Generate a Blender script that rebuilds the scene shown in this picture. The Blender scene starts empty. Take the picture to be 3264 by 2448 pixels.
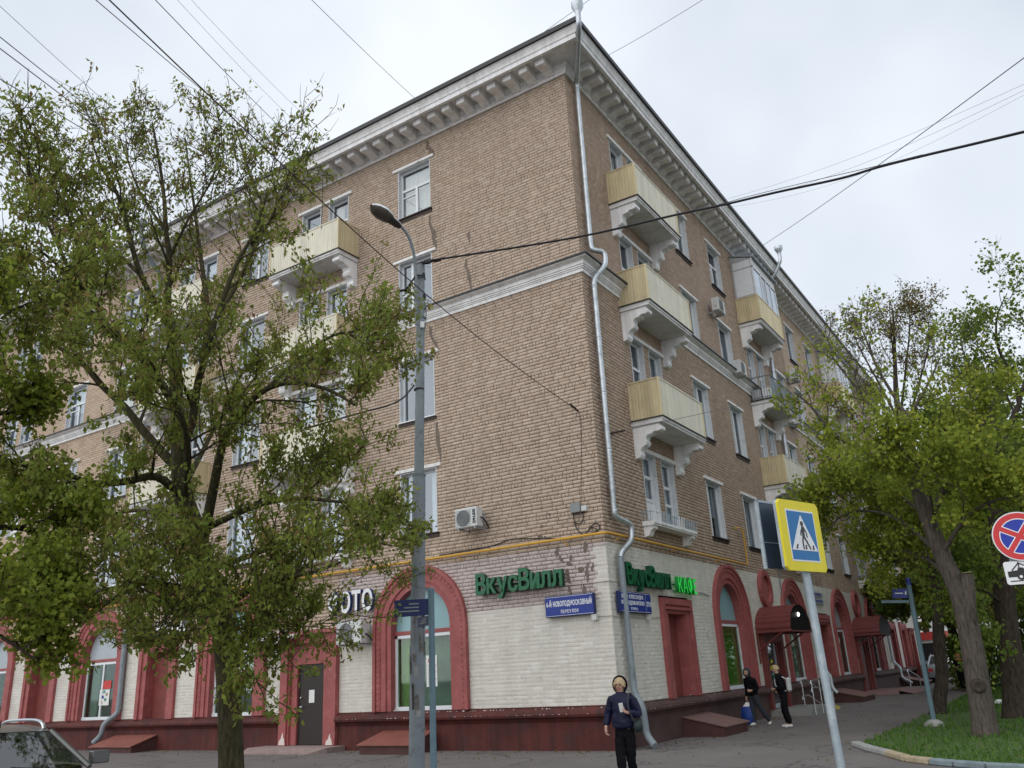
import bpy, bmesh, math, random
import numpy as np
from mathutils import Vector, Matrix

random.seed(7)
RNG = np.random.default_rng(11)
SC = bpy.context.scene
COL = SC.collection
PI = math.pi

# ------------------------------------------------------------------ camera
CAM = Vector((9.362, -18.432, 1.75))
RX = Vector((0.8341255948, 0.5492114690, -0.0510024946))
UP = Vector((0.2208686147, -0.2478506725, 0.9432852224))
FW = Vector((-0.5054220601, 0.7980832077, 0.3280422528))
FPX = 2661.6            # focal length in pixels of the 3264 px wide photograph
cd = bpy.data.cameras.new('camera')
cam = bpy.data.objects.new('camera', cd)
COL.objects.link(cam)
cd.sensor_fit = 'HORIZONTAL'
cd.sensor_width = 36.0
cd.lens = 36.0 * FPX / 3264
cd.clip_start = 0.1
cd.clip_end = 1500
M = Matrix((RX, UP, -FW)).transposed().to_4x4()
M.translation = CAM
cam.matrix_world = M
SC.camera = cam

# ------------------------------------------------------------------ sky, sun, exposure
SUN_EL, SUN_AZ = math.radians(36), math.radians(195)      # azimuth from +y, clockwise: behind the viewer, a little left
W = bpy.data.worlds.new('World')
SC.world = W
W.use_nodes = True
nt = W.node_tree
nt.nodes.clear()
wn = nt.nodes.new
out = wn('ShaderNodeOutputWorld')
bg = wn('ShaderNodeBackground')
sky = wn('ShaderNodeTexSky')
sky.sky_type = 'NISHITA'
sky.sun_disc = False
sky.sun_elevation = SUN_EL
sky.sun_rotation = SUN_AZ
tc = wn('ShaderNodeTexCoord')
n1 = wn('ShaderNodeTexNoise')
n1.inputs['Scale'].default_value = 1.9
n1.inputs['Detail'].default_value = 4
n1.inputs['Roughness'].default_value = 0.5
ramp = wn('ShaderNodeValToRGB')
ramp.color_ramp.elements[0].position = 0.36
ramp.color_ramp.elements[0].color = (0.57, 0.635, 0.715, 1)
ramp.color_ramp.elements[1].position = 0.66
ramp.color_ramp.elements[1].color = (0.84, 0.885, 0.94, 1)
sc_ = wn('ShaderNodeVectorMath')
sc_.operation = 'SCALE'
sc_.inputs['Scale'].default_value = 10.0
mix = wn('ShaderNodeMix')
mix.data_type = 'RGBA'
mix.inputs[0].default_value = 0.93          # how much of the blue sky the cloud layer covers
mp = wn('ShaderNodeMapping')
mp.inputs['Location'].default_value = (0.35, 0.2, 0.1)
L_ = nt.links.new
L_(tc.outputs['Generated'], mp.inputs['Vector'])
L_(mp.outputs[0], n1.inputs['Vector'])
L_(n1.outputs['Fac'], ramp.inputs['Fac'])
L_(ramp.outputs['Color'], sc_.inputs[0])
L_(sky.outputs['Color'], mix.inputs[6])
L_(sc_.outputs[0], mix.inputs[7])
L_(mix.outputs[2], bg.inputs['Color'])
bg.inputs['Strength'].default_value = 0.108
L_(bg.outputs[0], out.inputs['Surface'])

sd = bpy.data.lights.new('sun', 'SUN')
sd.energy = 1.5
sd.angle = math.radians(100)
sd.color = (1.0, 0.97, 0.92)
sun = bpy.data.objects.new('sun', sd)
COL.objects.link(sun)
sdir = Vector((math.sin(SUN_AZ) * math.cos(SUN_EL), math.cos(SUN_AZ) * math.cos(SUN_EL), math.sin(SUN_EL)))
sun.rotation_euler = sdir.to_track_quat('Z', 'Y').to_euler()
sun.location = (0, -10, 40)

SC.view_settings.view_transform = 'Standard'
SC.view_settings.look = 'None'
SC.view_settings.exposure = 0.16
SC.view_settings.gamma = 1.0
SC.view_settings.use_curve_mapping = False
SC.render.engine = 'CYCLES'
SC.cycles.use_denoising = True
SC.cycles.max_bounces = 6
SC.cycles.diffuse_bounces = 3
SC.cycles.transparent_max_bounces = 6

# ------------------------------------------------------------------ survey helpers: a pixel of the photograph, at a known place
def ray(px, py):
    return RX * ((px - 1632) / FPX) - UP * ((py - 1224) / FPX) + FW
def at_dist(px, py, d):                      # at horizontal distance d from the viewer
    r = ray(px, py)
    return CAM + r * (d / math.hypot(r.x, r.y))
def at_ground(px, py, z=0.0):
    r = ray(px, py)
    return CAM + r * ((z - CAM.z) / r.z)
def on_left(px, py, d=0.0):                  # on the left facade, d in front of it -> (s, z)
    r = ray(px, py)
    p = CAM + r * ((-d - CAM.y) / r.y)
    return p.x, p.z
XR = 0.13                                    # plane of the right facade
def on_right(px, py, d=0.0):
    r = ray(px, py)
    p = CAM + r * ((XR + d - CAM.x) / r.x)
    return p.y, p.z
def rv(v):                                   # survey value taken on x = 0, moved to the facade plane
    return -18.43 + (v + 18.43) * 0.9861

# ------------------------------------------------------------------ materials
MATS = {}
def newmat(name):
    m = bpy.data.materials.new(name)
    m.use_nodes = True
    t = m.node_tree
    b = t.nodes['Principled BSDF']
    return m, t, b
def noise(t, scale, detail=4, rough=0.55, coord='Object', vec=None):
    n = t.nodes.new('ShaderNodeTexNoise')
    n.inputs['Scale'].default_value = scale
    n.inputs['Detail'].default_value = detail
    n.inputs['Roughness'].default_value = rough
    if vec is None:
        if coord == 'Position':
            g = t.nodes.new('ShaderNodeNewGeometry')
            t.links.new(g.outputs['Position'], n.inputs['Vector'])
        else:
            c = t.nodes.new('ShaderNodeTexCoord')
            t.links.new(c.outputs[coord], n.inputs['Vector'])
    else:
        t.links.new(vec, n.inputs['Vector'])
    return n
def rampn(t, fac, stops):
    r = t.nodes.new('ShaderNodeValToRGB')
    e = r.color_ramp.elements
    while len(e) < len(stops):
        e.new(0.5)
    for k, (p, c) in enumerate(stops):
        e[k].position = p
        e[k].color = (*c, 1)
    t.links.new(fac, r.inputs['Fac'])
    return r
def mixc(t, fac, a, b, mode='MIX'):
    m = t.nodes.new('ShaderNodeMix')
    m.data_type = 'RGBA'
    m.blend_type = mode
    for sock, v in ((m.inputs[0], fac), (m.inputs[6], a), (m.inputs[7], b)):
        if isinstance(v, (int, float)):
            sock.default_value = v
        elif isinstance(v, tuple):
            sock.default_value = (*v, 1)
        else:
            t.links.new(v, sock)
    return m
def bump(t, b, h, strength=0.3, dist=0.02):
    n = t.nodes.new('ShaderNodeBump')
    n.inputs['Strength'].default_value = strength
    n.inputs['Distance'].default_value = dist
    t.links.new(h, n.inputs['Height'])
    t.links.new(n.outputs[0], b.inputs['Normal'])
def mul(c, k):
    return tuple(x * k for x in c)
def paint(name, col, rough=0.6, metal=0.0, var=0.18, scale=3.0, dirt=None, dirt_scale=1.3, dirt_lo=0.52, dirt_hi=0.72, bmp=0.12, bscale=40, spec=0.4, coord='Position', chips=None, streaks=0.0):
    """a painted or plain surface: its colour with some unevenness, patches of dirt or bare ground coat, a fine relief"""
    m, t, b = newmat(name)
    n = noise(t, scale, 5, 0.6, coord)
    r = rampn(t, n.outputs['Fac'], [(0.3, mul(col, 1 - var)), (0.7, mul(col, 1 + var))])
    c = r.outputs[0]
    if dirt:
        n2 = noise(t, dirt_scale, 8, 0.7, coord)
        mk = rampn(t, n2.outputs['Fac'], [(dirt_lo, (0, 0, 0)), (dirt_hi, (1, 1, 1))])
        c = mixc(t, mk.outputs[0], c, dirt).outputs[2]
    if chips:
        n4 = noise(t, 6.5, 9, 0.75, coord)
        mk4 = rampn(t, n4.outputs['Fac'], [(0.665, (0, 0, 0)), (0.685, (1, 1, 1))])
        c = mixc(t, mk4.outputs[0], c, chips).outputs[2]
    if streaks:
        gq = t.nodes.new('ShaderNodeNewGeometry')
        mq = t.nodes.new('ShaderNodeMapping')
        mq.inputs['Scale'].default_value = (3.0, 3.0, 0.22)
        t.links.new(gq.outputs['Position'], mq.inputs[0])
        n5 = noise(t, 1.6, 6, 0.65, vec=mq.outputs[0])
        r5 = rampn(t, n5.outputs['Fac'], [(0.35, (1 - streaks,) * 3), (0.62, (1.04,) * 3)])
        c = mixc(t, 1.0, c, r5.outputs[0], 'MULTIPLY').outputs[2]
    t.links.new(c, b.inputs['Base Color'])
    b.inputs['Roughness'].default_value = rough
    b.inputs['Metallic'].default_value = metal
    b.inputs['Specular IOR Level'].default_value = spec
    if bmp:
        n3 = noise(t, bscale, 3, 0.6, coord)
        bump(t, b, n3.outputs['Fac'], bmp, 0.01)
    MATS[name] = m
    return m
def brickmat(name, lo, hi, stain, var_attr=True, rough=0.85):
    m, t, b = newmat(name)
    a = t.nodes.new('ShaderNodeAttribute')
    a.attribute_name = 'tint'
    r = rampn(t, a.outputs['Fac'], [(0.0, lo), (0.55, tuple((x + y) / 2 for x, y in zip(lo, hi))), (1.0, hi)])
    n = noise(t, 1.1, 7, 0.65, 'Position')
    mk = rampn(t, n.outputs['Fac'], [(0.46, (0, 0, 0)), (0.72, (0.75, 0.75, 0.75))])
    c = mixc(t, mk.outputs[0], r.outputs[0], stain)
    n2 = noise(t, 24, 5, 0.7, 'Position')
    r2 = rampn(t, n2.outputs['Fac'], [(0.3, (0.86, 0.86, 0.86)), (0.7, (1.08, 1.08, 1.08))])
    c2 = mixc(t, 1.0, c.outputs[2], r2.outputs[0], 'MULTIPLY')
    gq = t.nodes.new('ShaderNodeNewGeometry')
    mq = t.nodes.new('ShaderNodeMapping')
    mq.inputs['Scale'].default_value = (2.2, 2.2, 0.16)
    t.links.new(gq.outputs['Position'], mq.inputs[0])
    n5 = noise(t, 1.3, 7, 0.65, vec=mq.outputs[0])
    r5 = rampn(t, n5.outputs['Fac'], [(0.32, (0.90, 0.90, 0.90)), (0.6, (1.02, 1.02, 1.02))])
    c2 = mixc(t, 1.0, c2.outputs[2], r5.outputs[0], 'MULTIPLY')
    t.links.new(c2.outputs[2], b.inputs['Base Color'])
    b.inputs['Roughness'].default_value = rough
    b.inputs['Specular IOR Level'].default_value = 0.2
    n3 = noise(t, 60, 3, 0.6, 'Position')
    bump(t, b, n3.outputs['Fac'], 0.35, 0.01)
    MATS[name] = m
    return m

brickmat('brick_tan', (0.45, 0.345, 0.26), (0.58, 0.47, 0.375), (0.50, 0.39, 0.315))
brickmat('brick_red_tan', (0.385, 0.28, 0.205), (0.52, 0.405, 0.315), (0.45, 0.335, 0.26))
brickmat('brick_lilac', (0.50, 0.42, 0.395), (0.62, 0.535, 0.505), (0.56, 0.47, 0.44))
brickmat('brick_white', (0.62, 0.585, 0.52), (0.74, 0.71, 0.64), (0.60, 0.57, 0.50))
paint('mortar_brown', (0.105, 0.070, 0.050), 0.95, var=0.35, scale=6)
paint('mortar_lilac', (0.17, 0.135, 0.125), 0.95, var=0.35, scale=6)
paint('mortar_white', (0.66, 0.63, 0.56), 0.9, var=0.10, scale=6, dirt=(0.2, 0.18, 0.16), dirt_scale=9, dirt_lo=0.62, dirt_hi=0.70)
paint('cement', (0.17, 0.135, 0.11), 0.95, var=0.2, scale=8)
paint('trim_white', (0.87, 0.865, 0.86), 0.8, var=0.07, scale=2.2, dirt=(0.72, 0.70, 0.68), dirt_scale=2.3, dirt_lo=0.5, dirt_hi=0.78, streaks=0.16)
paint('trim_grey', (0.74, 0.73, 0.72), 0.8, var=0.10, scale=2.2, dirt=(0.50, 0.47, 0.45), dirt_scale=1.8, dirt_lo=0.5, dirt_hi=0.75)
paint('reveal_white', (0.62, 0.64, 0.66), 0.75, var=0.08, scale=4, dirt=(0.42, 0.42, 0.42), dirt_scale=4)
paint('frame_white', (0.74, 0.76, 0.78), 0.4, var=0.05, scale=5, bmp=0)
paint('frame_brown', (0.07, 0.035, 0.022), 0.6, var=0.2, scale=5)
paint('lintel_white', (0.78, 0.77, 0.75), 0.7, var=0.08, scale=5, dirt=(0.4, 0.36, 0.33), dirt_scale=6, dirt_lo=0.56, dirt_hi=0.7)
paint('sill_dark', (0.045, 0.035, 0.032), 0.6, var=0.3, scale=8, dirt=(0.16, 0.07, 0.04), dirt_scale=12)
paint('roof_dark', (0.035, 0.034, 0.037), 0.5, var=0.25, scale=4)
paint('plinth_red', (0.095, 0.020, 0.016), 0.75, var=0.3, scale=1.6, dirt=(0.06, 0.026, 0.023), dirt_scale=2.2, dirt_lo=0.5, dirt_hi=0.7, bmp=0.5, bscale=14, streaks=0.35)
paint('plinth_brown', (0.085, 0.045, 0.042), 0.75, var=0.3, scale=1.6, dirt=(0.05, 0.03, 0.028), dirt_scale=2.2, dirt_lo=0.48, dirt_hi=0.7, bmp=0.5, bscale=14)
paint('arch_red', (0.32, 0.088, 0.084), 0.6, var=0.16, scale=2.5, dirt=(0.38, 0.14, 0.135), dirt_scale=5, dirt_lo=0.55, dirt_hi=0.72, bmp=0.25, bscale=18, chips=(0.56, 0.43, 0.40))
paint('panel_red', (0.20, 0.05, 0.042), 0.65, var=0.2, scale=2.5, bmp=0.2, bscale=18)
paint('bare_white', (0.68, 0.6, 0.56), 0.9, var=0.1)
paint('cladding_cream', (0.70, 0.60, 0.37), 0.5, var=0.05, scale=2, bmp=0, streaks=0.14)
paint('cladding_tan', (0.62, 0.52, 0.32), 0.55, var=0.10, scale=2, bmp=0, streaks=0.2)
paint('cladding_pale', (0.72, 0.68, 0.555), 0.5, var=0.05, scale=2, bmp=0, streaks=0.14)
paint('zinc', (0.52, 0.555, 0.58), 0.38, 0.75, var=0.16, scale=3.5, dirt=(0.30, 0.33, 0.36), dirt_scale=5, bmp=0.05)
paint('zinc_dull', (0.25, 0.29, 0.315), 0.6, 0.15, var=0.14, scale=2.5, dirt=(0.16, 0.18, 0.19), dirt_scale=4, bmp=0.05)
paint('steel', (0.62, 0.63, 0.64), 0.25, 0.9, var=0.06, bmp=0)
paint('gas_yellow', (0.62, 0.33, 0.035), 0.45, var=0.1, bmp=0.05)
paint('pole_grey', (0.225, 0.255, 0.275), 0.7, var=0.12, scale=2.2, dirt=(0.13, 0.14, 0.145), dirt_scale=7, dirt_lo=0.55, dirt_hi=0.66)
paint('pole_patch', (0.17, 0.155, 0.145), 0.9, var=0.45, scale=16)
paint('post_blue', (0.13, 0.205, 0.245), 0.55, var=0.12, scale=5)
paint('galv', (0.36, 0.42, 0.46), 0.5, 0.3, var=0.14, scale=5, dirt=(0.55, 0.58, 0.6), dirt_scale=7)
paint('galv_dark', (0.17, 0.20, 0.215), 0.55, 0.3, var=0.15, scale=5)
paint('cable_black', (0.012, 0.011, 0.014), 0.6, var=0.1, bmp=0)
paint('wire_grey', (0.16, 0.165, 0.17), 0.6, var=0.1, bmp=0)
paint('wire_brown', (0.05, 0.03, 0.025), 0.7, var=0.2, bmp=0)
paint('lamp_dark', (0.055, 0.045, 0.04), 0.6, var=0.3, scale=8)
paint('lamp_glass', (0.10, 0.085, 0.075), 0.25, var=0.3, scale=5, bmp=0)
paint('lamp_white', (0.72, 0.73, 0.74), 0.35, var=0.06, bmp=0)
paint('box_grey', (0.25, 0.265, 0.27), 0.6, var=0.08)
paint('box_white', (0.60, 0.60, 0.58), 0.55, var=0.08)
paint('ac_white', (0.63, 0.64, 0.63), 0.5, var=0.07, scale=4, dirt=(0.46, 0.46, 0.44), dirt_scale=5)
paint('ac_grille', (0.14, 0.15, 0.155), 0.5, var=0.2, scale=20)
paint('sign_blue', (0.012, 0.035, 0.245), 0.4, var=0.05, bmp=0)
paint('sign_blue_edge', (0.010, 0.022, 0.10), 0.5, var=0.05, bmp=0)
paint('sign_white', (0.80, 0.81, 0.82), 0.45, var=0.04, bmp=0)
paint('cross_blue', (0.008, 0.155, 0.40), 0.4, var=0.05, bmp=0)
paint('cross_yellow', (0.78, 0.66, 0.018), 0.45, var=0.05, bmp=0)
paint('sign_back', (0.035, 0.055, 0.085), 0.35, 0.2, var=0.2, bmp=0)
paint('sign_red', (0.60, 0.035, 0.04), 0.4, var=0.05, bmp=0)
paint('nostop_blue', (0.012, 0.035, 0.36), 0.4, var=0.05, bmp=0)
paint('black_paint', (0.018, 0.018, 0.02), 0.4, var=0.1, bmp=0)
paint('letter_green', (0.008, 0.125, 0.048), 0.35, var=0.1, bmp=0)
paint('letter_green_side', (0.006, 0.055, 0.028), 0.45, var=0.1, bmp=0)
paint('letter_white', (0.78, 0.79, 0.80), 0.4, var=0.04, bmp=0)
paint('letter_blue_side', (0.012, 0.04, 0.16), 0.4, var=0.05, bmp=0)
paint('canopy_red', (0.16, 0.035, 0.032), 0.5, var=0.12, scale=4, bmp=0)
paint('canopy_dark', (0.010, 0.009, 0.010), 0.55, var=0.1, bmp=0, spec=0.08)
paint('awning_grey', (0.48, 0.48, 0.49), 0.5, var=0.08, bmp=0)
paint('door_dark', (0.022, 0.014, 0.013), 0.4, var=0.3, scale=60, bmp=0.2, bscale=90)
paint('door_red', (0.13, 0.032, 0.028), 0.5, var=0.15, scale=6)
paint('hatch_brown', (0.20, 0.115, 0.10), 0.55, var=0.15, scale=3)
paint('hatch_red', (0.24, 0.082, 0.062), 0.6, var=0.15, scale=3)
paint('hatch_side', (0.075, 0.03, 0.026), 0.7, var=0.25, scale=4)
paint('step_concrete', (0.30, 0.225, 0.205), 0.9, var=0.15, scale=4, dirt=(0.2, 0.15, 0.14), dirt_scale=3)
paint('step_grey', (0.27, 0.265, 0.25), 0.9, var=0.15, scale=4)
paint('step_yellow', (0.55, 0.47, 0.10), 0.8, var=0.15, scale=5)
paint('pink_tile', (0.33, 0.20, 0.19), 0.8, var=0.15, scale=5)
paint('film_teal', (0.25, 0.43, 0.46), 0.25, var=0.07, scale=1.5, bmp=0)
paint('film_grey', (0.40, 0.45, 0.48), 0.25, var=0.07, scale=1.5, bmp=0)
paint('paper', (0.74, 0.75, 0.73), 0.7, var=0.05, bmp=0)
paint('poster_red', (0.55, 0.06, 0.05), 0.6, var=0.1, bmp=0)
paint('poster_tan', (0.45, 0.36, 0.24), 0.6, var=0.5, scale=14, bmp=0)
paint('poster_green', (0.10, 0.30, 0.24), 0.6, var=0.4, scale=14, bmp=0)
paint('inside_green', (0.33, 0.47, 0.06), 0.8, var=0.25, scale=2, bmp=0)
paint('inside_dark', (0.03, 0.032, 0.035), 0.9, var=0.3, scale=2, bmp=0)
paint('inside_pale', (0.30, 0.34, 0.31), 0.9, var=0.2, scale=2, bmp=0)
paint('concrete', (0.33, 0.33, 0.32), 0.9, var=0.15, scale=5)
paint('kerb_yellow', (0.40, 0.33, 0.22), 0.85, var=0.25, scale=4)
paint('kerb_blue', (0.20, 0.25, 0.265), 0.85, var=0.2, scale=4)

def glassmat(name, dark, light, rough=0.04, metal=0.55, k=0.5):
    """a window pane with net curtains or a dark room close behind it; each pane has its own mix of the two"""
    m, t, b = newmat(name)
    oi = t.nodes.new('ShaderNodeObjectInfo')
    n = noise(t, 2.2, 3, 0.5, 'Object')
    ad = t.nodes.new('ShaderNodeMath')
    ad.operation = 'ADD'
    t.links.new(oi.outputs['Random'], ad.inputs[0])
    t.links.new(n.outputs['Fac'], ad.inputs[1])
    hf = t.nodes.new('ShaderNodeMath')
    hf.operation = 'MULTIPLY'
    hf.inputs[1].default_value = k
    t.links.new(ad.outputs[0], hf.inputs[0])
    r = rampn(t, hf.outputs[0], [(0.25, dark), (0.75, light)])
    t.links.new(r.outputs[0], b.inputs['Base Color'])
    b.inputs['Metallic'].default_value = metal
    b.inputs['Roughness'].default_value = rough
    b.inputs['Specular IOR Level'].default_value = 0.8
    n2 = noise(t, 1.3, 2, 0.5, 'Object')
    bump(t, b, n2.outputs['Fac'], 0.25, 0.02)
    MATS[name] = m
glassmat('glass', (0.10, 0.125, 0.15), (0.42, 0.50, 0.58))
glassmat('glass_dark', (0.05, 0.055, 0.065), (0.17, 0.19, 0.21))
glassmat('glass_green', (0.07, 0.12, 0.10), (0.20, 0.29, 0.24), metal=0.25)
glassmat('glass_car', (0.02, 0.028, 0.026), (0.06, 0.075, 0.07), metal=0.3)

def clear_glass(name, tint, transp=0.75):
    m, t, b = newmat(name)
    o = t.nodes['Material Output']
    tr = t.nodes.new('ShaderNodeBsdfTransparent')
    tr.inputs[0].default_value = (*tint, 1)
    gl = t.nodes.new('ShaderNodeBsdfGlossy')
    gl.inputs['Roughness'].default_value = 0.03
    ms = t.nodes.new('ShaderNodeMixShader')
    fr = t.nodes.new('ShaderNodeFresnel')
    fr.inputs[0].default_value = 1.5
    ma = t.nodes.new('ShaderNodeMath')
    ma.operation = 'MULTIPLY_ADD'
    ma.inputs[1].default_value = 0.45
    ma.inputs[2].default_value = 1 - transp - 0.12
    t.links.new(fr.outputs[0], ma.inputs[0])
    t.links.new(ma.outputs[0], ms.inputs[0])
    t.links.new(tr.outputs[0], ms.inputs[1])
    t.links.new(gl.outputs[0], ms.inputs[2])
    t.links.new(ms.outputs[0], o.inputs[0])
    MATS[name] = m
def win_glass(name, refl):
    m, t, b = newmat(name)
    o = t.nodes['Material Output']
    tr = t.nodes.new('ShaderNodeBsdfTransparent')
    tr.inputs[0].default_value = (0.80, 0.86, 0.88, 1)
    gl = t.nodes.new('ShaderNodeBsdfGlossy')
    gl.inputs['Roughness'].default_value = 0.02
    gl.inputs['Color'].default_value = (0.86, 0.93, 1.0, 1)
    n2 = noise(t, 1.1, 2, 0.5, 'Object')
    bn = t.nodes.new('ShaderNodeBump')
    bn.inputs['Strength'].default_value = 0.06
    bn.inputs['Distance'].default_value = 0.02
    t.links.new(n2.outputs['Fac'], bn.inputs['Height'])
    t.links.new(bn.outputs[0], gl.inputs['Normal'])
    ms = t.nodes.new('ShaderNodeMixShader')
    ms.inputs[0].default_value = refl
    t.links.new(tr.outputs[0], ms.inputs[1])
    t.links.new(gl.outputs[0], ms.inputs[2])
    t.links.new(ms.outputs[0], o.inputs[0])
    MATS[name] = m
win_glass('window_glass', 0.23)
paint('curtain_white', (0.56, 0.60, 0.64), 0.9, var=0.10, scale=9, coord='Object')
paint('curtain_cream', (0.60, 0.54, 0.44), 0.9, var=0.10, scale=9, coord='Object')
paint('curtain_dull', (0.30, 0.33, 0.36), 0.9, var=0.15, scale=9, coord='Object')
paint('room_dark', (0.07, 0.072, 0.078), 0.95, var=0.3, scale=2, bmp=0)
clear_glass('shop_glass', (0.75, 0.86, 0.80), 0.85)

def emit(name, col, s):
    m, t, b = newmat(name)
    b.inputs['Base Color'].default_value = (*col, 1)
    b.inputs['Emission Color'].default_value = (*col, 1)
    b.inputs['Emission Strength'].default_value = s
    b.inputs['Roughness'].default_value = 0.4
    MATS[name] = m
emit('letter_lit_green', (0.03, 0.62, 0.08), 0.42)
paint('letter_cafe_side', (0.012, 0.30, 0.045), 0.4, var=0.05, bmp=0)
emit('lamp_lit', (1.0, 0.97, 0.9), 9.0)

def bark(name, c1, c2):
    m, t, b = newmat(name)
    c = t.nodes.new('ShaderNodeTexCoord')
    mpn = t.nodes.new('ShaderNodeMapping')
    mpn.inputs['Scale'].default_value = (1, 1, 0.22)
    t.links.new(c.outputs['Object'], mpn.inputs[0])
    n = noise(t, 22, 7, 0.7, vec=mpn.outputs[0])
    r = rampn(t, n.outputs['Fac'], [(0.35, c1), (0.68, c2)])
    t.links.new(r.outputs[0], b.inputs['Base Color'])
    b.inputs['Roughness'].default_value = 0.95
    b.inputs['Specular IOR Level'].default_value = 0.15
    bump(t, b, n.outputs['Fac'], 0.9, 0.03)
    MATS[name] = m
bark('bark', (0.030, 0.024, 0.020), (0.095, 0.075, 0.058))
bark('bark_mossy', (0.035, 0.032, 0.018), (0.115, 0.10, 0.055))
bark('bark_grey', (0.055, 0.046, 0.040), (0.15, 0.125, 0.105))

def leafmat(name, stops, trans=0.4):
    m, t, b = newmat(name)
    o = t.nodes['Material Output']
    a = t.nodes.new('ShaderNodeAttribute')
    a.attribute_name = 'tint'
    r = rampn(t, a.outputs['Fac'], stops)
    t.links.new(r.outputs[0], b.inputs['Base Color'])
    b.inputs['Roughness'].default_value = 0.55
    b.inputs['Specular IOR Level'].default_value = 0.25
    tr = t.nodes.new('ShaderNodeBsdfTranslucent')
    t.links.new(r.outputs[0], tr.inputs['Color'])
    ms = t.nodes.new('ShaderNodeMixShader')
    ms.inputs[0].default_value = trans
    t.links.new(b.outputs[0], ms.inputs[1])
    t.links.new(tr.outputs[0], ms.inputs[2])
    t.links.new(ms.outputs[0], o.inputs[0])
    MATS[name] = m
leafmat('leaf_ash', [(0.0, (0.21, 0.135, 0.06)), (0.22, (0.26, 0.225, 0.055)), (0.5, (0.21, 0.255, 0.05)), (0.8, (0.26, 0.335, 0.06)), (1.0, (0.38, 0.41, 0.08))], 0.55)
leafmat('leaf_maple', [(0.0, (0.20, 0.185, 0.042)), (0.3, (0.21, 0.27, 0.04)), (0.65, (0.30, 0.37, 0.048)), (1.0, (0.45, 0.45, 0.07))], 0.55)
leafmat('leaf_russet', [(0.0, (0.20, 0.12, 0.06)), (0.35, (0.23, 0.185, 0.06)), (0.7, (0.21, 0.235, 0.055)), (1.0, (0.30, 0.32, 0.065))], 0.55)
leafmat('leaf_lime', [(0.0, (0.11, 0.165, 0.04)), (0.4, (0.17, 0.24, 0.045)), (0.75, (0.235, 0.31, 0.052)), (1.0, (0.32, 0.38, 0.06))], 0.55)
leafmat('blade', [(0.0, (0.06, 0.115, 0.018)), (0.5, (0.085, 0.18, 0.026)), (1.0, (0.14, 0.25, 0.04))])

def asphalt():
    m, t, b = newmat('asphalt')
    n = noise(t, 0.5, 8, 0.65, 'Position')
    r = rampn(t, n.outputs['Fac'], [(0.3, (0.145, 0.130, 0.124)), (0.5, (0.172, 0.155, 0.148)), (0.7, (0.195, 0.177, 0.169))])
    n2 = noise(t, 70, 4, 0.8, 'Position')
    r2 = rampn(t, n2.outputs['Fac'], [(0.3, (0.72, 0.72, 0.72)), (0.7, (1.25, 1.25, 1.25))])
    c = mixc(t, 1.0, r.outputs[0], r2.outputs[0], 'MULTIPLY')
    v = t.nodes.new('ShaderNodeTexVoronoi')
    v.feature = 'DISTANCE_TO_EDGE'
    v.inputs['Scale'].default_value = 0.33
    g = t.nodes.new('ShaderNodeNewGeometry')
    n3 = noise(t, 1.6, 5, 0.6, 'Position')
    vm = t.nodes.new('ShaderNodeVectorMath')
    vm.operation = 'MULTIPLY_ADD'
    vm.inputs[1].default_value = (0.9, 0.9, 0.9)
    t.links.new(n3.outputs['Color'], vm.inputs[0])
    t.links.new(g.outputs['Position'], vm.inputs[2])
    t.links.new(vm.outputs[0], v.inputs['Vector'])
    mk = rampn(t, v.outputs['Distance'], [(0.0, (0.35, 0.35, 0.35)), (0.014, (1, 1, 1))])
    c2 = mixc(t, 0.8, c.outputs[2], mk.outputs[0], 'MULTIPLY')
    n4 = noise(t, 0.9, 6, 0.6, 'Position')
    mk2 = rampn(t, n4.outputs['Fac'], [(0.62, (0, 0, 0)), (0.70, (0.5, 0.5, 0.5))])
    c3 = mixc(t, mk2.outputs[0], c2.outputs[2], (0.10, 0.09, 0.087))
    t.links.new(c3.outputs[2], b.inputs['Base Color'])
    b.inputs['Roughness'].default_value = 0.85
    b.inputs['Specular IOR Level'].default_value = 0.3
    bump(t, b, n2.outputs['Fac'], 0.5, 0.01)
    MATS['asphalt'] = m
asphalt()
paint('soil', (0.065, 0.115, 0.028), 0.95, var=0.35, scale=6, dirt=(0.11, 0.085, 0.05), dirt_scale=2, dirt_lo=0.52, dirt_hi=0.7, bmp=0.6, bscale=20)
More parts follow.
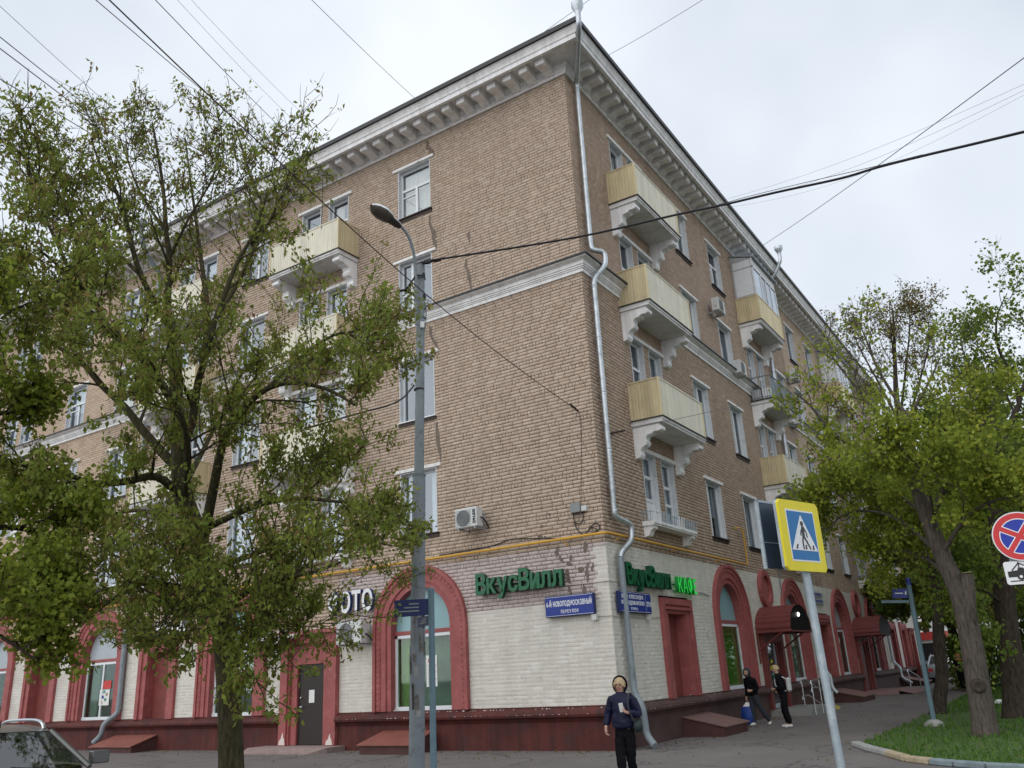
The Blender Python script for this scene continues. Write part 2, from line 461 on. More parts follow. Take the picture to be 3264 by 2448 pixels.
# ------------------------------------------------------------------ mesh builder
class MB:
    def __init__(s):
        s.v, s.f, s.m, s.mats = [], [], [], []
    def slot(s, mat):
        if mat not in s.mats:
            s.mats.append(mat)
        return s.mats.index(mat)
    def add(s, verts, faces, mat='trim_white'):
        k = len(s.v)
        s.v.extend(tuple(p) for p in verts)
        q = s.slot(mat)
        for f in faces:
            s.f.append(tuple(k + i for i in f))
            s.m.append(q)
    def box(s, x0, x1, y0, y1, z0, z1, mat='trim_white'):
        s.add([(x0, y0, z0), (x1, y0, z0), (x1, y1, z0), (x0, y1, z0), (x0, y0, z1), (x1, y0, z1), (x1, y1, z1), (x0, y1, z1)],
              [(0, 3, 2, 1), (4, 5, 6, 7), (0, 1, 5, 4), (1, 2, 6, 5), (2, 3, 7, 6), (3, 0, 4, 7)], mat)
    def prism_s(s, prof, s0, s1, mat='trim_white'):
        """closed outline (d, z) drawn along the facade from s0 to s1"""
        n = len(prof)
        vs = [(s0, -d, z) for d, z in prof] + [(s1, -d, z) for d, z in prof]
        fs = [(i, (i + 1) % n, n + (i + 1) % n, n + i) for i in range(n)] + [tuple(range(n))[::-1], tuple(range(n, 2 * n))]
        s.add(vs, fs, mat)
    def prism_d(s, poly, d0, d1, mat='trim_white'):
        """closed outline (s, z) with depth from d0 to d1 in front of the facade"""
        n = len(poly)
        vs = [(a, -d0, z) for a, z in poly] + [(a, -d1, z) for a, z in poly]
        fs = [(i, (i + 1) % n, n + (i + 1) % n, n + i) for i in range(n)] + [tuple(range(n)), tuple(range(n, 2 * n))[::-1]]
        s.add(vs, fs, mat)
    def ring_d(s, pin, pout, d0, d1, mat='trim_white', closed=False):
        n = len(pin)
        vs = [(a, -d1, z) for a, z in pin] + [(a, -d1, z) for a, z in pout] + [(a, -d0, z) for a, z in pin] + [(a, -d0, z) for a, z in pout]
        fs = []
        for i in range(n if closed else n - 1):
            j = (i + 1) % n
            fs += [(i, j, n + j, n + i), (i, 2 * n + i, 2 * n + j, j), (n + i, n + j, 3 * n + j, 3 * n + i)]
        if not closed:
            for i in (0, n - 1):
                fs.append((i, n + i, 3 * n + i, 2 * n + i))
        s.add(vs, fs, mat)
    def tube(s, path, r, n=8, mat='trim_white', cap=True):
        path = [Vector(p) for p in path]
        k0 = len(s.v)
        q = s.slot(mat)
        m = len(path)
        prev = None
        for i, p in enumerate(path):
            t = (path[min(i + 1, m - 1)] - path[max(i - 1, 0)])
            if t.length < 1e-9:
                t = Vector((0, 0, 1))
            t.normalize()
            if prev is None:
                a = t.cross(Vector((0, 0, 1)))
                if a.length < 0.05:
                    a = t.cross(Vector((1, 0, 0)))
            else:
                a = prev - t * prev.dot(t)
                if a.length < 1e-6:
                    a = t.orthogonal()
            a.normalize()
            prev = a
            b = t.cross(a)
            rr = r[i] if isinstance(r, (list, tuple)) else r
            for j in range(n):
                th = 2 * PI * j / n
                w = p + (a * math.cos(th) + b * math.sin(th)) * rr
                s.v.append((w.x, w.y, w.z))
        for i in range(m - 1):
            for j in range(n):
                s.f.append((k0 + i * n + j, k0 + i * n + (j + 1) % n, k0 + (i + 1) * n + (j + 1) % n, k0 + (i + 1) * n + j))
                s.m.append(q)
        if cap:
            s.f.append(tuple(k0 + j for j in range(n))[::-1])
            s.f.append(tuple(k0 + (m - 1) * n + j for j in range(n)))
            s.m += [q, q]
    def lathe(s, prof, c, n=16, mat='trim_white', axis='z'):
        k0 = len(s.v)
        q = s.slot(mat)
        for r, h in prof:
            for j in range(n):
                th = 2 * PI * j / n
                x, y = r * math.cos(th), r * math.sin(th)
                p = (x, y, h) if axis == 'z' else ((x, h, y) if axis == 'y' else (h, x, y))
                s.v.append((p[0] + c[0], p[1] + c[1], p[2] + c[2]))
        for i in range(len(prof) - 1):
            for j in range(n):
                s.f.append((k0 + i * n + j, k0 + i * n + (j + 1) % n, k0 + (i + 1) * n + (j + 1) % n, k0 + (i + 1) * n + j))
                s.m.append(q)
        for i in (0, len(prof) - 1):
            if prof[i][0] > 1e-6:
                s.f.append(tuple(k0 + i * n + j for j in range(n)))
                s.m.append(q)
    def mesh(s, name, smooth=False, bevel=0.0, recalc=True):
        me = bpy.data.meshes.new(name)
        me.from_pydata(s.v, [], s.f)
        for mt in (s.mats or ['trim_white']):
            me.materials.append(MATS[mt])
        if s.m:
            me.polygons.foreach_set('material_index', s.m)
        if recalc or bevel:
            bm = bmesh.new()
            bm.from_mesh(me)
            bmesh.ops.remove_doubles(bm, verts=bm.verts, dist=1e-5)
            if recalc:
                bmesh.ops.recalc_face_normals(bm, faces=bm.faces)
            if bevel:
                es = [e for e in bm.edges if len(e.link_faces) == 2 and e.calc_face_angle(0) > 0.5]
                bmesh.ops.bevel(bm, geom=es, offset=bevel, segments=1, affect='EDGES', clamp_overlap=True)
            bm.to_mesh(me)
            bm.free()
        if smooth:
            me.polygons.foreach_set('use_smooth', [True] * len(me.polygons))
            try:
                me.set_sharp_from_angle(angle=math.radians(38))
            except Exception:
                pass
        me.update()
        return me
    def build(s, name, parent=None, loc=(0, 0, 0), rotz=0.0, **k):
        return link(name, s.mesh(name, **k), parent, loc, rotz)

def link(name, me, parent=None, loc=(0, 0, 0), rotz=0.0):
    o = bpy.data.objects.new(name, me)
    COL.objects.link(o)
    o.parent = parent
    o.location = loc
    o.rotation_euler = (0, 0, rotz)
    return o
def tag(o, label=None, cat=None, group=None, kind=None):
    for k, v in (('label', label), ('category', cat), ('group', group), ('kind', kind)):
        if v:
            o[k] = v
    return o
def empty(name, loc=(0, 0, 0), rotz=0.0, label=None, cat=None, group=None):
    o = link(name, None, None, loc, rotz)
    o.empty_display_size = 0.2
    return tag(o, label, cat, group)
def copy_tree(o, parent=None):
    c = o.copy()
    COL.objects.link(c)
    c.parent = parent
    for ch in o.children:
        copy_tree(ch, c)
    return c
def fp(fac, s, z, d=0.0):
    """place on a facade: location and turn for a piece built in the facade's own frame (x along it, -y outwards)"""
    return ((s, -d, z), 0.0) if fac == 'L' else ((XR + d, s, z), PI / 2)
CACHE = {}
def cached(key, fn):
    if key not in CACHE:
        CACHE[key] = fn()
    return CACHE[key]
def put(name, me, parent, fac, s, z, d=0.0):
    loc, rz = fp(fac, s, z, d)
    return link(name, me, parent, loc, rz)

# ------------------------------------------------------------------ ground
g = MB()
g.add([(-400, -400, 0), (400, -400, 0), (400, 400, 0), (-400, 400, 0)], [(0, 1, 2, 3)], 'asphalt')
tag(g.build('ground'), kind='structure')

# ------------------------------------------------------------------ the corner apartment house
SL, SR = -37.0, 44.0
building = empty('apartment_building', (0, 0, 0), 0,
                 'five storey tan brick apartment house on the street corner with white cornice and red arches', 'building')
FLOORS = [5.6, 9.0, 12.45, 15.9]
TOPS = [7.42, 10.9, 14.3, 17.72]
CRS = 0.096
STR, HDR = 0.312, 0.106

openings = {'L': [], 'R': []}          # ('rect', s0, s1, z0, z1) or ('arch', c, hw, z0, spring)
def rect(fac, s0, s1, z0, z1):
    openings[fac].append(('rect', s0, s1, z0, z1))
def blocked(fac, za, zb):
    iv = []
    for o in openings[fac]:
        if o[0] == 'rect':
            if zb > o[3] + 1e-4 and za < o[4] - 1e-4:
                iv.append((o[1], o[2]))
        else:
            _, c, hw, z0, zs = o
            if zb <= z0 or za >= zs + hw:
                continue
            zm = (za + zb) / 2
            h = hw if zm <= zs else math.sqrt(max(hw * hw - (zm - zs) ** 2, 0.0))
            if h > 0.02:
                iv.append((c - h, c + h))
    iv.sort()
    res = []
    for a, b in iv:
        if res and a <= res[-1][1] + 1e-4:
            res[-1] = (res[-1][0], max(res[-1][1], b))
        else:
            res.append((a, b))
    return res

# ---- window columns
L_SINGLE = [(-5.68, 1.29), (-13.25, 1.29), (-20.75, 1.29), (-24.3, 1.29), (-33.5, 1.29)]
L_PAIR = [(-9.72,), (-16.65,), (-28.8,)]
R_SINGLE = [(rv(8.68), 1.33), (rv(12.38), 1.33), (rv(20.15), 1.15), (rv(23.4), 1.3), (rv(27.1), 1.25), (rv(34.6), 1.3), (rv(38.2), 1.3), (rv(41.8), 1.3)]
R_PAIR = [(rv(4.12),), (rv(16.25),), (rv(31.0),)]
PW = 0.88                                     # width of each of the two narrow openings of a pair
PO = 0.66                                     # their distance from the middle

def window_meshes(w, h, style, lint=True, sill='dark', frame='frame_white'):
    D = 0.22
    t = 0.055
    rv_ = MB()
    x0, x1 = -w / 2, w / 2
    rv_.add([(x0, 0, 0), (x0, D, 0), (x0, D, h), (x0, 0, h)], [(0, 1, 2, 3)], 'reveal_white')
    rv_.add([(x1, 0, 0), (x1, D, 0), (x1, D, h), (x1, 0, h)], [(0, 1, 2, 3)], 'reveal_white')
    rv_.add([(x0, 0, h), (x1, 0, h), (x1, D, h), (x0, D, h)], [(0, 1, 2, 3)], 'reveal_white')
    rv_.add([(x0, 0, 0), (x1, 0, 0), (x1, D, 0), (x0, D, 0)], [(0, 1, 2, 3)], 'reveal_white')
    # narrow white edge strip round the opening, proud of the brick
    e = 0.03
    for a, b in ((x0 - e, x0), (x1, x1 + e)):
        rv_.box(a, b, -0.016, 0.0, 0, h, 'reveal_white')
    rv_.box(x0 - e, x1 + e, -0.016, 0.0, h + 0.002, h + e, 'reveal_white')
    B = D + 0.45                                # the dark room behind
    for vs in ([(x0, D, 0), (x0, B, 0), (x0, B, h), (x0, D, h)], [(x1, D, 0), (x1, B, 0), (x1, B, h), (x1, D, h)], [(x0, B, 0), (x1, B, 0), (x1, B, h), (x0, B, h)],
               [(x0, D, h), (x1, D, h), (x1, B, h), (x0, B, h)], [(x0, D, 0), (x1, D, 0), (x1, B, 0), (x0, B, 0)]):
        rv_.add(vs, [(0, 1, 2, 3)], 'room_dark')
    out = {'window': rv_.mesh('window', recalc=False)}
    fr = MB()
    y0, y1 = 0.135, 0.195
    fr.box(x0 + 0.001, x0 + t, y0, y1, 0, h, frame)
    fr.box(x1 - t, x1 - 0.001, y0, y1, 0, h, frame)
    fr.box(x0 + t, x1 - t, y0, y1, 0, t, frame)
    fr.box(x0 + t, x1 - t, y0, y1, h - t, h, frame)
    b = 0.042
    ix0, ix1, iz0, iz1 = x0 + t, x1 - t, t, h - t
    panes = []
    def vbar(x, za, zb):
        fr.box(x - b, x + b, y0 - 0.012, y1, za, zb, frame)
    def hbar(z, xa, xb):
        fr.box(xa, xb, y0 - 0.006, y1, z - b, z + b, frame)
    if style == 'tri':                         # a light across the top, two casements below
        zt = h * 0.62
        hbar(zt, ix0, ix1)
        vbar(0, iz0, zt - b)
        panes = [(ix0, ix1, zt + b, iz1), (ix0, -b, iz0, zt - b), (b, ix1, iz0, zt - b)]
        fr.box(ix0, -b, y0, y1 - 0.01, h * 0.47, h * 0.47 + 0.04, frame)
    elif style == 'two':
        vbar(0, iz0, iz1)
        panes = [(ix0, -b, iz0, iz1), (b, ix1, iz0, iz1)]
    elif style == 'plain':
        panes = [(ix0, ix1, iz0, iz1)]
    elif style == 'third':                     # a narrow fixed light beside a wide one
        x = x0 + w * 0.33
        vbar(x, iz0, iz1)
        hbar(h * 0.42, ix0, x - b)
        panes = [(ix0, x - b, h * 0.42 + b, iz1), (ix0, x - b, iz0, h * 0.42 - b), (x + b, ix1, iz0, iz1)]
    elif style == 'hsplit':                    # three lights one above the other
        za, zb = h * 0.34, h * 0.62
        hbar(za, ix0, ix1)
        hbar(zb, ix0, ix1)
        panes = [(ix0, ix1, iz0, za - b), (ix0, ix1, za + b, zb - b), (ix0, ix1, zb + b, iz1)]
    elif style == 'door':                      # balcony door: a blind bottom panel, glass above
        za, zb = h * 0.33, h * 0.68
        hbar(za, ix0, ix1)
        hbar(zb, ix0, ix1)
        fr.box(ix0, ix1, y0 + 0.02, y1, iz0, za - b, frame)
        panes = [(ix0, ix1, za + b, zb - b), (ix0, ix1, zb + b, iz1)]
    out['frame'] = fr.mesh('frame')
    pm = []
    for a, c, d_, e_ in panes:
        p = MB()
        p.add([(a, 0.165, d_), (c, 0.165, d_), (c, 0.165, e_), (a, 0.165, e_)], [(0, 1, 2, 3)], 'glass')
        pm.append(p)
    out['panes'] = pm
    if lint:
        l = MB()
        l.box(x0 - 0.22, x1 + 0.20, -0.07, 0.02, h + 0.035, h + 0.135, 'lintel_white')
        out['lintel'] = l.mesh('lintel', bevel=0.008)
    if sill:
        q = MB()
        q.box(x0 - 0.07, x1 + 0.09, -0.10, 0.08, -0.035, -0.004, 'sill_dark' if sill == 'dark' else 'frame_white')
        q.box(x0 - 0.04, x1 + 0.07, -0.045, 0.0, -0.125, -0.037, 'sill_dark')  # brick course below, coloured dark for the shadow under the sill
        out['sill'] = q.mesh('sill')
    return out

crng = random.Random(12)
def add_window(fac, s, z, w, h, style, lint=True, sill='dark', frame='frame_white', glass='glass', label=None):
    rect(fac, s - w / 2, s + w / 2, z, z + h)
    ms = cached(('win', w, round(h, 2), style, lint, sill, frame), lambda: window_meshes(w, h, style, lint, sill, frame))
    o = put('window', ms['window'], building, fac, s, z)
    if label:
        o['label'] = label
    link('frame', ms['frame'], o)
    for i, p in enumerate(ms['panes']):
        def mk(p=p):
            p.mats = [glass]
            return p.mesh('pane', recalc=False)
        link('pane', cached(('pane', w, round(h, 2), style, i, glass), mk), o)
    if glass == 'window_glass':
        kind = crng.choice(['net', 'net', 'sides', 'sides', 'one', 'none', 'half'])
        cm = crng.choice(['curtain_white', 'curtain_white', 'curtain_white', 'curtain_cream', 'curtain_dull'])
        spans = {'net': [(-0.5, 0.5, 0)], 'sides': [(-0.5, -0.22, 0), (0.2, 0.5, 0)], 'one': [(-0.5, -0.05, 0)], 'half': [(-0.5, 0.5, 0.42)], 'none': []}[kind]
        for a, b, lo_ in spans:
            def mkc(a=a, b=b, lo_=lo_):
                q = MB()
                n = max(4, int((b - a) * w / 0.035))
                top = []
                for i in range(n + 1):
                    x = w * (a + (b - a) * i / n)
                    top.append((x, 0.30 + 0.022 * math.sin(i * 1.9) + 0.01 * math.sin(i * 0.7)))
                k = n + 1
                q.add([(x, y, lo_ * h) for x, y in top] + [(x, y, h - 0.02) for x, y in top], [(i, i + 1, k + i + 1, k + i) for i in range(n)], cm)
                return q.mesh('curtain', smooth=True, recalc=False)
            link('curtain', cached(('curt', w, round(h, 2), a, b, lo_, cm), mkc), o)
    if lint:
        link('lintel', ms['lintel'], o)
    if sill:
        link('sill', ms['sill'], o)
    return o

rng = random.Random(5)
for fac, cols in (('L', L_SINGLE), ('R', R_SINGLE)):
    for ci, (s, w) in enumerate(cols):
        for k in range(4):
            st = rng.choice(['two', 'third', 'plain', 'two', 'tri'])
            gl = 'window_glass'
            if fac == 'L' and ci == 0:
                st = ['third', 'plain', 'third', 'tri'][k]
            if fac == 'R' and ci == 0:
                st = ['third', 'two', 'two', 'tri'][k]
            add_window(fac, s, FLOORS[k], w, TOPS[k] - FLOORS[k], st, glass=gl,
                       sill='pale' if (fac == 'L' and ci > 1) or (fac, ci, k) in (('L', 0, 1),) else 'dark')

def pair_lintel(w):
    m = MB()
    m.box(-w / 2 - 0.2, w / 2 + 0.2, -0.08, 0.02, 0.03, 0.15, 'lintel_white')
    return m.mesh('lintel', bevel=0.01)
for fac, cols in (('L', L_PAIR), ('R', R_PAIR)):
    for (s,) in cols:
        for k in range(4):
            z0 = FLOORS[k] - (0.05 if k == 0 else 0.62)
            h = TOPS[k] - z0
            gl = 'window_glass'
            add_window(fac, s - PO, z0, PW, h, rng.choice(['hsplit', 'door']), lint=False, sill=None, glass=gl)
            add_window(fac, s + PO, z0, PW, h, rng.choice(['hsplit', 'door']), lint=False, sill=None, glass=gl)
            put('lintel', cached('plint', lambda: pair_lintel(2 * PO + PW)), building, fac, s, TOPS[k])

# ---- balconies
BD, BW = 0.93, 3.25
def bracket_mesh():
    m = MB()
    prof = [(0, 0.0), (0.80, 0.0), (0.80, -0.06), (0.86, -0.10), (0.86, -0.19), (0.78, -0.23), (0.62, -0.22), (0.57, -0.27),
            (0.40, -0.30), (0.36, -0.40), (0.40, -0.47), (0.36, -0.56), (0.22, -0.62), (0.17, -0.70), (0.19, -0.80), (0.14, -0.88), (0, -0.90)]
    m.prism_s(prof, -0.15, 0.15, 'trim_white')
    m.box(-0.151, 0.151, -0.365, 0.0, -0.42, -0.40, 'trim_grey')
    return m.mesh('bracket', bevel=0.012)
def slab_mesh():
    m = MB()
    m.prism_s([(0, 0), (BD, 0), (BD, 0.06), (BD + 0.03, 0.06), (BD + 0.03, 0.13), (0, 0.13)], 0, BW, 'trim_grey')
    m.prism_s([(0, 0.132), (BD + 0.07, 0.132), (BD + 0.07, 0.155), (0, 0.16)], -0.05, BW + 0.05, 'roof_dark')
    return m.mesh('balcony')
def clad(length, mat, pitch=0.088, h=1.08, depth=0.014):
    """corrugated sheet, upright ribs, along x from 0 to length, facing -y"""
    m = MB()
    n = max(2, int(length / pitch))
    pts = []
    for i in range(n):
        x = length * i / n
        p = length / n
        pts += [(x, 0), (x + 0.55 * p, 0), (x + 0.68 * p, depth), (x + 0.88 * p, depth)]
    pts.append((length, 0))
    vs = [(x, -0.02 + y, 0) for x, y in pts] + [(x, -0.02 + y, h) for x, y in pts]
    k = len(pts)
    m.add(vs, [(i, i + 1, k + i + 1, k + i) for i in range(k - 1)], mat)
    m.box(-0.008, length + 0.008, -0.035, 0.03, h, h + 0.04, mat)
    m.box(-0.008, length + 0.008, -0.030, 0.03, -0.03, 0.0, mat)
    return m.mesh('cladding')
def balcony(fac, s, z, kind='corrugated', label=None):
    """s is the left edge, z the under side of the slab"""
    b = put('balcony', cached('slab', slab_mesh), building, fac, s, z)
    if label:
        b['label'] = label
    link('bracket', cached('bracket', bracket_mesh), b, (0.20, 0, -0.002))
    link('bracket', cached('bracket', bracket_mesh), b, (BW - 0.20, 0, -0.002))
    if kind in ('corrugated', 'glazed'):
        fm = 'cladding_pale' if kind == 'corrugated' else 'cladding_cream'
        link('front_panel', cached(('cl', fm, 'f'), lambda: clad(BW, fm)), b, (0, -BD, 0.16))
        sp = cached(('cl', 'side'), lambda: clad(BD - 0.02, 'cladding_tan', 0.1))
        link('side_panel', sp, b, (0.02, 0, 0.16), -PI / 2)
        link('side_panel', sp, b, (BW - 0.02, -(BD - 0.02), 0.16), PI / 2)
        def corner():
            m = MB()
            m.box(-0.012, 0.03, -0.045, 0.02, 0, 1.12, 'cladding_cream')
            return m.mesh('corner_strip')
        link('corner_strip', cached('cstrip', corner), b, (0, -BD, 0.16))
        link('corner_strip', cached('cstrip', corner), b, (BW - 0.02, -BD, 0.16))
    if kind == 'railing':
        def rail():
            m = MB()
            m.tube([(0, 0, 1.12), (0, -BD, 1.12), (BW, -BD, 1.12), (BW, 0, 1.12)], 0.025, 6, 'galv_dark')
            m.tube([(0, 0, 0.25), (0, -BD, 0.25), (BW, -BD, 0.25), (BW, 0, 0.25)], 0.012, 5, 'galv_dark')
            for i in range(9):
                m.tube([(0, -BD * i / 9, 0.16), (0, -BD * i / 9, 1.12)], 0.008, 4, 'galv_dark', False)
                m.tube([(BW, -BD * i / 9, 0.16), (BW, -BD * i / 9, 1.12)], 0.008, 4, 'galv_dark', False)
            for i in range(30):
                m.tube([(BW * i / 29, -BD, 0.16), (BW * i / 29, -BD, 1.12)], 0.008, 4, 'galv_dark', False)
            return m.mesh('railing')
        link('railing', cached('rail', rail), b)
        m = MB()
        for i in range(13):
            x = 0.06 + i * 0.245
            m.box(x, x + 0.235, -BD + 0.035 + 0.012 * (i % 3), -BD + 0.05 + 0.012 * (i % 3), 0.18, 1.02 + 0.03 * ((i * 7) % 3), ['galv', 'awning_grey', 'galv'][i % 3])
        tag(m.build('screen', b), kind='stuff')
        m = MB()
        for i in range(2):
            m.box(0.04, 0.06, -0.1 - i * 0.42 - 0.36, -0.1 - i * 0.42, 0.2, 0.62, 'frame_white' if i else 'awning_grey')
        m.build('side_screen', b)
    if kind == 'glazed':
        m = MB()                               # sheet-metal cheeks with a frame, glazed front
        m.box(0.02, 0.045, -BD + 0.03, -0.02, 1.26, 3.0, 'awning_grey')
        m.box(0.0, 0.02, -BD + 0.09, -0.10, 1.34, 2.55, 'frame_white')
        m.box(0.0, 0.02, -BD + 0.09, -0.10, 2.62, 2.95, 'frame_white')
        m.build('side_wall', b)
        m = MB()
        for x in (0.0, 1.0, 1.72, 2.42, BW - 0.07):
            m.box(x, x + 0.07, -BD - 0.02, -BD + 0.05, 1.26, 2.62, 'frame_white')
        m.box(0, BW, -BD - 0.015, -BD + 0.05, 1.24, 1.30, 'frame_white')
        m.box(0, BW, -BD - 0.02, -BD + 0.05, 2.56, 2.64, 'frame_white')
        m.box(0, 0.07, -BD - 0.022, -BD + 0.05, 2.64, 3.02, 'frame_white')
        m.build('window_frame', b)
        for a, c in ((0.07, 1.0), (1.07, 1.72), (1.79, 2.42), (2.49, BW - 0.07)):
            m = MB()
            m.box(a, c, -BD + 0.01, -BD + 0.02, 1.30, 2.56, 'glass')
            m.build('pane', b)
        m = MB()
        m.box(0.06, BW, -BD, -BD + 0.03, 2.64, 3.0, 'trim_grey')
        m.build('fascia', b)
        m = MB()
        m.add([(-0.06, -BD - 0.14, 2.98), (BW + 0.06, -BD - 0.14, 2.98), (BW + 0.06, 0, 3.30), (-0.06, 0, 3.30),
               (-0.06, -BD - 0.14, 3.02), (BW + 0.06, -BD - 0.14, 3.02), (BW + 0.06, 0, 3.34), (-0.06, 0, 3.34)],
              [(0, 1, 2, 3), (4, 5, 6, 7), (0, 1, 5, 4), (1, 2, 6, 5), (2, 3, 7, 6), (3, 0, 4, 7)], 'galv')
        m.add([(0.0, -BD, 2.98), (0.0, 0, 2.98), (0.0, 0, 3.29)], [(0, 1, 2)], 'awning_grey')
        m.build('balcony_roof', b)
    return b
BZ = [8.06, 11.55, 14.98]
for (s,) in L_PAIR:
    for k in range(3):
        if s > -28:
            balcony('L', s - BW / 2 - 0.02, BZ[k])
for i, (s,) in enumerate(R_PAIR):
    for k in range(3):
        kind = 'corrugated'
        if i == 1:
            kind = ['corrugated', 'railing', 'glazed'][k]
        if i == 2:
            kind = ['railing', 'corrugated', 'glazed'][k]
        balcony('R', s - BW / 2 + 0.03, BZ[k], kind)
def flower_rail(fac, s, z):
    m = MB()
    w, d = 3.05, 0.34
    m.prism_s([(0, 0), (d, 0), (d, 0.05), (d + 0.03, 0.05), (d + 0.03, 0.12), (0, 0.12)], 0, w, 'trim_white')
    b = m.build('balconet', building, *fp(fac, s, z))
    for x in (0.18, w - 0.18):
        q = MB()
        q.prism_s([(0, -0.002), (0.30, -0.002), (0.30, -0.08), (0.20, -0.14), (0.14, -0.26), (0, -0.30)], x - 0.13, x + 0.13, 'trim_white')
        q.build('bracket', b)
    q = MB()
    q.tube([(0.02, 0, 0.36), (0.02, -d, 0.36), (w - 0.02, -d, 0.36), (w - 0.02, 0, 0.36)], 0.015, 5, 'galv')
    n = 34
    for i in range(n):
        x = 0.02 + (w - 0.04) * i / (n - 1)
        q.tube([(x, -d, 0.12), (x, -d - 0.03 * (i % 2), 0.42)], 0.013, 4, 'galv' if (i // 6) % 3 else 'frame_white', False)
    for i in range(4):
        q.tube([(0.02, -d * i / 4, 0.12), (0.02, -d * i / 4, 0.42)], 0.013, 4, 'galv', False)
    q.build('railing', b)
for (s,) in L_PAIR:
    flower_rail('L', s - 1.52, 5.24)
for (s,) in R_PAIR:
    flower_rail('R', s - 1.52, 5.32)

# ---- ground floor: arches, blind windows, doorways
def arch_pts(c, hw, zb, zs, n=18):
    pts = [(c - hw, zb)]
    pts += [(c - hw * math.cos(PI * i / n), zs + hw * math.sin(PI * i / n)) for i in range(n + 1)]
    pts.append((c + hw, zb))
    return pts
ZB, ZS = 0.97, 3.13
def arch_surround_mesh(dark=False):
    m = MB()
    Ro, Ri = 1.62, 1.03
    A = lambda r: arch_pts(0, r, ZB, ZS)
    m.ring_d(A(Ro - 0.10), A(Ro), 0, 0.13, 'arch_red')
    m.ring_d(A(Ro - 0.24), A(Ro - 0.101), 0, 0.085, 'arch_red')
    m.ring_d(A(Ri + 0.16), A(Ro - 0.241), 0, 0.06, 'arch_red')
    m.ring_d(A(Ri), A(Ri + 0.161), -0.30, 0.02, 'arch_red')
    return m.mesh('arch_surround')
def rope_mesh():
    m = MB()
    Ro = 1.62
    r = Ro - 0.17
    n = 15
    for sgn in (-1, 1):
        for i in range(n):
            z = ZB + 0.06 + (ZS - ZB) * i / n
            m.lathe([(0, -0.10), (0.055, -0.095), (0.06, -0.07)], (sgn * r, 0, z), 5, 'arch_red', 'y')
    for i in range(34):
        th = PI * (i + 0.5) / 34
        m.lathe([(0, -0.10), (0.055, -0.095), (0.06, -0.07)], (-r * math.cos(th), 0, ZS + r * math.sin(th)), 5, 'arch_red', 'y')
    return m.mesh('rope_moulding')
def arch_window(fac, c, film='film_teal', inside='inside_green', full=True):
    openings[fac].append(('arch', c, 1.58, ZB, ZS))
    a = put('arch_surround', cached('archm', arch_surround_mesh), building, fac, c, 0)
    link('rope_moulding', cached('ropem', rope_mesh), a)
    def fr():
        m = MB()
        hw = 1.03
        m.box(-hw, hw, 0.16, 0.24, 2.93, 3.03, 'arch_red')
        for x0, x1 in ((-hw, -hw + 0.08), (hw - 0.08, hw)):
            m.box(x0, x1, 0.17, 0.24, ZB + 0.09, 2.92, 'frame_white')
        m.box(-hw, hw, 0.17, 0.24, 2.84, 2.92, 'frame_white')
        m.box(-hw, hw, 0.14, 0.25, ZB - 0.01, ZB + 0.10, 'frame_white')
        return m.mesh('shop_frame')
    link('shop_frame', cached('shopfr', fr), a)
    m = MB()
    pts = arch_pts(0, 1.03, 3.03, ZS)
    m.add([(x, 0.23, z) for x, z in pts], [tuple(range(len(pts)))], film)
    link('fanlight', m.mesh('fanlight', recalc=False), a)
    m = MB()
    m.box(-0.95, 0.95, 0.195, 0.205, ZB + 0.09, 2.84, 'shop_glass')
    link('pane', m.mesh('pane'), a)
    m = MB()
    m.box(-1.1, -0.55, 0.40, 0.43, ZB - 0.1, 3.03, inside)
    m.box(-0.549, 1.1, 0.62, 0.65, ZB - 0.1, 3.03, {'inside_green': 'inside_pale', 'inside_pale': 'inside_dark', 'inside_dark': 'inside_dark', 'r': 'inside_green'}.get(inside, 'inside_pale'))
    link('window_display', m.mesh('window_display'), a)
    return a
A1 = arch_window('L', -5.70)
arch_window('L', -13.35, 'film_teal', 'inside_pale')
A2 = arch_window('L', -20.6, 'film_grey', 'inside_pale')
arch_window('L', -28.0, 'film_grey', 'inside_pale')
R1 = arch_window('R', rv(8.80), 'film_teal', 'inside_green')
R2 = arch_window('R', rv(16.05), 'film_teal', 'inside_dark')
R3 = arch_window('R', rv(23.85), 'film_grey', 'inside_pale')
arch_window('R', rv(31.1), 'film_grey', 'inside_dark')
# right-hand shop windows: the green room seen across the pane
for a, mat in ((R1, 'inside_green'), (R2, 'inside_pale')):
    m = MB()
    m.box(-0.62, 0.98, 0.30, 0.33, ZB, 2.9, mat)
    m.build('display_board', a)
# posters and sheets in the shop windows
def flat(parent, name, x0, x1, z0, z1, y, mat):
    m = MB()
    m.box(x0, x1, y, y + 0.004, z0, z1, mat)
    return m.build(name, parent)
p = flat(A1, 'price_list', 0.05, 0.42, 1.55, 2.35, 0.185, 'paper')
flat(p, 'picture', 0.12, 0.2, 2.16, 2.26, 0.179, 'poster_red')
for i in range(9):
    flat(p, 'text_line', 0.1, 0.30 + 0.05 * (i % 3), 1.62 + i * 0.058, 1.634 + i * 0.058, 0.180, 'box_grey')
p = flat(A2, 'poster', -0.05, 0.55, 2.0, 2.28, 0.185, 'poster_red')
p = flat(A2, 'poster', -0.1, 0.5, 1.45, 1.98, 0.185, 'paper')
for i in range(5):
    flat(p, 'picture', -0.02 + 0.2 * (i % 2) + 0.03 * i, 0.12 + 0.2 * (i % 2) + 0.03 * i, 1.5 + 0.09 * i, 1.6 + 0.09 * i, 0.179, ['poster_tan', 'poster_green', 'sign_blue', 'poster_tan', 'poster_green'][i])
m = MB()
m.box(-0.02, 0.06, 0.17, 0.23, ZB + 0.1, 2.84, 'frame_white')
m.build('mullion', A2)
flat(R3, 'notice', -0.5, 0.0, 2.35, 2.6, 0.185, 'paper')

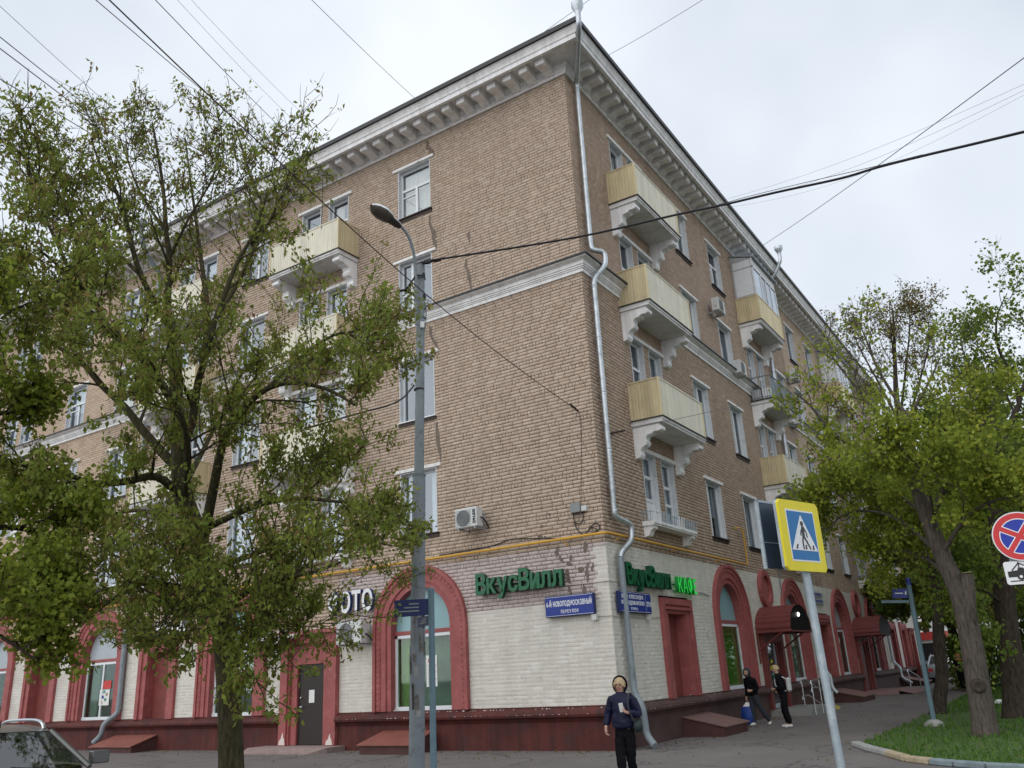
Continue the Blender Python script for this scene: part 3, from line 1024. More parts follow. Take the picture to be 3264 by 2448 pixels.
def blind_window(fac, c, w=2.1, z0=0.95, z1=3.48, mat='panel_red'):
    rect(fac, c - w / 2 + 0.03, c + w / 2 - 0.03, z0, z1 - 0.03)
    m = MB()
    o = w / 2
    i = w / 2 - 0.42
    P_ = lambda h, z: [(-h, z0), (-h, z), (h, z), (h, z0)]
    m.ring_d(P_(o - 0.18, z1 - 0.17), P_(o, z1), 0, 0.11, 'arch_red')
    m.ring_d(P_(i, z1 - 0.40), P_(o - 0.181, z1 - 0.171), 0, 0.06, 'arch_red')
    m.box(-o + 0.12, o - 0.12, -0.14, -0.061, z1 - 0.30, z1 - 0.24, 'arch_red')
    m.add([(-i, 0, z0), (-i, 0.30, z0), (-i, 0.30, z1 - 0.4), (-i, 0, z1 - 0.4)], [(0, 1, 2, 3)], 'arch_red')
    m.add([(i, 0, z0), (i, 0.30, z0), (i, 0.30, z1 - 0.4), (i, 0, z1 - 0.4)], [(0, 1, 2, 3)], 'arch_red')
    m.add([(-i, 0, z1 - 0.4), (i, 0, z1 - 0.4), (i, 0.3, z1 - 0.4), (-i, 0.3, z1 - 0.4)], [(0, 1, 2, 3)], 'arch_red')
    a = put('window_surround', m.mesh('window_surround'), building, fac, c, 0)
    m = MB()
    m.box(-i, i, 0.28, 0.31, z0, z1 - 0.4, mat)
    m.build('blind_panel', a)
    return a
blind_window('R', rv(4.17))
blind_window('R', rv(20.4))
blind_window('R', rv(36.2), 2.2)
blind_window('R', rv(39.9), 2.2)
blind_window('L', -17.1, 2.05)
blind_window('L', -24.35, 2.2)
blind_window('L', -31.9, 2.2)

def medallion(fac, c, z, r=0.66):
    m = MB()
    n = 28
    C_ = lambda q: [(q * math.cos(2 * PI * i / n), q * math.sin(2 * PI * i / n)) for i in range(n)]
    m.ring_d(C_(r - 0.20), C_(r), 0, 0.15, 'arch_red', True)
    m.prism_d(C_(r - 0.201), 0.02, 0.05, 'arch_red')
    put('medallion', m.mesh('medallion'), building, fac, c, z)
medallion('R', rv(12.62), 4.18)
medallion('R', rv(27.55), 4.18)

# the doorway by the left facade's lamp: red surround, dark steel door with a sheet of paper
def doorway(fac, c, w, ztop, dw, zd0, zd1, doormat, sur='arch_red'):
    rect(fac, c - w / 2 + 0.03, c + w / 2 - 0.03, 0.0, ztop - 0.03)
    m = MB()
    o, i = w / 2, dw / 2
    P_ = lambda h, z, zb: [(-h, zb), (-h, z), (h, z), (h, zb)]
    m.ring_d(P_(o - 0.30, ztop - 0.25, zd0), P_(o, ztop, zd0), -0.02, 0.16, sur)
    m.ring_d(P_(o - 0.36, ztop - 0.3, zd0), P_(o - 0.301, ztop - 0.251, zd0), -0.02, 0.10, sur)
    m.ring_d(P_(i, zd1, zd0), P_(o - 0.361, ztop - 0.301, zd0), -0.12, 0.03, sur)
    m.box(-o - 0.10, o + 0.10, -0.28, 0.0, ztop, ztop + 0.12, sur)
    a = put('doorway', m.mesh('doorway'), building, fac, c, 0)
    d = MB()
    d.box(-i, i, 0.04, 0.10, zd0, zd1, doormat)
    dd = d.build('door', a)
    return a, dd
DW, DD = doorway('L', -9.82, 2.28, 3.18, 1.08, 0.14, 2.34, 'door_dark')
m = MB()
m.box(-0.10, 0.12, 0.03, 0.038, 1.27, 1.62, 'paper')
m.build('notice', DD)
m = MB()
m.lathe([(0.035, 0.04), (0.035, 0.02), (0.02, -0.02), (0, -0.02)], (-0.40, 0, 1.42), 8, 'steel', 'y')
m.lathe([(0.035, 0.04), (0.035, 0.02), (0.02, -0.02), (0, -0.02)], (-0.40, 0, 1.17), 8, 'steel', 'y')
m.box(-0.42, -0.30, -0.03, -0.01, 1.16, 1.18, 'steel')
m.build('handle', DD)
for x, h in ((-0.98, 0.34), (0.92, 0.30)):
    m = MB()
    m.prism_d([(x - 0.13, 0.15), (x + 0.14, 0.15), (x + 0.10, 0.15 + h * 0.5), (x + 0.06, 0.15 + h * 0.62), (x + 0.05, 0.15 + h), (x + 0.02, 0.15 + h * 0.9), (x - 0.03, 0.15 + h * 0.5), (x - 0.10, 0.15 + h * 0.35)], 0.10, 0.166, 'bare_white')
    m.build('flaked_plaster', DW)
m = MB()
m.prism_d([(-1.75, 0.0), (1.45, 0.0), (1.45, 0.13), (-1.75, 0.13)], 0.0, 0.75, 'step_concrete')
m.add([(-1.75, -0.75, 0.13), (1.45, -0.75, 0.13), (1.15, -1.15, 0.03), (-1.5, -1.15, 0.03), (-1.75, -0.75, 0), (1.45, -0.75, 0), (1.15, -1.15, 0), (-1.5, -1.15, 0)],
      [(0, 1, 2, 3), (3, 2, 6, 7), (0, 3, 7, 4), (1, 2, 6, 5)], 'step_concrete')
m.build('doorstep', DW)

# the shop entrance under the first canopy on the right facade
c = rv(12.45)
E1, ED = doorway('R', c, 2.3, 2.62, 1.15, 0.2, 2.55, 'glass_dark', 'canopy_red')
m = MB()
for x0, x1, z0, z1 in ((-0.57, -0.47, 0.22, 2.53), (0.47, 0.57, 0.22, 2.53), (-0.47, 0.47, 0.22, 0.36), (-0.47, 0.47, 2.43, 2.53)):
    m.box(x0, x1, 0.01, 0.039, z0, z1, 'film_grey')
m.build('door_frame', ED)
for x, z, mt in ((0.05, 1.72, 'cross_yellow'), (0.12, 1.55, 'cross_yellow'), (-0.1, 1.5, 'cross_yellow'), (0.0, 1.3, 'poster_green'), (0.1, 1.15, 'poster_green')):
    m = MB()
    m.box(x - 0.12, x + 0.10, 0.028, 0.036, z - 0.06, z + 0.05, mt)
    m.build('sticker', ED)
m = MB()                                        # landing, yellow steps
m.prism_d([(-1.1, 0.0), (2.0, 0.0), (2.0, 0.2), (-1.1, 0.2)], 0.0, 1.35, 'step_grey')
m.build('landing', E1)
for i in range(2):
    m = MB()
    m.prism_d([(2.0 + 0.33 * i, 0.0), (2.33 + 0.33 * i, 0.0), (2.33 + 0.33 * i, 0.14 - 0.06 * i), (2.0 + 0.33 * i, 0.14 - 0.06 * i)], 0.03, 1.38, 'step_yellow')
    m.build('step', E1)
c2 = rv(27.4)
E2, ED2 = doorway('R', c2, 2.4, 2.75, 1.3, 0.15, 2.55, 'door_red', 'panel_red')
m = MB()
m.prism_d([(-1.6, 0.0), (2.2, 0.0), (2.2, 0.15), (-1.6, 0.15)], 0.0, 1.6, 'pink_tile')
m.add([(-1.6, -1.6, 0.15), (2.2, -1.6, 0.15), (2.6, -2.3, 0.01), (-1.9, -2.3, 0.01)], [(0, 1, 2, 3)], 'pink_tile')
m.build('landing', E2)
_, _ = doorway('R', rv(42.3), 1.8, 3.1, 1.1, 0.1, 2.4, 'door_red', 'panel_red')

# ---- swept mouldings, mitred at the corner
def sweep(prof, s_left, s_right, mat, closed=True):
    """outline (d, z) along the left facade from s_left to the corner and on along the right facade to s_right"""
    m = MB()
    n = len(prof)
    vs = [(s_left, -d, z) for d, z in prof] + [(XR + d, -d, z) for d, z in prof] + [(XR + d, s_right, z) for d, z in prof]
    fs = []
    for k in range(2):
        for i in range(n if closed else n - 1):
            j = (i + 1) % n
            fs.append((k * n + i, k * n + j, (k + 1) * n + j, (k + 1) * n + i))
    fs += [tuple(range(n)), tuple(range(2 * n, 3 * n))]
    m.add(vs, fs, mat)
    return m
CORN = [(d_ if d_ < 0.5 else d_ - 0.115, z_) for d_, z_ in [(0, 18.53), (0.07, 18.53), (0.07, 18.60), (0.10, 18.62), (0.10, 18.74), (0.16, 18.80), (0.16, 18.93), (0.92, 18.93), (0.92, 18.79), (1.02, 18.79),
        (1.02, 18.93), (1.05, 18.95), (1.07, 19.03), (1.12, 19.12), (1.14, 19.13), (1.14, 19.18), (0, 19.18)]]
BELT = [(0, 11.98), (0.06, 11.98), (0.06, 12.08), (0.09, 12.08), (0.09, 12.12), (0.12, 12.12), (0.12, 12.17), (0.15, 12.17), (0.15, 12.27), (0.30, 12.31), (0.30, 12.36), (0, 12.37)]
def blocks(name, prof, step, mat, gap=0.008):
    corner = sweep(prof, -1.15 + gap, 1.0 - gap, mat)
    corner.build(name, building, bevel=0.0)
    def one(w):
        m = MB()
        m.prism_s(prof, 0, w - gap, mat)
        return m.mesh(name)
    s = -1.15
    while s > SL + 0.01:
        w = min(step, s - SL)
        put(name, cached((name, round(w, 3)), lambda: one(w)), building, 'L', s - w + gap, 0)
        s -= w
    s = 1.0
    while s < SR - 0.01:
        w = min(step, SR - s)
        put(name, cached((name, round(w, 3)), lambda: one(w)), building, 'R', s, 0)
        s += w
blocks('cornice_block', CORN, 1.17, 'trim_white')
blocks('belt_block', BELT, 1.17, 'trim_white')
sweep([(0, 12.375), (0.34, 12.365), (0.345, 12.34), (0.355, 12.34), (0.355, 12.385), (0, 12.43)], SL, SR, 'roof_dark').build('belt_flashing', building)
sweep([(0.3, 19.185), (1.07, 19.185), (1.08, 19.165), (1.10, 19.165), (1.10, 19.31), (1.05, 19.33), (0.3, 19.42)], SL, SR, 'roof_dark').build('gutter', building)
def corbel_mesh():
    m = MB()
    w = 0.15
    prof = [(0.10, 18.925), (0.76, 18.925), (0.76, 18.865), (0.735, 18.852), (0.735, 18.80), (0.70, 18.785), (0.70, 18.665), (0.66, 18.645),
            (0.45, 18.66), (0.30, 18.665), (0.2, 18.62), (0.10, 18.60)]
    m.prism_s(prof, -w, w, 'trim_white')
    return m.mesh('corbel', bevel=0.012)
s = -0.32
while s > SL + 0.3:
    put('corbel', cached('corbel', corbel_mesh), building, 'L', s, 0)
    s -= 0.581
s = 0.48
while s < SR - 0.2:
    put('corbel', cached('corbel', corbel_mesh), building, 'R', s, 0)
    s += 0.581
m = MB()                                        # hipped roof
rz0, rz1 = 19.33, 21.6
m.add([(SL, -1.04, rz0), (XR + 1.04, -1.04, rz0), (XR + 1.04, SR, rz0), (XR - 13.2, SR, rz0), (XR - 13.2, 13.2, rz0), (SL, 13.2, rz0),
       (SL, 6, rz1), (XR - 6, 6, rz1), (XR - 6, SR, rz1)],
      [(0, 1, 7, 6), (1, 2, 8, 7), (5, 4, 7, 6), (4, 3, 8, 7), (0, 6, 5), (2, 3, 8)], 'roof_dark')
m.build('roof', building)
m = MB()
wm = 'mortar_brown'
m.add([(SL, 0, 0), (SL, 12, 0), (SL, 12, 19.2), (SL, 0, 19.2)], [(0, 1, 2, 3)], 'brick_tan')
m.add([(XR, SR, 0), (XR - 12, SR, 0), (XR - 12, SR, 19.2), (XR, SR, 19.2)], [(0, 1, 2, 3)], 'brick_tan')
m.add([(SL, 12, 0), (XR - 12, 12, 0), (XR - 12, 12, 19.2), (SL, 12, 19.2)], [(0, 1, 2, 3)], 'brick_tan')
m.add([(XR - 12, 12, 0), (XR - 12, SR, 0), (XR - 12, SR, 19.2), (XR - 12, 12, 19.2)], [(0, 1, 2, 3)], 'brick_tan')
m.build('rear_wall', building)

# plinth with its rounded ledge; broken at the doorways
PL = [(0, 0.0), (0.06, 0.0), (0.06, 0.62), (0.12, 0.70), (0.21, 0.745), (0.225, 0.80), (0.20, 0.86), (0.13, 0.905), (0.03, 0.945), (0.03, 0.975), (0, 0.975)]
sweep(PL, -8.66, 0.02, 'plinth_red').build('plinth', building)
def run(fac, s0, s1, mat):
    m = MB()
    m.prism_s(PL, 0, s1 - s0, mat)
    put('plinth', m.mesh('plinth'), building, fac, s0, 0)
run('R', 0.022, c - 1.16, 'plinth_brown')
run('R', c + 1.16, c2 - 1.21, 'plinth_brown')
run('R', c2 + 1.21, rv(42.3) - 0.91, 'plinth_brown')
run('R', rv(42.3) + 0.91, SR, 'plinth_brown')
run('L', -36.9, -10.97, 'plinth_red')

# red sheet-metal ledge over the left shops
m = MB()
m.prism_s([(0, 4.93), (0.22, 4.95), (0.24, 4.99), (0.22, 5.06), (0, 5.16)], 0, 17, 'panel_red')
put('ledge', m.mesh('ledge'), building, 'L', -32.0, 0)

# ------------------------------------------------------------------ walls of single bricks
def zone(fac, s, z):
    j = ((int(s * 3.1) * 7919 + int(z * 11) * 104729) % 97) / 97.0
    if fac == 'L':
        if z > 4.70:
            return 'tan'
        if z > 3.36 + 0.06 * (s + 2.0) * 0.1:
            if s > -0.22 and z < 4.6:
                return 'white'
            return 'lilac' if s > -8.9 + 0.3 * j else 'tan'
        return 'white'
    if z < 4.72 - 0.05 * j:
        return 'white'
    return 'red_tan'
NEAR = {'L': -22.0, 'R': 21.0}                  # beyond, single bricks are too small to tell apart: the material shows them
def brickfar(name, c1, c2, mort):
    m, t, b = newmat(name)
    gq = t.nodes.new('ShaderNodeNewGeometry')
    sp = t.nodes.new('ShaderNodeSeparateXYZ')
    t.links.new(gq.outputs['Position'], sp.inputs[0])
    ad = t.nodes.new('ShaderNodeMath')
    t.links.new(sp.outputs[0], ad.inputs[0])
    t.links.new(sp.outputs[1], ad.inputs[1])
    cb = t.nodes.new('ShaderNodeCombineXYZ')
    t.links.new(ad.outputs[0], cb.inputs[0])
    t.links.new(sp.outputs[2], cb.inputs[1])
    bt = t.nodes.new('ShaderNodeTexBrick')
    bt.inputs['Scale'].default_value = 1.0
    bt.inputs['Brick Width'].default_value = STR
    bt.inputs['Row Height'].default_value = CRS
    bt.inputs['Mortar Size'].default_value = 0.006
    bt.inputs['Color1'].default_value = (*c1, 1)
    bt.inputs['Color2'].default_value = (*c2, 1)
    bt.inputs['Mortar'].default_value = (*mort, 1)
    t.links.new(cb.outputs[0], bt.inputs['Vector'])
    n = noise(t, 1.1, 7, 0.65, 'Position')
    r = rampn(t, n.outputs['Fac'], [(0.35, (0.85, 0.83, 0.83)), (0.7, (1.1, 1.1, 1.1))])
    mm = mixc(t, 1.0, bt.outputs['Color'], r.outputs[0], 'MULTIPLY')
    t.links.new(mm.outputs[2], b.inputs['Base Color'])
    b.inputs['Roughness'].default_value = 0.9
    bump(t, b, bt.outputs['Fac'], -0.4, 0.01)
    MATS[name] = m
brickfar('brick_far', (0.47, 0.35, 0.25), (0.56, 0.435, 0.325), (0.10, 0.07, 0.05))
brickfar('brick_far_white', (0.64, 0.61, 0.55), (0.70, 0.67, 0.61), (0.45, 0.42, 0.37))
FARMAT = {'tan': 'brick_far', 'red_tan': 'brick_far', 'lilac': 'brick_far', 'white': 'brick_far_white'}
MORT = {'tan': 'mortar_brown', 'red_tan': 'mortar_brown', 'lilac': 'mortar_lilac', 'white': 'mortar_white'}
BMAT = {'tan': 'brick_tan', 'red_tan': 'brick_red_tan', 'lilac': 'brick_lilac', 'white': 'brick_white'}
ORDER = ['tan', 'red_tan', 'lilac', 'white']

bricks = []                                     # fac, s0, s1, z0, z1, zone
for fac, lo, hi in (('L', SL, XR), ('R', 0.0, SR)):
    wall = MB()
    nrow = int((18.55 - 0.95) / CRS) + 1
    for r in range(-10, nrow):
        z0 = 0.95 + r * CRS
        if r < 0:
            z0 = 0.95 + r * 0.095
            z1 = z0 + 0.095
        else:
            z1 = min(z0 + CRS, 18.56)
        bl = blocked(fac, z0, z1)
        free, cur = [], lo
        for a, b in bl:
            if a > cur:
                free.append((cur, a))
            cur = max(cur, b)
        if cur < hi:
            free.append((cur, hi))
        cut = NEAR[fac]
        rr = random.Random(r * 31 + (7 if fac == 'L' else 1))
        hdr = r % 5 == 2
        unit = HDR if hdr else STR
        off = (r % 2) * STR / 2 + rr.uniform(-0.035, 0.035)
        for a, b in free:
            for (p, q) in ((a, min(b, cut)), (max(a, cut), b)):
                if q <= p:
                    continue
                near = (p >= cut - 1e-6) if fac == 'L' else (q <= cut + 1e-6)
                zc = (z0 + z1) / 2
                segs = [(p, q)]
                if fac == 'L' and near:
                    segs, x = [], p
                    for brk in (-8.75, -0.22, q):
                        if x < min(brk, q):
                            segs.append((x, min(brk, q)))
                            x = min(brk, q)
                for (u, w) in segs:
                    zn = zone(fac, (u + w) / 2, zc)
                    mat = MORT[zn] if near else FARMAT[zn]
                    vv = [(u, 0, z0), (w, 0, z0), (w, 0, z1), (u, 0, z1)] if fac == 'L' else [(XR, u, z0), (XR, w, z0), (XR, w, z1), (XR, u, z1)]
                    wall.add(vv, [(0, 1, 2, 3)], mat)
                if near and r >= 0 and z1 - z0 > 0.05:
                    x = p
                    first = True
                    while x < q - 0.03:
                        if first:
                            L = (math.floor((x - off) / unit) + 1) * unit + off - x
                            if L < 0.05:
                                L += unit
                            first = False
                        elif hdr:
                            L = STR if rr.random() < 0.07 else HDR
                        else:
                            L = HDR if rr.random() < 0.05 else STR
                        e = min(x + L, q)
                        if q - e < 0.05:
                            e = q
                        zn = zone(fac, (x + e) / 2, zc)
                        gp = 0.0035 if zn == 'white' else 0.0075
                        bricks.append((fac, x + gp * 0.75, e - gp * 0.75, z0 + gp, z1 - gp, zn))
                        x = e
    wall.build('wall', building, recalc=False)

def proj_size(b):
    fac, a, c_, z0, z1, zn = b
    s_, z_ = (a + c_) / 2, (z0 + z1) / 2
    pos = Vector((s_, 0, z_)) if fac == 'L' else Vector((XR, s_, z_))
    v = CAM - pos
    nrm = Vector((0, -1, 0)) if fac == 'L' else Vector((1, 0, 0))
    return (c_ - a) * v.normalized().dot(nrm) / v.length_squared
full = [i for i, b in enumerate(bricks) if abs((b[2] - b[1]) - (STR - 0.009)) < 0.0055 and abs(b[4] - b[3] - (CRS - 0.011)) < 0.0055]
full.sort(key=lambda i: -proj_size(bricks[i]))
single = set(full[:290])
def brick_arrays(A):
    """A: n x 6 array s0, s1, z0, z1, front, inset -> vertices in the facade frame"""
    n = len(A)
    V = np.zeros((n, 8, 3))
    s0, s1, z0, z1, d, i = A.T
    for k, (a, b) in enumerate(((s0, z0), (s1, z0), (s1, z1), (s0, z1))):
        V[:, k, 0], V[:, k, 1], V[:, k, 2] = a, 0.0, b
    for k, (a, b) in enumerate(((s0 + i, z0 + i), (s1 - i, z0 + i), (s1 - i, z1 - i), (s0 + i, z1 - i))):
        V[:, 4 + k, 0], V[:, 4 + k, 1], V[:, 4 + k, 2] = a, -d, b
    return V
BF = np.array([(4, 5, 6, 7), (0, 1, 5, 4), (1, 2, 6, 5), (2, 3, 7, 6), (3, 0, 4, 7)])
def raw_mesh(name, V, F, mats, midx=None, tint=None):
    me = bpy.data.meshes.new(name)
    nv, nf, k = len(V), len(F), F.shape[1]
    me.vertices.add(nv)
    me.vertices.foreach_set('co', np.ascontiguousarray(V, dtype=np.float32).ravel())
    me.loops.add(nf * k)
    me.loops.foreach_set('vertex_index', np.ascontiguousarray(F, dtype=np.int32).ravel())
    me.polygons.add(nf)
    me.polygons.foreach_set('loop_start', np.arange(0, nf * k, k, dtype=np.int32))
    for mt in mats:
        me.materials.append(MATS[mt])
    if midx is not None:
        me.polygons.foreach_set('material_index', np.ascontiguousarray(midx, dtype=np.int32))
    if tint is not None:
        at = me.attributes.new('tint', 'FLOAT', 'FACE')
        at.data.foreach_set('value', np.ascontiguousarray(tint, dtype=np.float32))
    me.update(calc_edges=True)
    me.validate()
    return me
for fac in 'LR':
    sel = [b for i, b in enumerate(bricks) if b[0] == fac and i not in single]
    A = np.array([[b[1], b[2], b[3], b[4], 0.008, 0.006] for b in sel])
    A[:, 4] = 0.006 + RNG.random(len(A)) * 0.006
    jit = RNG.normal(0, 0.0015, (len(A), 4))
    A[:, :4] += jit
    paintedz = np.array([b[5] == 'white' for b in sel])
    A[paintedz, 4] = 0.0012 + RNG.random(int(paintedz.sum())) ** 2 * 0.0035
    V = brick_arrays(A)
    if fac == 'R':
        V = np.stack([XR - V[:, :, 1], V[:, :, 0], V[:, :, 2]], axis=2)
    F = (np.arange(len(A))[:, None, None] * 8 + BF[None]).reshape(-1, 4)
    mi = np.repeat(np.array([ORDER.index(b[5]) for b in sel]), 5)
    ti = np.repeat(np.clip(RNG.normal(0.5, 0.22, len(A)), 0, 1), 5)
    me = raw_mesh('brickwork', V.reshape(-1, 3), F, [BMAT[k] for k in ORDER], mi, ti)
    tag(link('brickwork', me, building), kind='stuff')
variants = {}
def brick_variant(zn, k):
    key = (zn, k)
    if key not in variants:
        g_ = 0.0025 if zn == 'white' else -0.0015
        A = np.array([[-STR / 2 + 0.006 - g_, STR / 2 - 0.006 + g_, -CRS / 2 + 0.006 - g_, CRS / 2 - 0.006 + g_, (0.0012 if zn == 'white' else 0.007) + 0.0009 * (k % 4), 0.006]])
        V = brick_arrays(A).reshape(-1, 3)
        V[:, 0] += RNG.normal(0, 0.0015, 8)
        V[:, 2] += RNG.normal(0, 0.0015, 8)
        variants[key] = raw_mesh('brick', V, BF.copy(), [BMAT[zn]], None, np.full(5, 0.08 + 0.84 * k / 9))
    return variants[key]
for i in sorted(single):
    b = bricks[i]
    o = bpy.data.objects.new('brick', brick_variant(b[5], RNG.integers(10)))
    loc, rz = fp(b[0], (b[1] + b[2]) / 2, (b[3] + b[4]) / 2)
    o.location = loc
    o.rotation_euler = (0, 0, rz)
    o.parent = building
    COL.objects.link(o)

# grey cement smears over old cracks in the left facade
def smear(pts, w=0.055):
    m = MB()
    rr = random.Random(int(pts[0][0] * 13 + pts[0][1]))
    prev = None
    path = []
    for (x0, y0), (x1, y1) in zip(pts[:-1], pts[1:]):
        for k in range(4):
            path.append((x0 + (x1 - x0) * k / 4, y0 + (y1 - y0) * k / 4))
    path.append(pts[-1])
    n = len(path)
    lf, rt = [], []
    for i, (x, y) in enumerate(path):
        s_, z_ = on_left(x, y, 0.014)
        f_ = min(1.0, 0.35 + 2.2 * min(i, n - 1 - i) / n)
        ww = w * f_ * (0.6 + 0.8 * rr.random())
        sh = (rr.random() - 0.5) * 0.05
        lf.append((s_ - ww + sh, z_))
        rt.append((s_ + ww + sh, z_))
    m.ring_d(lf, rt, 0.0, 0.014, 'cement')
    m.build('cement_patch', building)
for pts, w in (([(1360, 448), (1362, 470), (1375, 482), (1383, 497)], 0.09), ([(1367, 687), (1372, 723), (1383, 741), (1384, 763), (1391, 789)], 0.085),
               ([(1485, 825), (1488, 860), (1497, 890), (1505, 930)], 0.06), ([(1495, 735), (1496, 770)], 0.05), ([(1369, 1038), (1377, 1080), (1396, 1108)], 0.07),
               ([(1390, 1345), (1393, 1390), (1405, 1470)], 0.065)):
    smear(pts, w)
lq = lambda x, y: (1400 + x * 0.2411, 1560 + y * 0.2411)
for a, w in (([(1560, 765), (1556, 830), (1562, 890)], 0.05), ([(1595, 880), (1615, 930), (1650, 975)], 0.055), ([(1742, 865), (1735, 900), (1750, 945)], 0.045),
             ([(1700, 950), (1715, 985), (1740, 1005)], 0.08), ([(1698, 1045), (1690, 1110), (1710, 1180), (1712, 1245)], 0.055), ([(1965, 965), (1955, 1080), (1970, 1225)], 0.045),
             ([(2025, 965), (2032, 1080)], 0.03), ([(1708, 1275), (1735, 1400)], 0.045), ([(1915, 1260), (1918, 1420)], 0.05), ([(1875, 1025), (1878, 1095)], 0.10),
             ([(1932, 685), (1930, 760), (1935, 840)], 0.05), ([(1145, 1005), (1147, 1060)], 0.05), ([(1320, 600), (1335, 640)], 0.07), ([(1395, 615), (1400, 650)], 0.06),
             ([(1355, 465), (1358, 500)], 0.05), ([(1455, 310), (1458, 345)], 0.04)):
    smear([lq(*p_) for p_ in a], w)
# ------------------------------------------------------------------ lettering
def letter_mesh(ch, size, depth, bold, front, side):
    cu = bpy.data.curves.new('letter', 'FONT')
    cu.body = ch
    cu.size = size
    cu.extrude = depth / 2
    cu.offset = bold
    cu.resolution_u = 3
    o = bpy.data.objects.new('letter', cu)
    COL.objects.link(o)
    bpy.context.view_layer.update()
    me = bpy.data.meshes.new_from_object(o.evaluated_get(bpy.context.evaluated_depsgraph_get()))
    bpy.data.objects.remove(o)
    bpy.data.curves.remove(cu)
    xs = [v.co.x for v in me.vertices] or [0]
    x0, x1 = min(xs), max(xs)
    for v in me.vertices:                       # stand it up: reads along x, faces -y
        x, y, z = v.co
        v.co = (x - x0, -z - depth / 2, y)
    me.materials.clear()
    me.materials.append(MATS[front])
    me.materials.append(MATS[side])
    for p in me.polygons:
        p.material_index = 0 if abs(p.normal.y) > 0.7 else 1
    me.update()
    return me, x1 - x0
def lettering(parent, text, x, y, z, size, depth, bold, front, side, sizes=None, gap=0.12, width=None, name='letter'):
    """one object per letter, from x on; width stretches the whole line to that length"""
    items, cx = [], 0.0
    for i, ch in enumerate(text):
        sz = size * (sizes[i] if sizes else 1)
        if ch == ' ':
            cx += size * 0.42
            continue
        me, w = cached(('let', ch, round(sz, 4), depth, bold, front, side), lambda: letter_mesh(ch, sz, depth, bold, front, side))
        items.append((me, cx))
        cx += w + size * gap
    total = cx - size * gap
    k = width / total if width else 1.0
    for me, lx in items:
        o = link(name, me, parent, (x + lx * k, y, z))
        o.scale = (k, 1, 1)
    return total * k

# ---- shop lettering on both facades
def shop_sign(fac, px0, px1, label):
    conv = on_left if fac == 'L' else on_right
    s0, z0 = conv(*px0, 0.12)
    s1, z1 = conv(*px1, 0.12)
    w = s1 - s0
    loc, rz = fp(fac, s0, (z0 + z1) / 2, 0.10)
    e = empty('shop_lettering', loc, rz, label, 'shop sign')
    lettering(e, 'ВкусВилл', 0, 0, 0, 0.70, 0.13, 0.018, 'letter_green', 'letter_green_side',
              [1.0, 0.98, 0.98, 0.98, 1.0, 0.98, 0.98, 0.98], 0.03, w)
    m = MB()
    m.box(0.1, w - 0.1, 0.05, 0.08, 0.16, 0.20, 'letter_green_side')
    m.box(0.1, w - 0.1, 0.05, 0.08, 0.0, 0.04, 'letter_green_side')
    m.build('mounting_bar', e)
    return e, w
e, w = shop_sign('L', (1524, 1893), (1800, 1868), 'dark green raised shop lettering on the lilac brick left of the corner')
e, w = shop_sign('R', (1990, 1863), (2130, 1876), 'dark green raised shop lettering on the white wall just right of the corner drainpipe')
s0, z0 = on_right(2154, 1887, 0.12)
s1, z1 = on_right(2226, 1890, 0.12)
loc, rz = fp('R', s0, z0, 0.10)
e = empty('cafe_lettering', loc, rz, 'bright lit green cafe lettering above the first blind red window', 'shop sign')
lettering(e, 'КАФЕ', 0.05, 0, 0, 0.56, 0.11, 0.008, 'letter_lit_green', 'letter_cafe_side', None, 0.10, s1 - s0 - 0.35)
m = MB()
m.box(0.05, s1 - s0 - 0.05, 0.05, 0.08, 0.2, 0.24, 'letter_green_side')
m.build('mounting_bar', e)
s0, z0 = on_left(1052, 1958, 0.1)
s1, z1 = on_left(1194, 1948, 0.1)
e = empty('photo_lettering', (s0, -0.08, z0), 0, 'white letters with blue sides above the dark steel door', 'shop sign')
lettering(e, 'ФОТО', 0, 0, 0, 0.78, 0.12, 0.022, 'letter_white', 'letter_blue_side', None, 0.09, s1 - s0)
s0, z0 = on_left(440, 2033, 0.1)
e = empty('garden_shop_lettering', (s0, -0.08, z0), 0, 'plain white raised letters above the blind red window behind the big tree', 'shop sign')
lettering(e, 'ДАЧНИК', 0, 0, 0, 0.60, 0.08, 0.016, 'letter_white', 'box_grey', None, 0.10, 2.75)

# ---- blue street name plates
def name_plate(fac, pxl, pxr, pzt, pzb, label, lines, num=None):
    conv = on_left if fac == 'L' else on_right
    s0, z0 = conv(*pxl, 0.16)
    s1, _ = conv(*pxr, 0.16)
    h = 0.50
    loc, rz = fp(fac, s0, z0, 0.05)
    e = empty('street_name_plate', loc, rz, label, 'street sign')
    w = s1 - s0
    m = MB()
    m.box(0, w, -0.10, 0.0, 0, h, 'sign_blue_edge')
    m.box(0.012, w - 0.012, -0.112, -0.1005, 0.012, h - 0.012, 'sign_blue')
    m.build('panel', e, bevel=0.006)
    m = MB()
    for a in ((0.02, w - 0.02, h - 0.032, h - 0.024), (0.02, w - 0.02, 0.024, 0.032)):
        m.box(a[0], a[1], -0.1135, -0.1125, a[2], a[3], 'sign_white')
    if num:
        m.box(w - 0.33, w - 0.322, -0.1135, -0.1125, 0.02, h - 0.02, 'sign_white')
    m.build('border_line', e)
    for text, x, z, size, wd in lines:
        lettering(e, text, x, -0.112, z, size, 0.004, 0.004, 'sign_white', 'sign_white', None, 0.13, wd)
    m = MB()
    m.box(w * 0.92, w * 0.92 + 0.12, -0.08, 0.03, -0.14, -0.002, 'box_white')
    m.build('junction_box', e)
    return e, w
l1 = (1400 + 752 * 0.4510, 1700 + 600 * 0.4510)
l2 = (1400 + 1098 * 0.4510, 1700 + 568 * 0.4510)
e, w = name_plate('L', l1, l2, 0, 0, 'long blue street name plate left of the corner, without a house number', [])
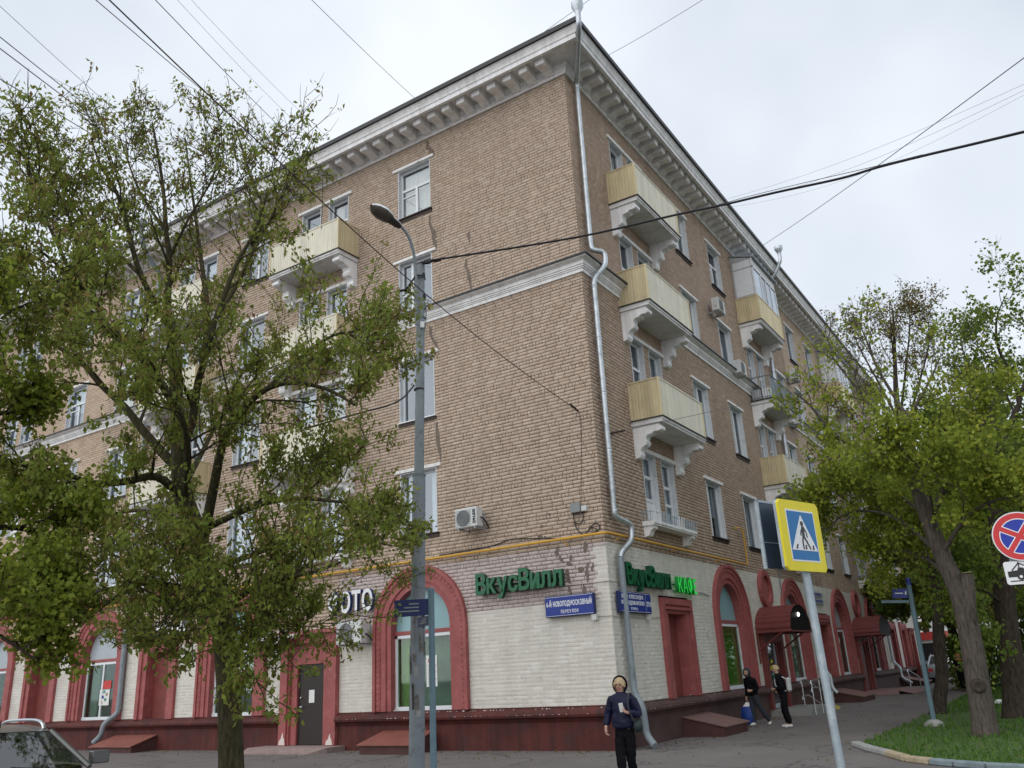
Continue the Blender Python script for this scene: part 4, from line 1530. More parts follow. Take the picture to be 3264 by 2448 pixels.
lettering(e, '6-Й НОВОПОДМОСКОВНЫЙ', 0.05, -0.112, 0.25, 0.165, 0.004, 0.004, 'sign_white', 'sign_white', None, 0.13, w - 0.1)
lettering(e, 'ПЕРЕУЛОК', w * 0.33, -0.112, 0.08, 0.105, 0.004, 0.002, 'sign_white', 'sign_white', None, 0.3, w * 0.36)
r1 = (1880 + 560 * 0.18084, 1700 + 1385 * 0.18084)
r2 = (1880 + 1100 * 0.18084, 1700 + 1412 * 0.18084)
e, w = name_plate('R', r1, r2, 0, 0, 'blue street name plate with a house number, partly behind the corner drainpipe', [], num=True)
lettering(e, 'ЗОИ И АЛЕКСАНДРА', 0.06, -0.112, 0.335, 0.125, 0.004, 0.003, 'sign_white', 'sign_white', None, 0.13, w - 0.52)
lettering(e, 'КОСМОДЕМЬЯНСКИХ', 0.05, -0.112, 0.19, 0.125, 0.004, 0.003, 'sign_white', 'sign_white', None, 0.13, w - 0.46)
lettering(e, 'УЛИЦА', w * 0.5 - 0.35, -0.112, 0.07, 0.08, 0.004, 0.001, 'sign_white', 'sign_white', None, 0.3, 0.4)
lettering(e, '17/1', w - 0.28, -0.112, 0.17, 0.17, 0.004, 0.003, 'sign_white', 'sign_white', None, 0.06, 0.24)
# small two-line shop name beyond the canopy
s0, z0 = on_right(2596, 1912, 0.1)
s1, z1 = on_right(2629, 1925, 0.1)
loc, rz = fp('R', s0, z0 - 0.12, 0.04)
e = empty('small_shop_sign', loc, rz, 'small pale blue two line sign above the second blind red window', 'shop sign')
for q, z in ((0, 0.28), (1, 0.0)):
    m = MB()
    m.box(0 + 0.1 * q, s1 - s0, -0.05, 0.0, z, z + 0.2, 'awning_grey')
    m.build('panel', e)
    m = MB()
    for i in range(8):
        m.box(0.15 + i * 0.16, 0.15 + i * 0.16 + 0.1, -0.056, -0.051, z + 0.04, z + 0.15, 'sign_blue')
    m.build('text', e)

# ------------------------------------------------------------------ drainpipes
def drainpipe(fac, pts, r, label, funnel=None, mat='zinc', low=None, group=None):
    """pts: (s, d, z) along the pipe from the top"""
    loc, rz = fp(fac, 0, 0)
    e = empty('drainpipe', loc, rz, label, 'drainpipe', group)
    P_ = [Vector((s, -d, z)) for s, d, z in pts]
    # rounded bends
    path = [P_[0]]
    for i in range(1, len(P_) - 1):
        a, b, c_ = P_[i - 1], P_[i], P_[i + 1]
        u = (a - b)
        v = (c_ - b)
        k = min(0.16, u.length * 0.45, v.length * 0.45)
        p0, p1 = b + u.normalized() * k, b + v.normalized() * k
        for t in (0, 0.25, 0.5, 0.75, 1):
            path.append(p0 * (1 - t) ** 2 + b * 2 * t * (1 - t) + p1 * t * t)
    path.append(P_[-1])
    hi = [p for p in path]
    if low is not None:
        split = [i for i, p in enumerate(path) if p.z < low][0]
        m = MB()
        m.tube(path[:split + 1], r, 12, mat)
        m.build('pipe', e, smooth=True)
        m = MB()
        m.tube(path[split:], r * 1.06, 12, 'zinc_dull')
        m.build('lower_pipe', e, smooth=True)
    else:
        m = MB()
        m.tube(path, r, 12, mat)
        m.build('pipe', e, smooth=True)
    # joints and brackets on the straight upright lengths
    for a, b in zip(P_[:-1], P_[1:]):
        if abs(a.x - b.x) + abs(a.y - b.y) < 0.06 and a.z - b.z > 1.0:
            n = max(2, int((a.z - b.z) / 1.25))
            for i in range(n):
                z = a.z - 0.22 - (a.z - b.z - 0.35) * i / (n - 1)
                m = MB()
                m.lathe([(r * 1.0, -0.05), (r * 1.14, -0.045), (r * 1.14, -0.02), (r * 1.03, 0), (r * 1.14, 0.02), (r * 1.14, 0.045), (r, 0.05)], (a.x, a.y, z), 12, mat if not low or z > low else 'zinc_dull')
                m.build('collar', e, smooth=True)
                m = MB()
                m.box(a.x - 0.012, a.x + 0.012, a.y, 0.02, z - 0.10, z - 0.085, 'galv_dark')
                m.build('wall_hook', e)
    if funnel:
        m = MB()
        q = P_[0]
        m.lathe([(r, -0.02), (r * 1.05, 0.05), (r * 1.3, 0.12), (r * 2.2, 0.25), (r * 2.25, 0.30), (r * 2.25, 0.41), (r * 2.12, 0.41), (r * 2.0, 0.30)], (q.x, q.y, q.z), 18, mat)
        m.build('funnel', e, smooth=True)
    return e
# corner pipe, on the right facade just past the corner
def rpx(px, py, d):
    s, z = on_right(px, py, d)
    return (s, d, z)
q0 = rpx(1845, 72, 1.12)
cp = [(q0[0], 1.12, 19.35), (q0[0], 1.12, 19.0), rpx(1838, 268, 0.14), rpx(1882, 778, 0.14), rpx(1887, 797, 0.17), rpx(1928, 803, 0.42), rpx(1930, 845, 0.42), rpx(1891, 890, 0.15),
      rpx(1958, 1640, 0.14), rpx(1968, 1652, 0.17), rpx(2012, 1672, 0.30), rpx(2014, 1722, 0.30), rpx(1976, 1765, 0.16), rpx(2022, 2212, 0.16), rpx(2048, 2250, 0.38), rpx(2062, 2345, 0.36), rpx(2088, 2378, 0.62)]
drainpipe('R', cp, 0.077, 'shiny zinc drainpipe running down the building corner with two kinks', True, low=4.35)
s2 = rv(18.45)
drainpipe('R', [(s2, 1.30, 19.55), (s2, 1.30, 19.25), (s2, 0.95, 18.65), (s2, 0.16, 18.0), (s2, 0.14, 12.9), (s2, 0.45, 12.6), (s2, 0.45, 12.2), (s2, 0.14, 11.8), (s2, 0.14, 1.35), (s2, 0.42, 1.1), (s2, 0.42, 0.6), (s2, 0.6, 0.4)],
          0.085, 'zinc drainpipe beside the glazed balcony on the right facade', True)
s3 = rv(34.2)
drainpipe('R', [(s3, 1.30, 19.55), (s3, 1.30, 19.25), (s3, 0.95, 18.65), (s3, 0.16, 18.0), (s3, 0.14, 12.9), (s3, 0.45, 12.6), (s3, 0.45, 12.2), (s3, 0.14, 11.8), (s3, 0.14, 1.3), (s3, 0.42, 1.05), (s3, 0.42, 0.5), (s3, 0.9, 0.2)],
          0.085, 'farthest zinc drainpipe of the right facade, beyond the second canopy', True)
s4 = -18.97
drainpipe('L', [(s4, 1.16, 19.55), (s4, 1.16, 19.2), (s4, 0.9, 18.6), (s4, 0.16, 18.0), (s4, 0.14, 12.9), (s4, 0.45, 12.6), (s4, 0.45, 12.2), (s4, 0.14, 11.8), (s4, 0.14, 1.25), (s4 - 0.06, 0.22, 1.1), (s4 - 0.35, 0.42, 0.85), (s4 - 0.4, 0.42, 0.5), (s4 - 0.62, 0.55, 0.28)],
          0.085, 'dull grey drainpipe on the left facade beside the arched window with posters', True, 'zinc_dull')

# ------------------------------------------------------------------ gas pipe
e = empty('gas_pipe', (0, 0, 0), 0, 'thin yellow gas pipe running round the building above the ground floor', 'pipe')
m = MB()
zp = 4.86
m.tube([(-30, -0.15, zp - 0.03), (-5, -0.15, zp), (XR - 0.10, -0.15, zp + 0.02), (XR + 0.10, -0.13, zp + 0.02), (XR + 0.15, 0.05, zp + 0.02), (XR + 0.15, rv(10.72), zp + 0.02)], 0.033, 8, 'gas_yellow')
m.build('main_pipe', e, smooth=True)
m = MB()
sg = rv(10.74)
m.tube([(XR + 0.15, sg, zp + 0.02), (XR + 0.15, sg, 6.0), (XR + 0.14, sg - 0.05, 6.09), (XR + 0.13, sg - 0.18, 6.12), (XR + 0.13, sg - 0.42, 6.10), (XR - 0.1, sg - 0.50, 6.08)], 0.026, 8, 'gas_yellow')
m.build('riser', e, smooth=True)
for s in (-0.95, -4.25, -8.0, -12.0, -16.0):
    m = MB()
    m.tube([(s, -0.15, zp - 0.02), (s + 0.03, -0.10, zp - 0.10), (s + 0.05, 0.0, zp - 0.16)], 0.014, 5, 'gas_yellow')
    m.build('pipe_bracket', e)
for s in (0.55, 4.0, 7.6):
    m = MB()
    m.tube([(XR + 0.15, s, zp), (XR + 0.10, s, zp - 0.06), (XR - 0.01, s, zp - 0.08)], 0.016, 5, 'gas_yellow')
    m.build('pipe_bracket', e)

# ------------------------------------------------------------------ air conditioners
def ac_unit(fac, s, z, label, face='ZANUSSI', w=0.72, h=0.52, d=0.28, off=0.22, group='air conditioner units on the walls'):
    loc, rz = fp(fac, s, z, off)
    e = empty('air_conditioner', loc, rz, label, 'air conditioner', group)
    m = MB()
    m.box(0, w, -d, 0, 0, h, 'ac_white')
    m.build('housing', e, bevel=0.015)
    m = MB()
    cx, cz, R_ = w * 0.39, h * 0.48, h * 0.42
    n = 20
    C_ = lambda q: [(cx + q * math.cos(2 * PI * i / n), cz + q * math.sin(2 * PI * i / n)) for i in range(n)]
    m.prism_d(C_(R_), d, d + 0.004, 'ac_grille')
    m.build('fan', e)
    m = MB()
    for k in range(6):
        m.ring_d(C_(R_ * (k + 0.7) / 6), C_(R_ * (k + 1.0) / 6), d + 0.006, d + 0.016, 'box_grey', True)
    for k in range(10):
        zz = h * (0.08 + 0.088 * k)
        m.box(0.02, w * 0.74, -d - 0.012, -d - 0.0045, zz, zz + 0.006, 'box_grey')
    m.build('grille', e)
    if face:
        lo = lettering(e, '', 0, 0, 0, 1, 1, 0, 'black_paint', 'black_paint') if False else None
        for i, ch in enumerate(face):
            me, lw = cached(('let', ch, 0.115, 0.004, 0.006, 'black_paint', 'black_paint'), lambda: letter_mesh(ch, 0.115, 0.004, 0.006, 'black_paint', 'black_paint'))
            o = link('letter', me, e, (w * 0.93, -d - 0.001, 0.06 + i * 0.062))
            o.rotation_euler = (0, -PI / 2, 0)
    for x in (0.08, w - 0.10):
        m = MB()
        m.box(x, x + 0.03, -d + 0.01, off - 0.002, -0.045, -0.005, 'galv')
        m.box(x, x + 0.03, off - 0.03, off - 0.002, -0.0049, h * 0.8, 'galv')
        m.build('wall_bracket', e)
    m = MB()
    m.tube([(w + 0.0, -0.1, 0.25), (w + 0.06, -0.08, 0.22), (w + 0.08, 0.03, 0.12), (w + 0.03, off, 0.0)], 0.022, 6, 'cable_black')
    m.build('hose', e, smooth=True)
    return e
s0, z0 = on_left(1452, 1687, 0.48)
ac_unit('L', s0, z0, 'pale air conditioner with upright black lettering, left of the junction boxes')
s0, z0 = on_left(1072, 2056, 0.48)
ac_unit('L', s0, z0, 'air conditioner behind leaves between the dark steel door and the big arched window', None, w=0.95, h=0.62)
for px, py, z_, lab in ((2290, 965, 15.55, 'air conditioner below the top floor window, left of the glazed balcony'),
                        (2360, 1165, 13.0, 'air conditioner above the grey railing balcony, beside its door'),
                        (2535, 1190, 15.3, 'air conditioner under a top floor window, beyond the glazed balcony'),
                        (2545, 1332, 12.35, 'air conditioner just above the belt, right of the grey railing balcony')):
    s0, z0 = on_right(px, py, 0.5)
    ac_unit('R', s0, z0 - 0.25, lab, None)
s0, z0 = on_right(2835, 1960, 0.5)
ac_unit('R', s0, z0 - 0.2, 'dark air conditioner above the wall right of the second canopy', None, w=1.0, h=0.7)

# ------------------------------------------------------------------ junction boxes and loose cable on the brick
x0, z0 = on_left(1820, 1636, 0.1)
m = MB()
m.box(0, 0.27, -0.13, -0.012, 0, 0.24, 'box_grey')
e = empty('junction_box', (x0, 0, z0), 0, 'grey steel junction box on the brick near the corner', 'junction box')
m.build('box', e, bevel=0.01)
m = MB()
for k in range(3):
    m.tube([(0.06 + 0.07 * k, -0.07, 0.0), (0.06 + 0.07 * k, -0.07, -0.05)], 0.013, 6, 'cable_black')
m.build('cable_gland', e)
x1, z1 = on_left(1852, 1630, 0.1)
m = MB()
m.box(0, 0.15, -0.10, -0.012, 0, 0.14, 'box_white')
e = empty('small_junction_box', (x1, 0, z1), 0, 'small cream plastic junction box right beside the grey steel one', 'junction box')
m.build('box', e, bevel=0.01)
m = MB()
m.tube([(0.05, -0.05, 0), (0.05, -0.05, -0.05)], 0.012, 6, 'cable_black')
m.build('cable_gland', e)
def wall_cable(fac, pxs, r, mat, label, name='cable', d=0.03, cat='cable'):
    conv = on_left if fac == 'L' else on_right
    pts = []
    for px, py in pxs:
        s, z = conv(px, py, d)
        pts.append((s, -d, z) if fac == 'L' else (XR + d, s, z))
    m = MB()
    m.tube(smoothpath(pts), r, 6, mat)
    o = m.build(name, None, smooth=True)
    return tag(o, label, cat)
def smoothpath(pts, k=5):
    P_ = [Vector(p) for p in pts]
    if len(P_) < 3:
        return P_
    out_ = []
    for i in range(len(P_) - 1):
        a, b, c_, d_ = P_[max(i - 1, 0)], P_[i], P_[i + 1], P_[min(i + 2, len(P_) - 1)]
        for j in range(k):
            t = j / k
            out_.append(0.5 * ((2 * b) + (c_ - a) * t + (2 * a - 5 * b + 4 * c_ - d_) * t * t + (3 * b - a - 3 * c_ + d_) * t ** 3))
    out_.append(P_[-1])
    return out_
zq = lambda x, y: (1800 + x / 5.53, 1600 + y / 5.53)
wall_cable('L', [zq(150, 200), zq(160, 300), zq(200, 370), zq(270, 375), zq(320, 320), zq(325, 240), zq(300, 180)], 0.011, 'cable_black', 'black cable hanging in a loop under the two junction boxes')
wall_cable('L', [zq(170, 360), zq(230, 500), zq(340, 570), zq(420, 490), zq(480, 410), zq(560, 375), zq(615, 420), zq(590, 500), zq(480, 545), zq(300, 590), zq(0, 640), (1640, 1718), (1560, 1742), (1400, 1770)], 0.012, 'cable_black', 'black cable coiled below the junction boxes and laid along the yellow gas pipe')
wall_cable('L', [zq(430, 470), zq(520, 455), zq(565, 500), zq(500, 540), zq(400, 560)], 0.010, 'cable_black', 'short black cable loop left of the corner above the yellow pipe')
wall_cable('L', [(1800, 1866), zq(350, 1440), zq(600, 1410), zq(790, 1385)], 0.012, 'brick_lilac', 'thin pale cable running from the green lettering to the corner', d=0.025)
wall_cable('R', [(1943, 1850), zq(840, 1395), zq(940, 1410), (1990, 1880)], 0.012, 'brick_white', 'thin white cable from the corner to the drainpipe below the green lettering', d=0.025)
wall_cable('R', [(2136, 1878), (2150, 1884), (2158, 1888)], 0.012, 'box_grey', 'short grey cable joining the green lettering and the cafe lettering', d=0.03)
wall_cable('R', [(2226, 1890), (2238, 1890), (2252, 1896), (2262, 1897)], 0.014, 'box_grey', 'grey cable from the cafe lettering to the first arched window', d=0.03)
wall_cable('L', [(1900, 1962), (1935, 1962), (1951, 1960)], 0.013, 'brick_white', 'white cable conduit at the corner below the long street name plate', d=0.025)
wall_cable('R', [(1955, 1960), (1975, 1965), (2060, 1969), (2103, 1966)], 0.013, 'brick_white', 'white cable conduit below the plate with the house number', d=0.025)
s0, _ = on_right(2478, 1800, 0.05)
m = MB()
m.tube([(XR + 0.05, s0, 5.2), (XR + 0.05, s0, 2.9)], 0.02, 6, 'galv_dark')
tag(m.build('conduit', None), 'thin grey upright conduit between the medallion and the second arched window', 'pipe')

# ------------------------------------------------------------------ canopies over the entrances
def canopy(s, w, dep, label, lit):
    loc, rz = fp('R', s, 2.66)
    e = empty('entrance_canopy', loc, rz, label, 'canopy', 'barrel canopies over the entrances on the right facade')
    n = 16
    H_ = 0.86
    arc = []
    for i in range(n + 1):
        th = PI * i / n
        arc.append((-w / 2 * math.cos(th), H_ * math.sin(th) ** 0.85))
    m = MB()
    sub = []
    for i in range(n):                          # ribs of the corrugated sheet run out from the wall
        for t in (0, 0.3, 0.5, 0.8):
            x = arc[i][0] + (arc[i + 1][0] - arc[i][0]) * t
            z = arc[i][1] + (arc[i + 1][1] - arc[i][1]) * t
            q = 0.022 if t in (0.5, 0.8) else 0.0
            nx, nz = x / (w / 2), z / H_
            l_ = math.hypot(nx, nz) or 1
            sub.append((x + nx / l_ * q, z + nz / l_ * q))
    sub.append(arc[-1])
    k = len(sub)
    vs = [(x, 0, z) for x, z in sub] + [(x, -dep, z) for x, z in sub]
    m.add(vs, [(i, i + 1, k + i + 1, k + i) for i in range(k - 1)], 'canopy_red')
    m.build('corrugated_roof', e, recalc=False)
    m = MB()
    m.prism_d([(x * 0.99, z * 0.985) for x, z in arc], dep - 0.04, dep - 0.02, 'canopy_dark')  # black sheet across the open front, standing for the shade inside
    m.build('front_panel', e)
    m = MB()
    m.prism_d([(x * 0.97, z * 0.96) for x, z in arc], 0.05, dep - 0.05, 'canopy_dark')
    m.build('lining', e)
    m = MB()
    for x in (-w / 2, w / 2):
        m.tube([(x, 0, -0.02), (x, -dep, -0.02)], 0.03, 6, 'canopy_red')
        m.tube([(x, -0.02, -0.6), (x, -dep * 0.75, -0.03)], 0.03, 6, 'canopy_red')
    m.tube([(-w / 2, -dep, -0.02), (w / 2, -dep, -0.02)], 0.03, 6, 'canopy_red')
    for x in (-w / 2, w / 2):
        m.tube([(x, -0.03, -0.02), (x, -0.03, -1.0)], 0.035, 6, 'canopy_red')
    m.build('frame', e)
    if lit:
        m = MB()
        m.lathe([(0, -0.035), (0.05, -0.03), (0.065, 0)], (-0.15, -dep + 0.005, H_ * 0.62), 12, 'lamp_lit', 'y')
        m.build('lamp', e, smooth=True)
canopy(rv(12.35), 2.55, 1.2, 'dark red corrugated canopy with a lit lamp on the black sheet shading its open front', True)
canopy(rv(27.35), 2.9, 1.25, 'dark red corrugated barrel canopy without a lamp, farther along the right facade', False)
# flat awning at the left door
m = MB()
e = empty('flat_awning', (-10.9, 0, 2.98), 0, 'pale grey flat metal awning at the left edge of the dark steel door', 'awning')
m.add([(-2.2, -0.02, 0.36), (0.75, -0.02, 0.36), (0.75, -0.62, 0.02), (-2.2, -0.62, 0.02), (-2.2, -0.02, 0.38), (0.75, -0.02, 0.38), (0.75, -0.62, 0.05), (-2.2, -0.62, 0.05)],
      [(0, 3, 2, 1), (4, 5, 6, 7), (0, 1, 5, 4), (1, 2, 6, 5), (2, 3, 7, 6), (3, 0, 4, 7)], 'awning_grey')
m.build('sheet', e)
m = MB()
m.box(-2.2, 0.75, -0.64, -0.622, -0.02, 0.06, 'frame_white')
m.build('edge_strip', e)

# ------------------------------------------------------------------ handrails by the steps
def handrail(s, d0, label, bars, slope, posts):
    loc, rz = fp('R', s, 0)
    e = empty('handrail', loc, rz, label, 'handrail', 'steel handrails at the shop steps')
    for z in bars:
        m = MB()
        m.tube(([(-0.1, -d0, z - 0.10), (0.0, -d0, z), (slope[0], -d0, z + 0.02), (slope[1], -d0, z - slope[2]), (slope[1] + 0.15, -d0, z - slope[2] - 0.02)]), 0.026, 8, 'steel')
        m.build('rail', e, smooth=True)
    for x in posts:
        m = MB()
        top = bars[0] if x < slope[0] else bars[0] - slope[2] * (x - slope[0]) / (slope[1] - slope[0])
        m.tube([(x, -d0, 0.0), (x, -d0, top)], 0.022, 8, 'steel')
        m.build('post', e, smooth=True)
s0, _ = on_right(2512, 2200, 1.4)
handrail(rv(13.3) - 1.7, 1.42, 'polished steel handrail with two bars beside the landing of the shop entrance', [1.05, 0.82], (1.0, 2.6, 0.42), [0.05, 1.0, 1.8, 2.6])
handrail(rv(14.0) - 0.4, 0.55, 'polished steel handrail close to the wall behind the shop steps', [1.02, 0.5], (0.7, 2.4, 0.40), [0.1, 2.4])
handrail(rv(29.6), 1.5, 'far steel handrail sloping down beside the second entrance', [0.95], (0.3, 3.2, 0.42), [0.2, 3.2])
# ------------------------------------------------------------------ cellar hatches against the plinth
def hatch(fac, s, w, dep, zw, zf, label, top, bottom='hatch_side'):
    loc, rz = fp(fac, s, 0, 0.06)
    e = empty('cellar_hatch', loc, rz, label, 'cellar hatch', 'sloping cellar hatches along the plinth')
    m = MB()
    m.add([(0.04, 0, 0), (w - 0.04, 0, 0), (w - 0.04, -dep + 0.06, 0), (0.04, -dep + 0.06, 0), (0.04, 0, zw - 0.03), (w - 0.04, 0, zw - 0.03), (w - 0.04, -dep + 0.06, zf - 0.03), (0.04, -dep + 0.06, zf - 0.03)],
          [(4, 5, 6, 7), (0, 1, 5, 4), (1, 2, 6, 5), (2, 3, 7, 6), (3, 0, 4, 7)], bottom)
    m.build('base', e)
    m = MB()
    t = 0.03
    m.add([(0, 0, zw - t), (w, 0, zw - t), (w, -dep, zf - t), (0, -dep, zf - t), (0, 0, zw), (w, 0, zw), (w, -dep, zf), (0, -dep, zf)],
          [(0, 3, 2, 1), (4, 5, 6, 7), (0, 1, 5, 4), (1, 2, 6, 5), (2, 3, 7, 6), (3, 0, 4, 7)], top)
    m.build('lid', e)
hatch('L', -6.95, 1.75, 1.05, 0.50, 0.24, 'red steel cellar hatch under the big arched window behind the lamp post', 'hatch_red')
hatch('L', -19.1, 2.3, 0.95, 0.48, 0.20, 'red steel cellar hatch left of the big tree trunk, by the far drainpipe', 'hatch_red')
s0, _ = on_right(2330, 2330, 0.6)
hatch('R', on_right(2174, 2297, 0.06)[0], 1.9, 1.15, 0.50, 0.25, 'brown steel cellar hatch under the first arched window on the right facade', 'hatch_brown')
hatch('R', rv(19.2), 2.4, 1.35, 0.50, 0.22, 'brown steel cellar hatch beyond the handrails and the second drainpipe', 'hatch_brown')
hatch('R', rv(35.6), 2.4, 1.35, 0.50, 0.22, 'small looking brown cellar hatch at the far end of the right facade', 'hatch_brown')

# ------------------------------------------------------------------ street lamp
LD = 15.0
pb = at_dist(1328, 2500, LD)
pt = at_dist(1342, 826, LD)
base = Vector((pt.x, pt.y, 0))
e = empty('street_lamp', base, 0, 'tall grey concrete street lamp post with a curved arm and cobra head', 'street lamp')
axis = [at_dist(1328, 2448, LD), at_dist(1336, 1515, LD), at_dist(1342, 845, LD)]
def off(p):
    return Vector(p) - base
lowp = off(axis[0]) + (off(axis[0]) - off(axis[1])) * ((axis[0].z) / (axis[1].z - axis[0].z))
mid, top = off(axis[1]), off(axis[2])
m = MB()
m.tube([lowp, mid], [0.137, 0.120], 10, 'pole_grey')
m.build('lower_post', e, smooth=True)
m = MB()
m.tube([mid, top], [0.094, 0.078], 10, 'pole_grey')
m.build('upper_post', e, smooth=True)
m = MB()
m.tube([mid + Vector((0, 0, -0.02)), mid + Vector((0, 0, 0.015))], 0.127, 10, 'galv_dark')
m.build('collar', e, smooth=True)
def sidew(p, dx, dz=0.0, dd=0.0):
    hr = Vector((RX.x, RX.y, 0)).normalized()
    hf = Vector((FW.x, FW.y, 0)).normalized()
    return p + hr * dx + hf * dd + Vector((0, 0, dz))
arm_px = [(1326, 960), (1326, 870), (1320, 815), (1308, 768), (1290, 735), (1268, 712)]
arm = []
for i, (x, y) in enumerate(arm_px):
    arm.append(off(at_dist(x, y, LD - 0.16 - 0.09 * max(0, i - 1))))
m = MB()
m.tube(smoothpath([arm[0] + Vector((0, 0, -0.5))] + arm, 4), [0.03] * (len(arm) * 4 + 1), 8, 'pole_grey')
m.build('arm', e, smooth=True)
for zt in (0.30, 0.95, 1.15):
    m = MB()
    p = top + (mid - top) * (zt / (top - mid).length)
    m.tube([p + Vector((0, 0, -0.012)), p + Vector((0, 0, 0.012))], 0.10, 10, 'galv_dark')
    m.build('clamp', e)
# cobra head: lofted along its own axis
hb, ht = off(at_dist(1275, 722, LD - 0.55)), off(at_dist(1183, 655, LD - 1.05))
ax = (ht - hb)
hl = ax.length
ax.normalize()
sx = ax.cross(Vector((0, 0, 1))).normalized()
uz = sx.cross(ax).normalized()
sec = [(0.0, 0.055, 0.05, 0.05), (0.12, 0.085, 0.06, 0.06), (0.32, 0.10, 0.07, 0.065), (0.45, 0.15, 0.10, 0.10), (0.65, 0.175, 0.12, 0.12), (0.85, 0.14, 0.10, 0.10), (0.96, 0.08, 0.06, 0.05), (1.0, 0.03, 0.03, 0.02)]
def headpart(upper, mat, x0=0.0, x1=1.01):
    m = MB()
    rows = [q for q in sec if x0 <= q[0] <= x1]
    n = 9
    vs = []
    for t, hw, hu, hd in rows:
        for j in range(n):
            th = PI * j / (n - 1)
            vs.append(hb + ax * (hl * t) + sx * (hw * math.cos(th)) + uz * ((hu if upper else -hd) * math.sin(th) * (1 if upper else 1)))
    fs = []
    for i in range(len(rows) - 1):
        for j in range(n - 1):
            fs.append((i * n + j, i * n + j + 1, (i + 1) * n + j + 1, (i + 1) * n + j))
    fs.append(tuple(range(n)))
    m.add(vs, fs, mat)
    return m
hd_ = headpart(True, 'lamp_white').build('lamp_head', e, smooth=True)
headpart(False, 'lamp_dark', 0.0, 0.46).build('gear_cover', hd_, smooth=True)
headpart(False, 'lamp_glass', 0.44, 1.01).build('lamp_glass', hd_, smooth=True)
# insulator clamps and cable ends on the post
m = MB()
for (a, b) in (((1345, 838), (1366, 838)), ((1366, 838), (1380, 829)), ((1380, 832), (1405, 828))):
    m.tube([off(at_dist(*a, LD - 0.12)), off(at_dist(*b, LD - 0.12))], 0.03, 6, 'cable_black')
m.build('cable_anchor', e)
m = MB()
for (a, b) in (((1322, 942), (1300, 928)), ((1300, 928), (1285, 925)), ((1285, 925), (1270, 929)), ((1302, 922), (1313, 900))):
    m.tube([off(at_dist(*a, LD - 0.12)), off(at_dist(*b, LD - 0.12))], 0.026, 6, 'cable_black')
m.build('cable_anchor', e)
for px, py in ((1350, 878), (1352, 945)):
    m = MB()
    c_ = off(at_dist(px, py, LD - 0.05))
    m.lathe([(0.03, -0.05), (0.035, 0), (0.03, 0.05)], c_, 8, 'cable_black')
    m.build('insulator', e)
for z in (1242,):
    m = MB()
    p = off(at_dist(1336, z, LD))
    m.tube([p + Vector((0, 0, -0.012)), p + Vector((0, 0, 0.012))], 0.105, 10, 'cable_black')
    m.build('clamp', e)
m = MB()
m.tube(smoothpath([off(at_dist(1353, 960, LD)), off(at_dist(1358, 985, LD)), off(at_dist(1357, 1030, LD)), off(at_dist(1352, 1060, LD - 0.02))]), 0.012, 6, 'galv_dark')
m.build('cable', e)
p = sidew(off(at_dist(1346, 1036, LD - 0.10)), 0)
m = MB()
m.tube([p + Vector((0, 0, -0.06)), p + Vector((0, 0, 0.06))], 0.05, 4, 'paper')
m.build('number_tag', e)
# torn paper and old glue on the lower post
m = MB()
rr = random.Random(3)
for k in range(46):
    z = 0.95 + 2.1 * rr.random() ** 1.2
    th = rr.random() * 2 * PI
    a_, h_ = 0.25 + 0.5 * rr.random(), 0.03 + 0.16 * rr.random()
    t = z / mid.z
    cc = lowp + (mid - lowp) * t
    rad = 0.137 - 0.017 * t + 0.003 + 0.0008 * (k % 5)
    vs = []
    for zz in (-h_, h_):
        for i in range(4):
            q = th + a_ * (i / 3 - 0.5) * (0.8 + 0.4 * rr.random())
            vs.append(cc + Vector((rad * math.cos(q), rad * math.sin(q), zz * (0.8 + 0.4 * rr.random()))))
    m.add(vs, [(0, 1, 5, 4), (1, 2, 6, 5), (2, 3, 7, 6)], ['pole_patch', 'pole_patch', 'box_grey', 'concrete', 'lamp_dark'][k % 5])
tag(m.build('torn_notices', e, recalc=False), kind='stuff')

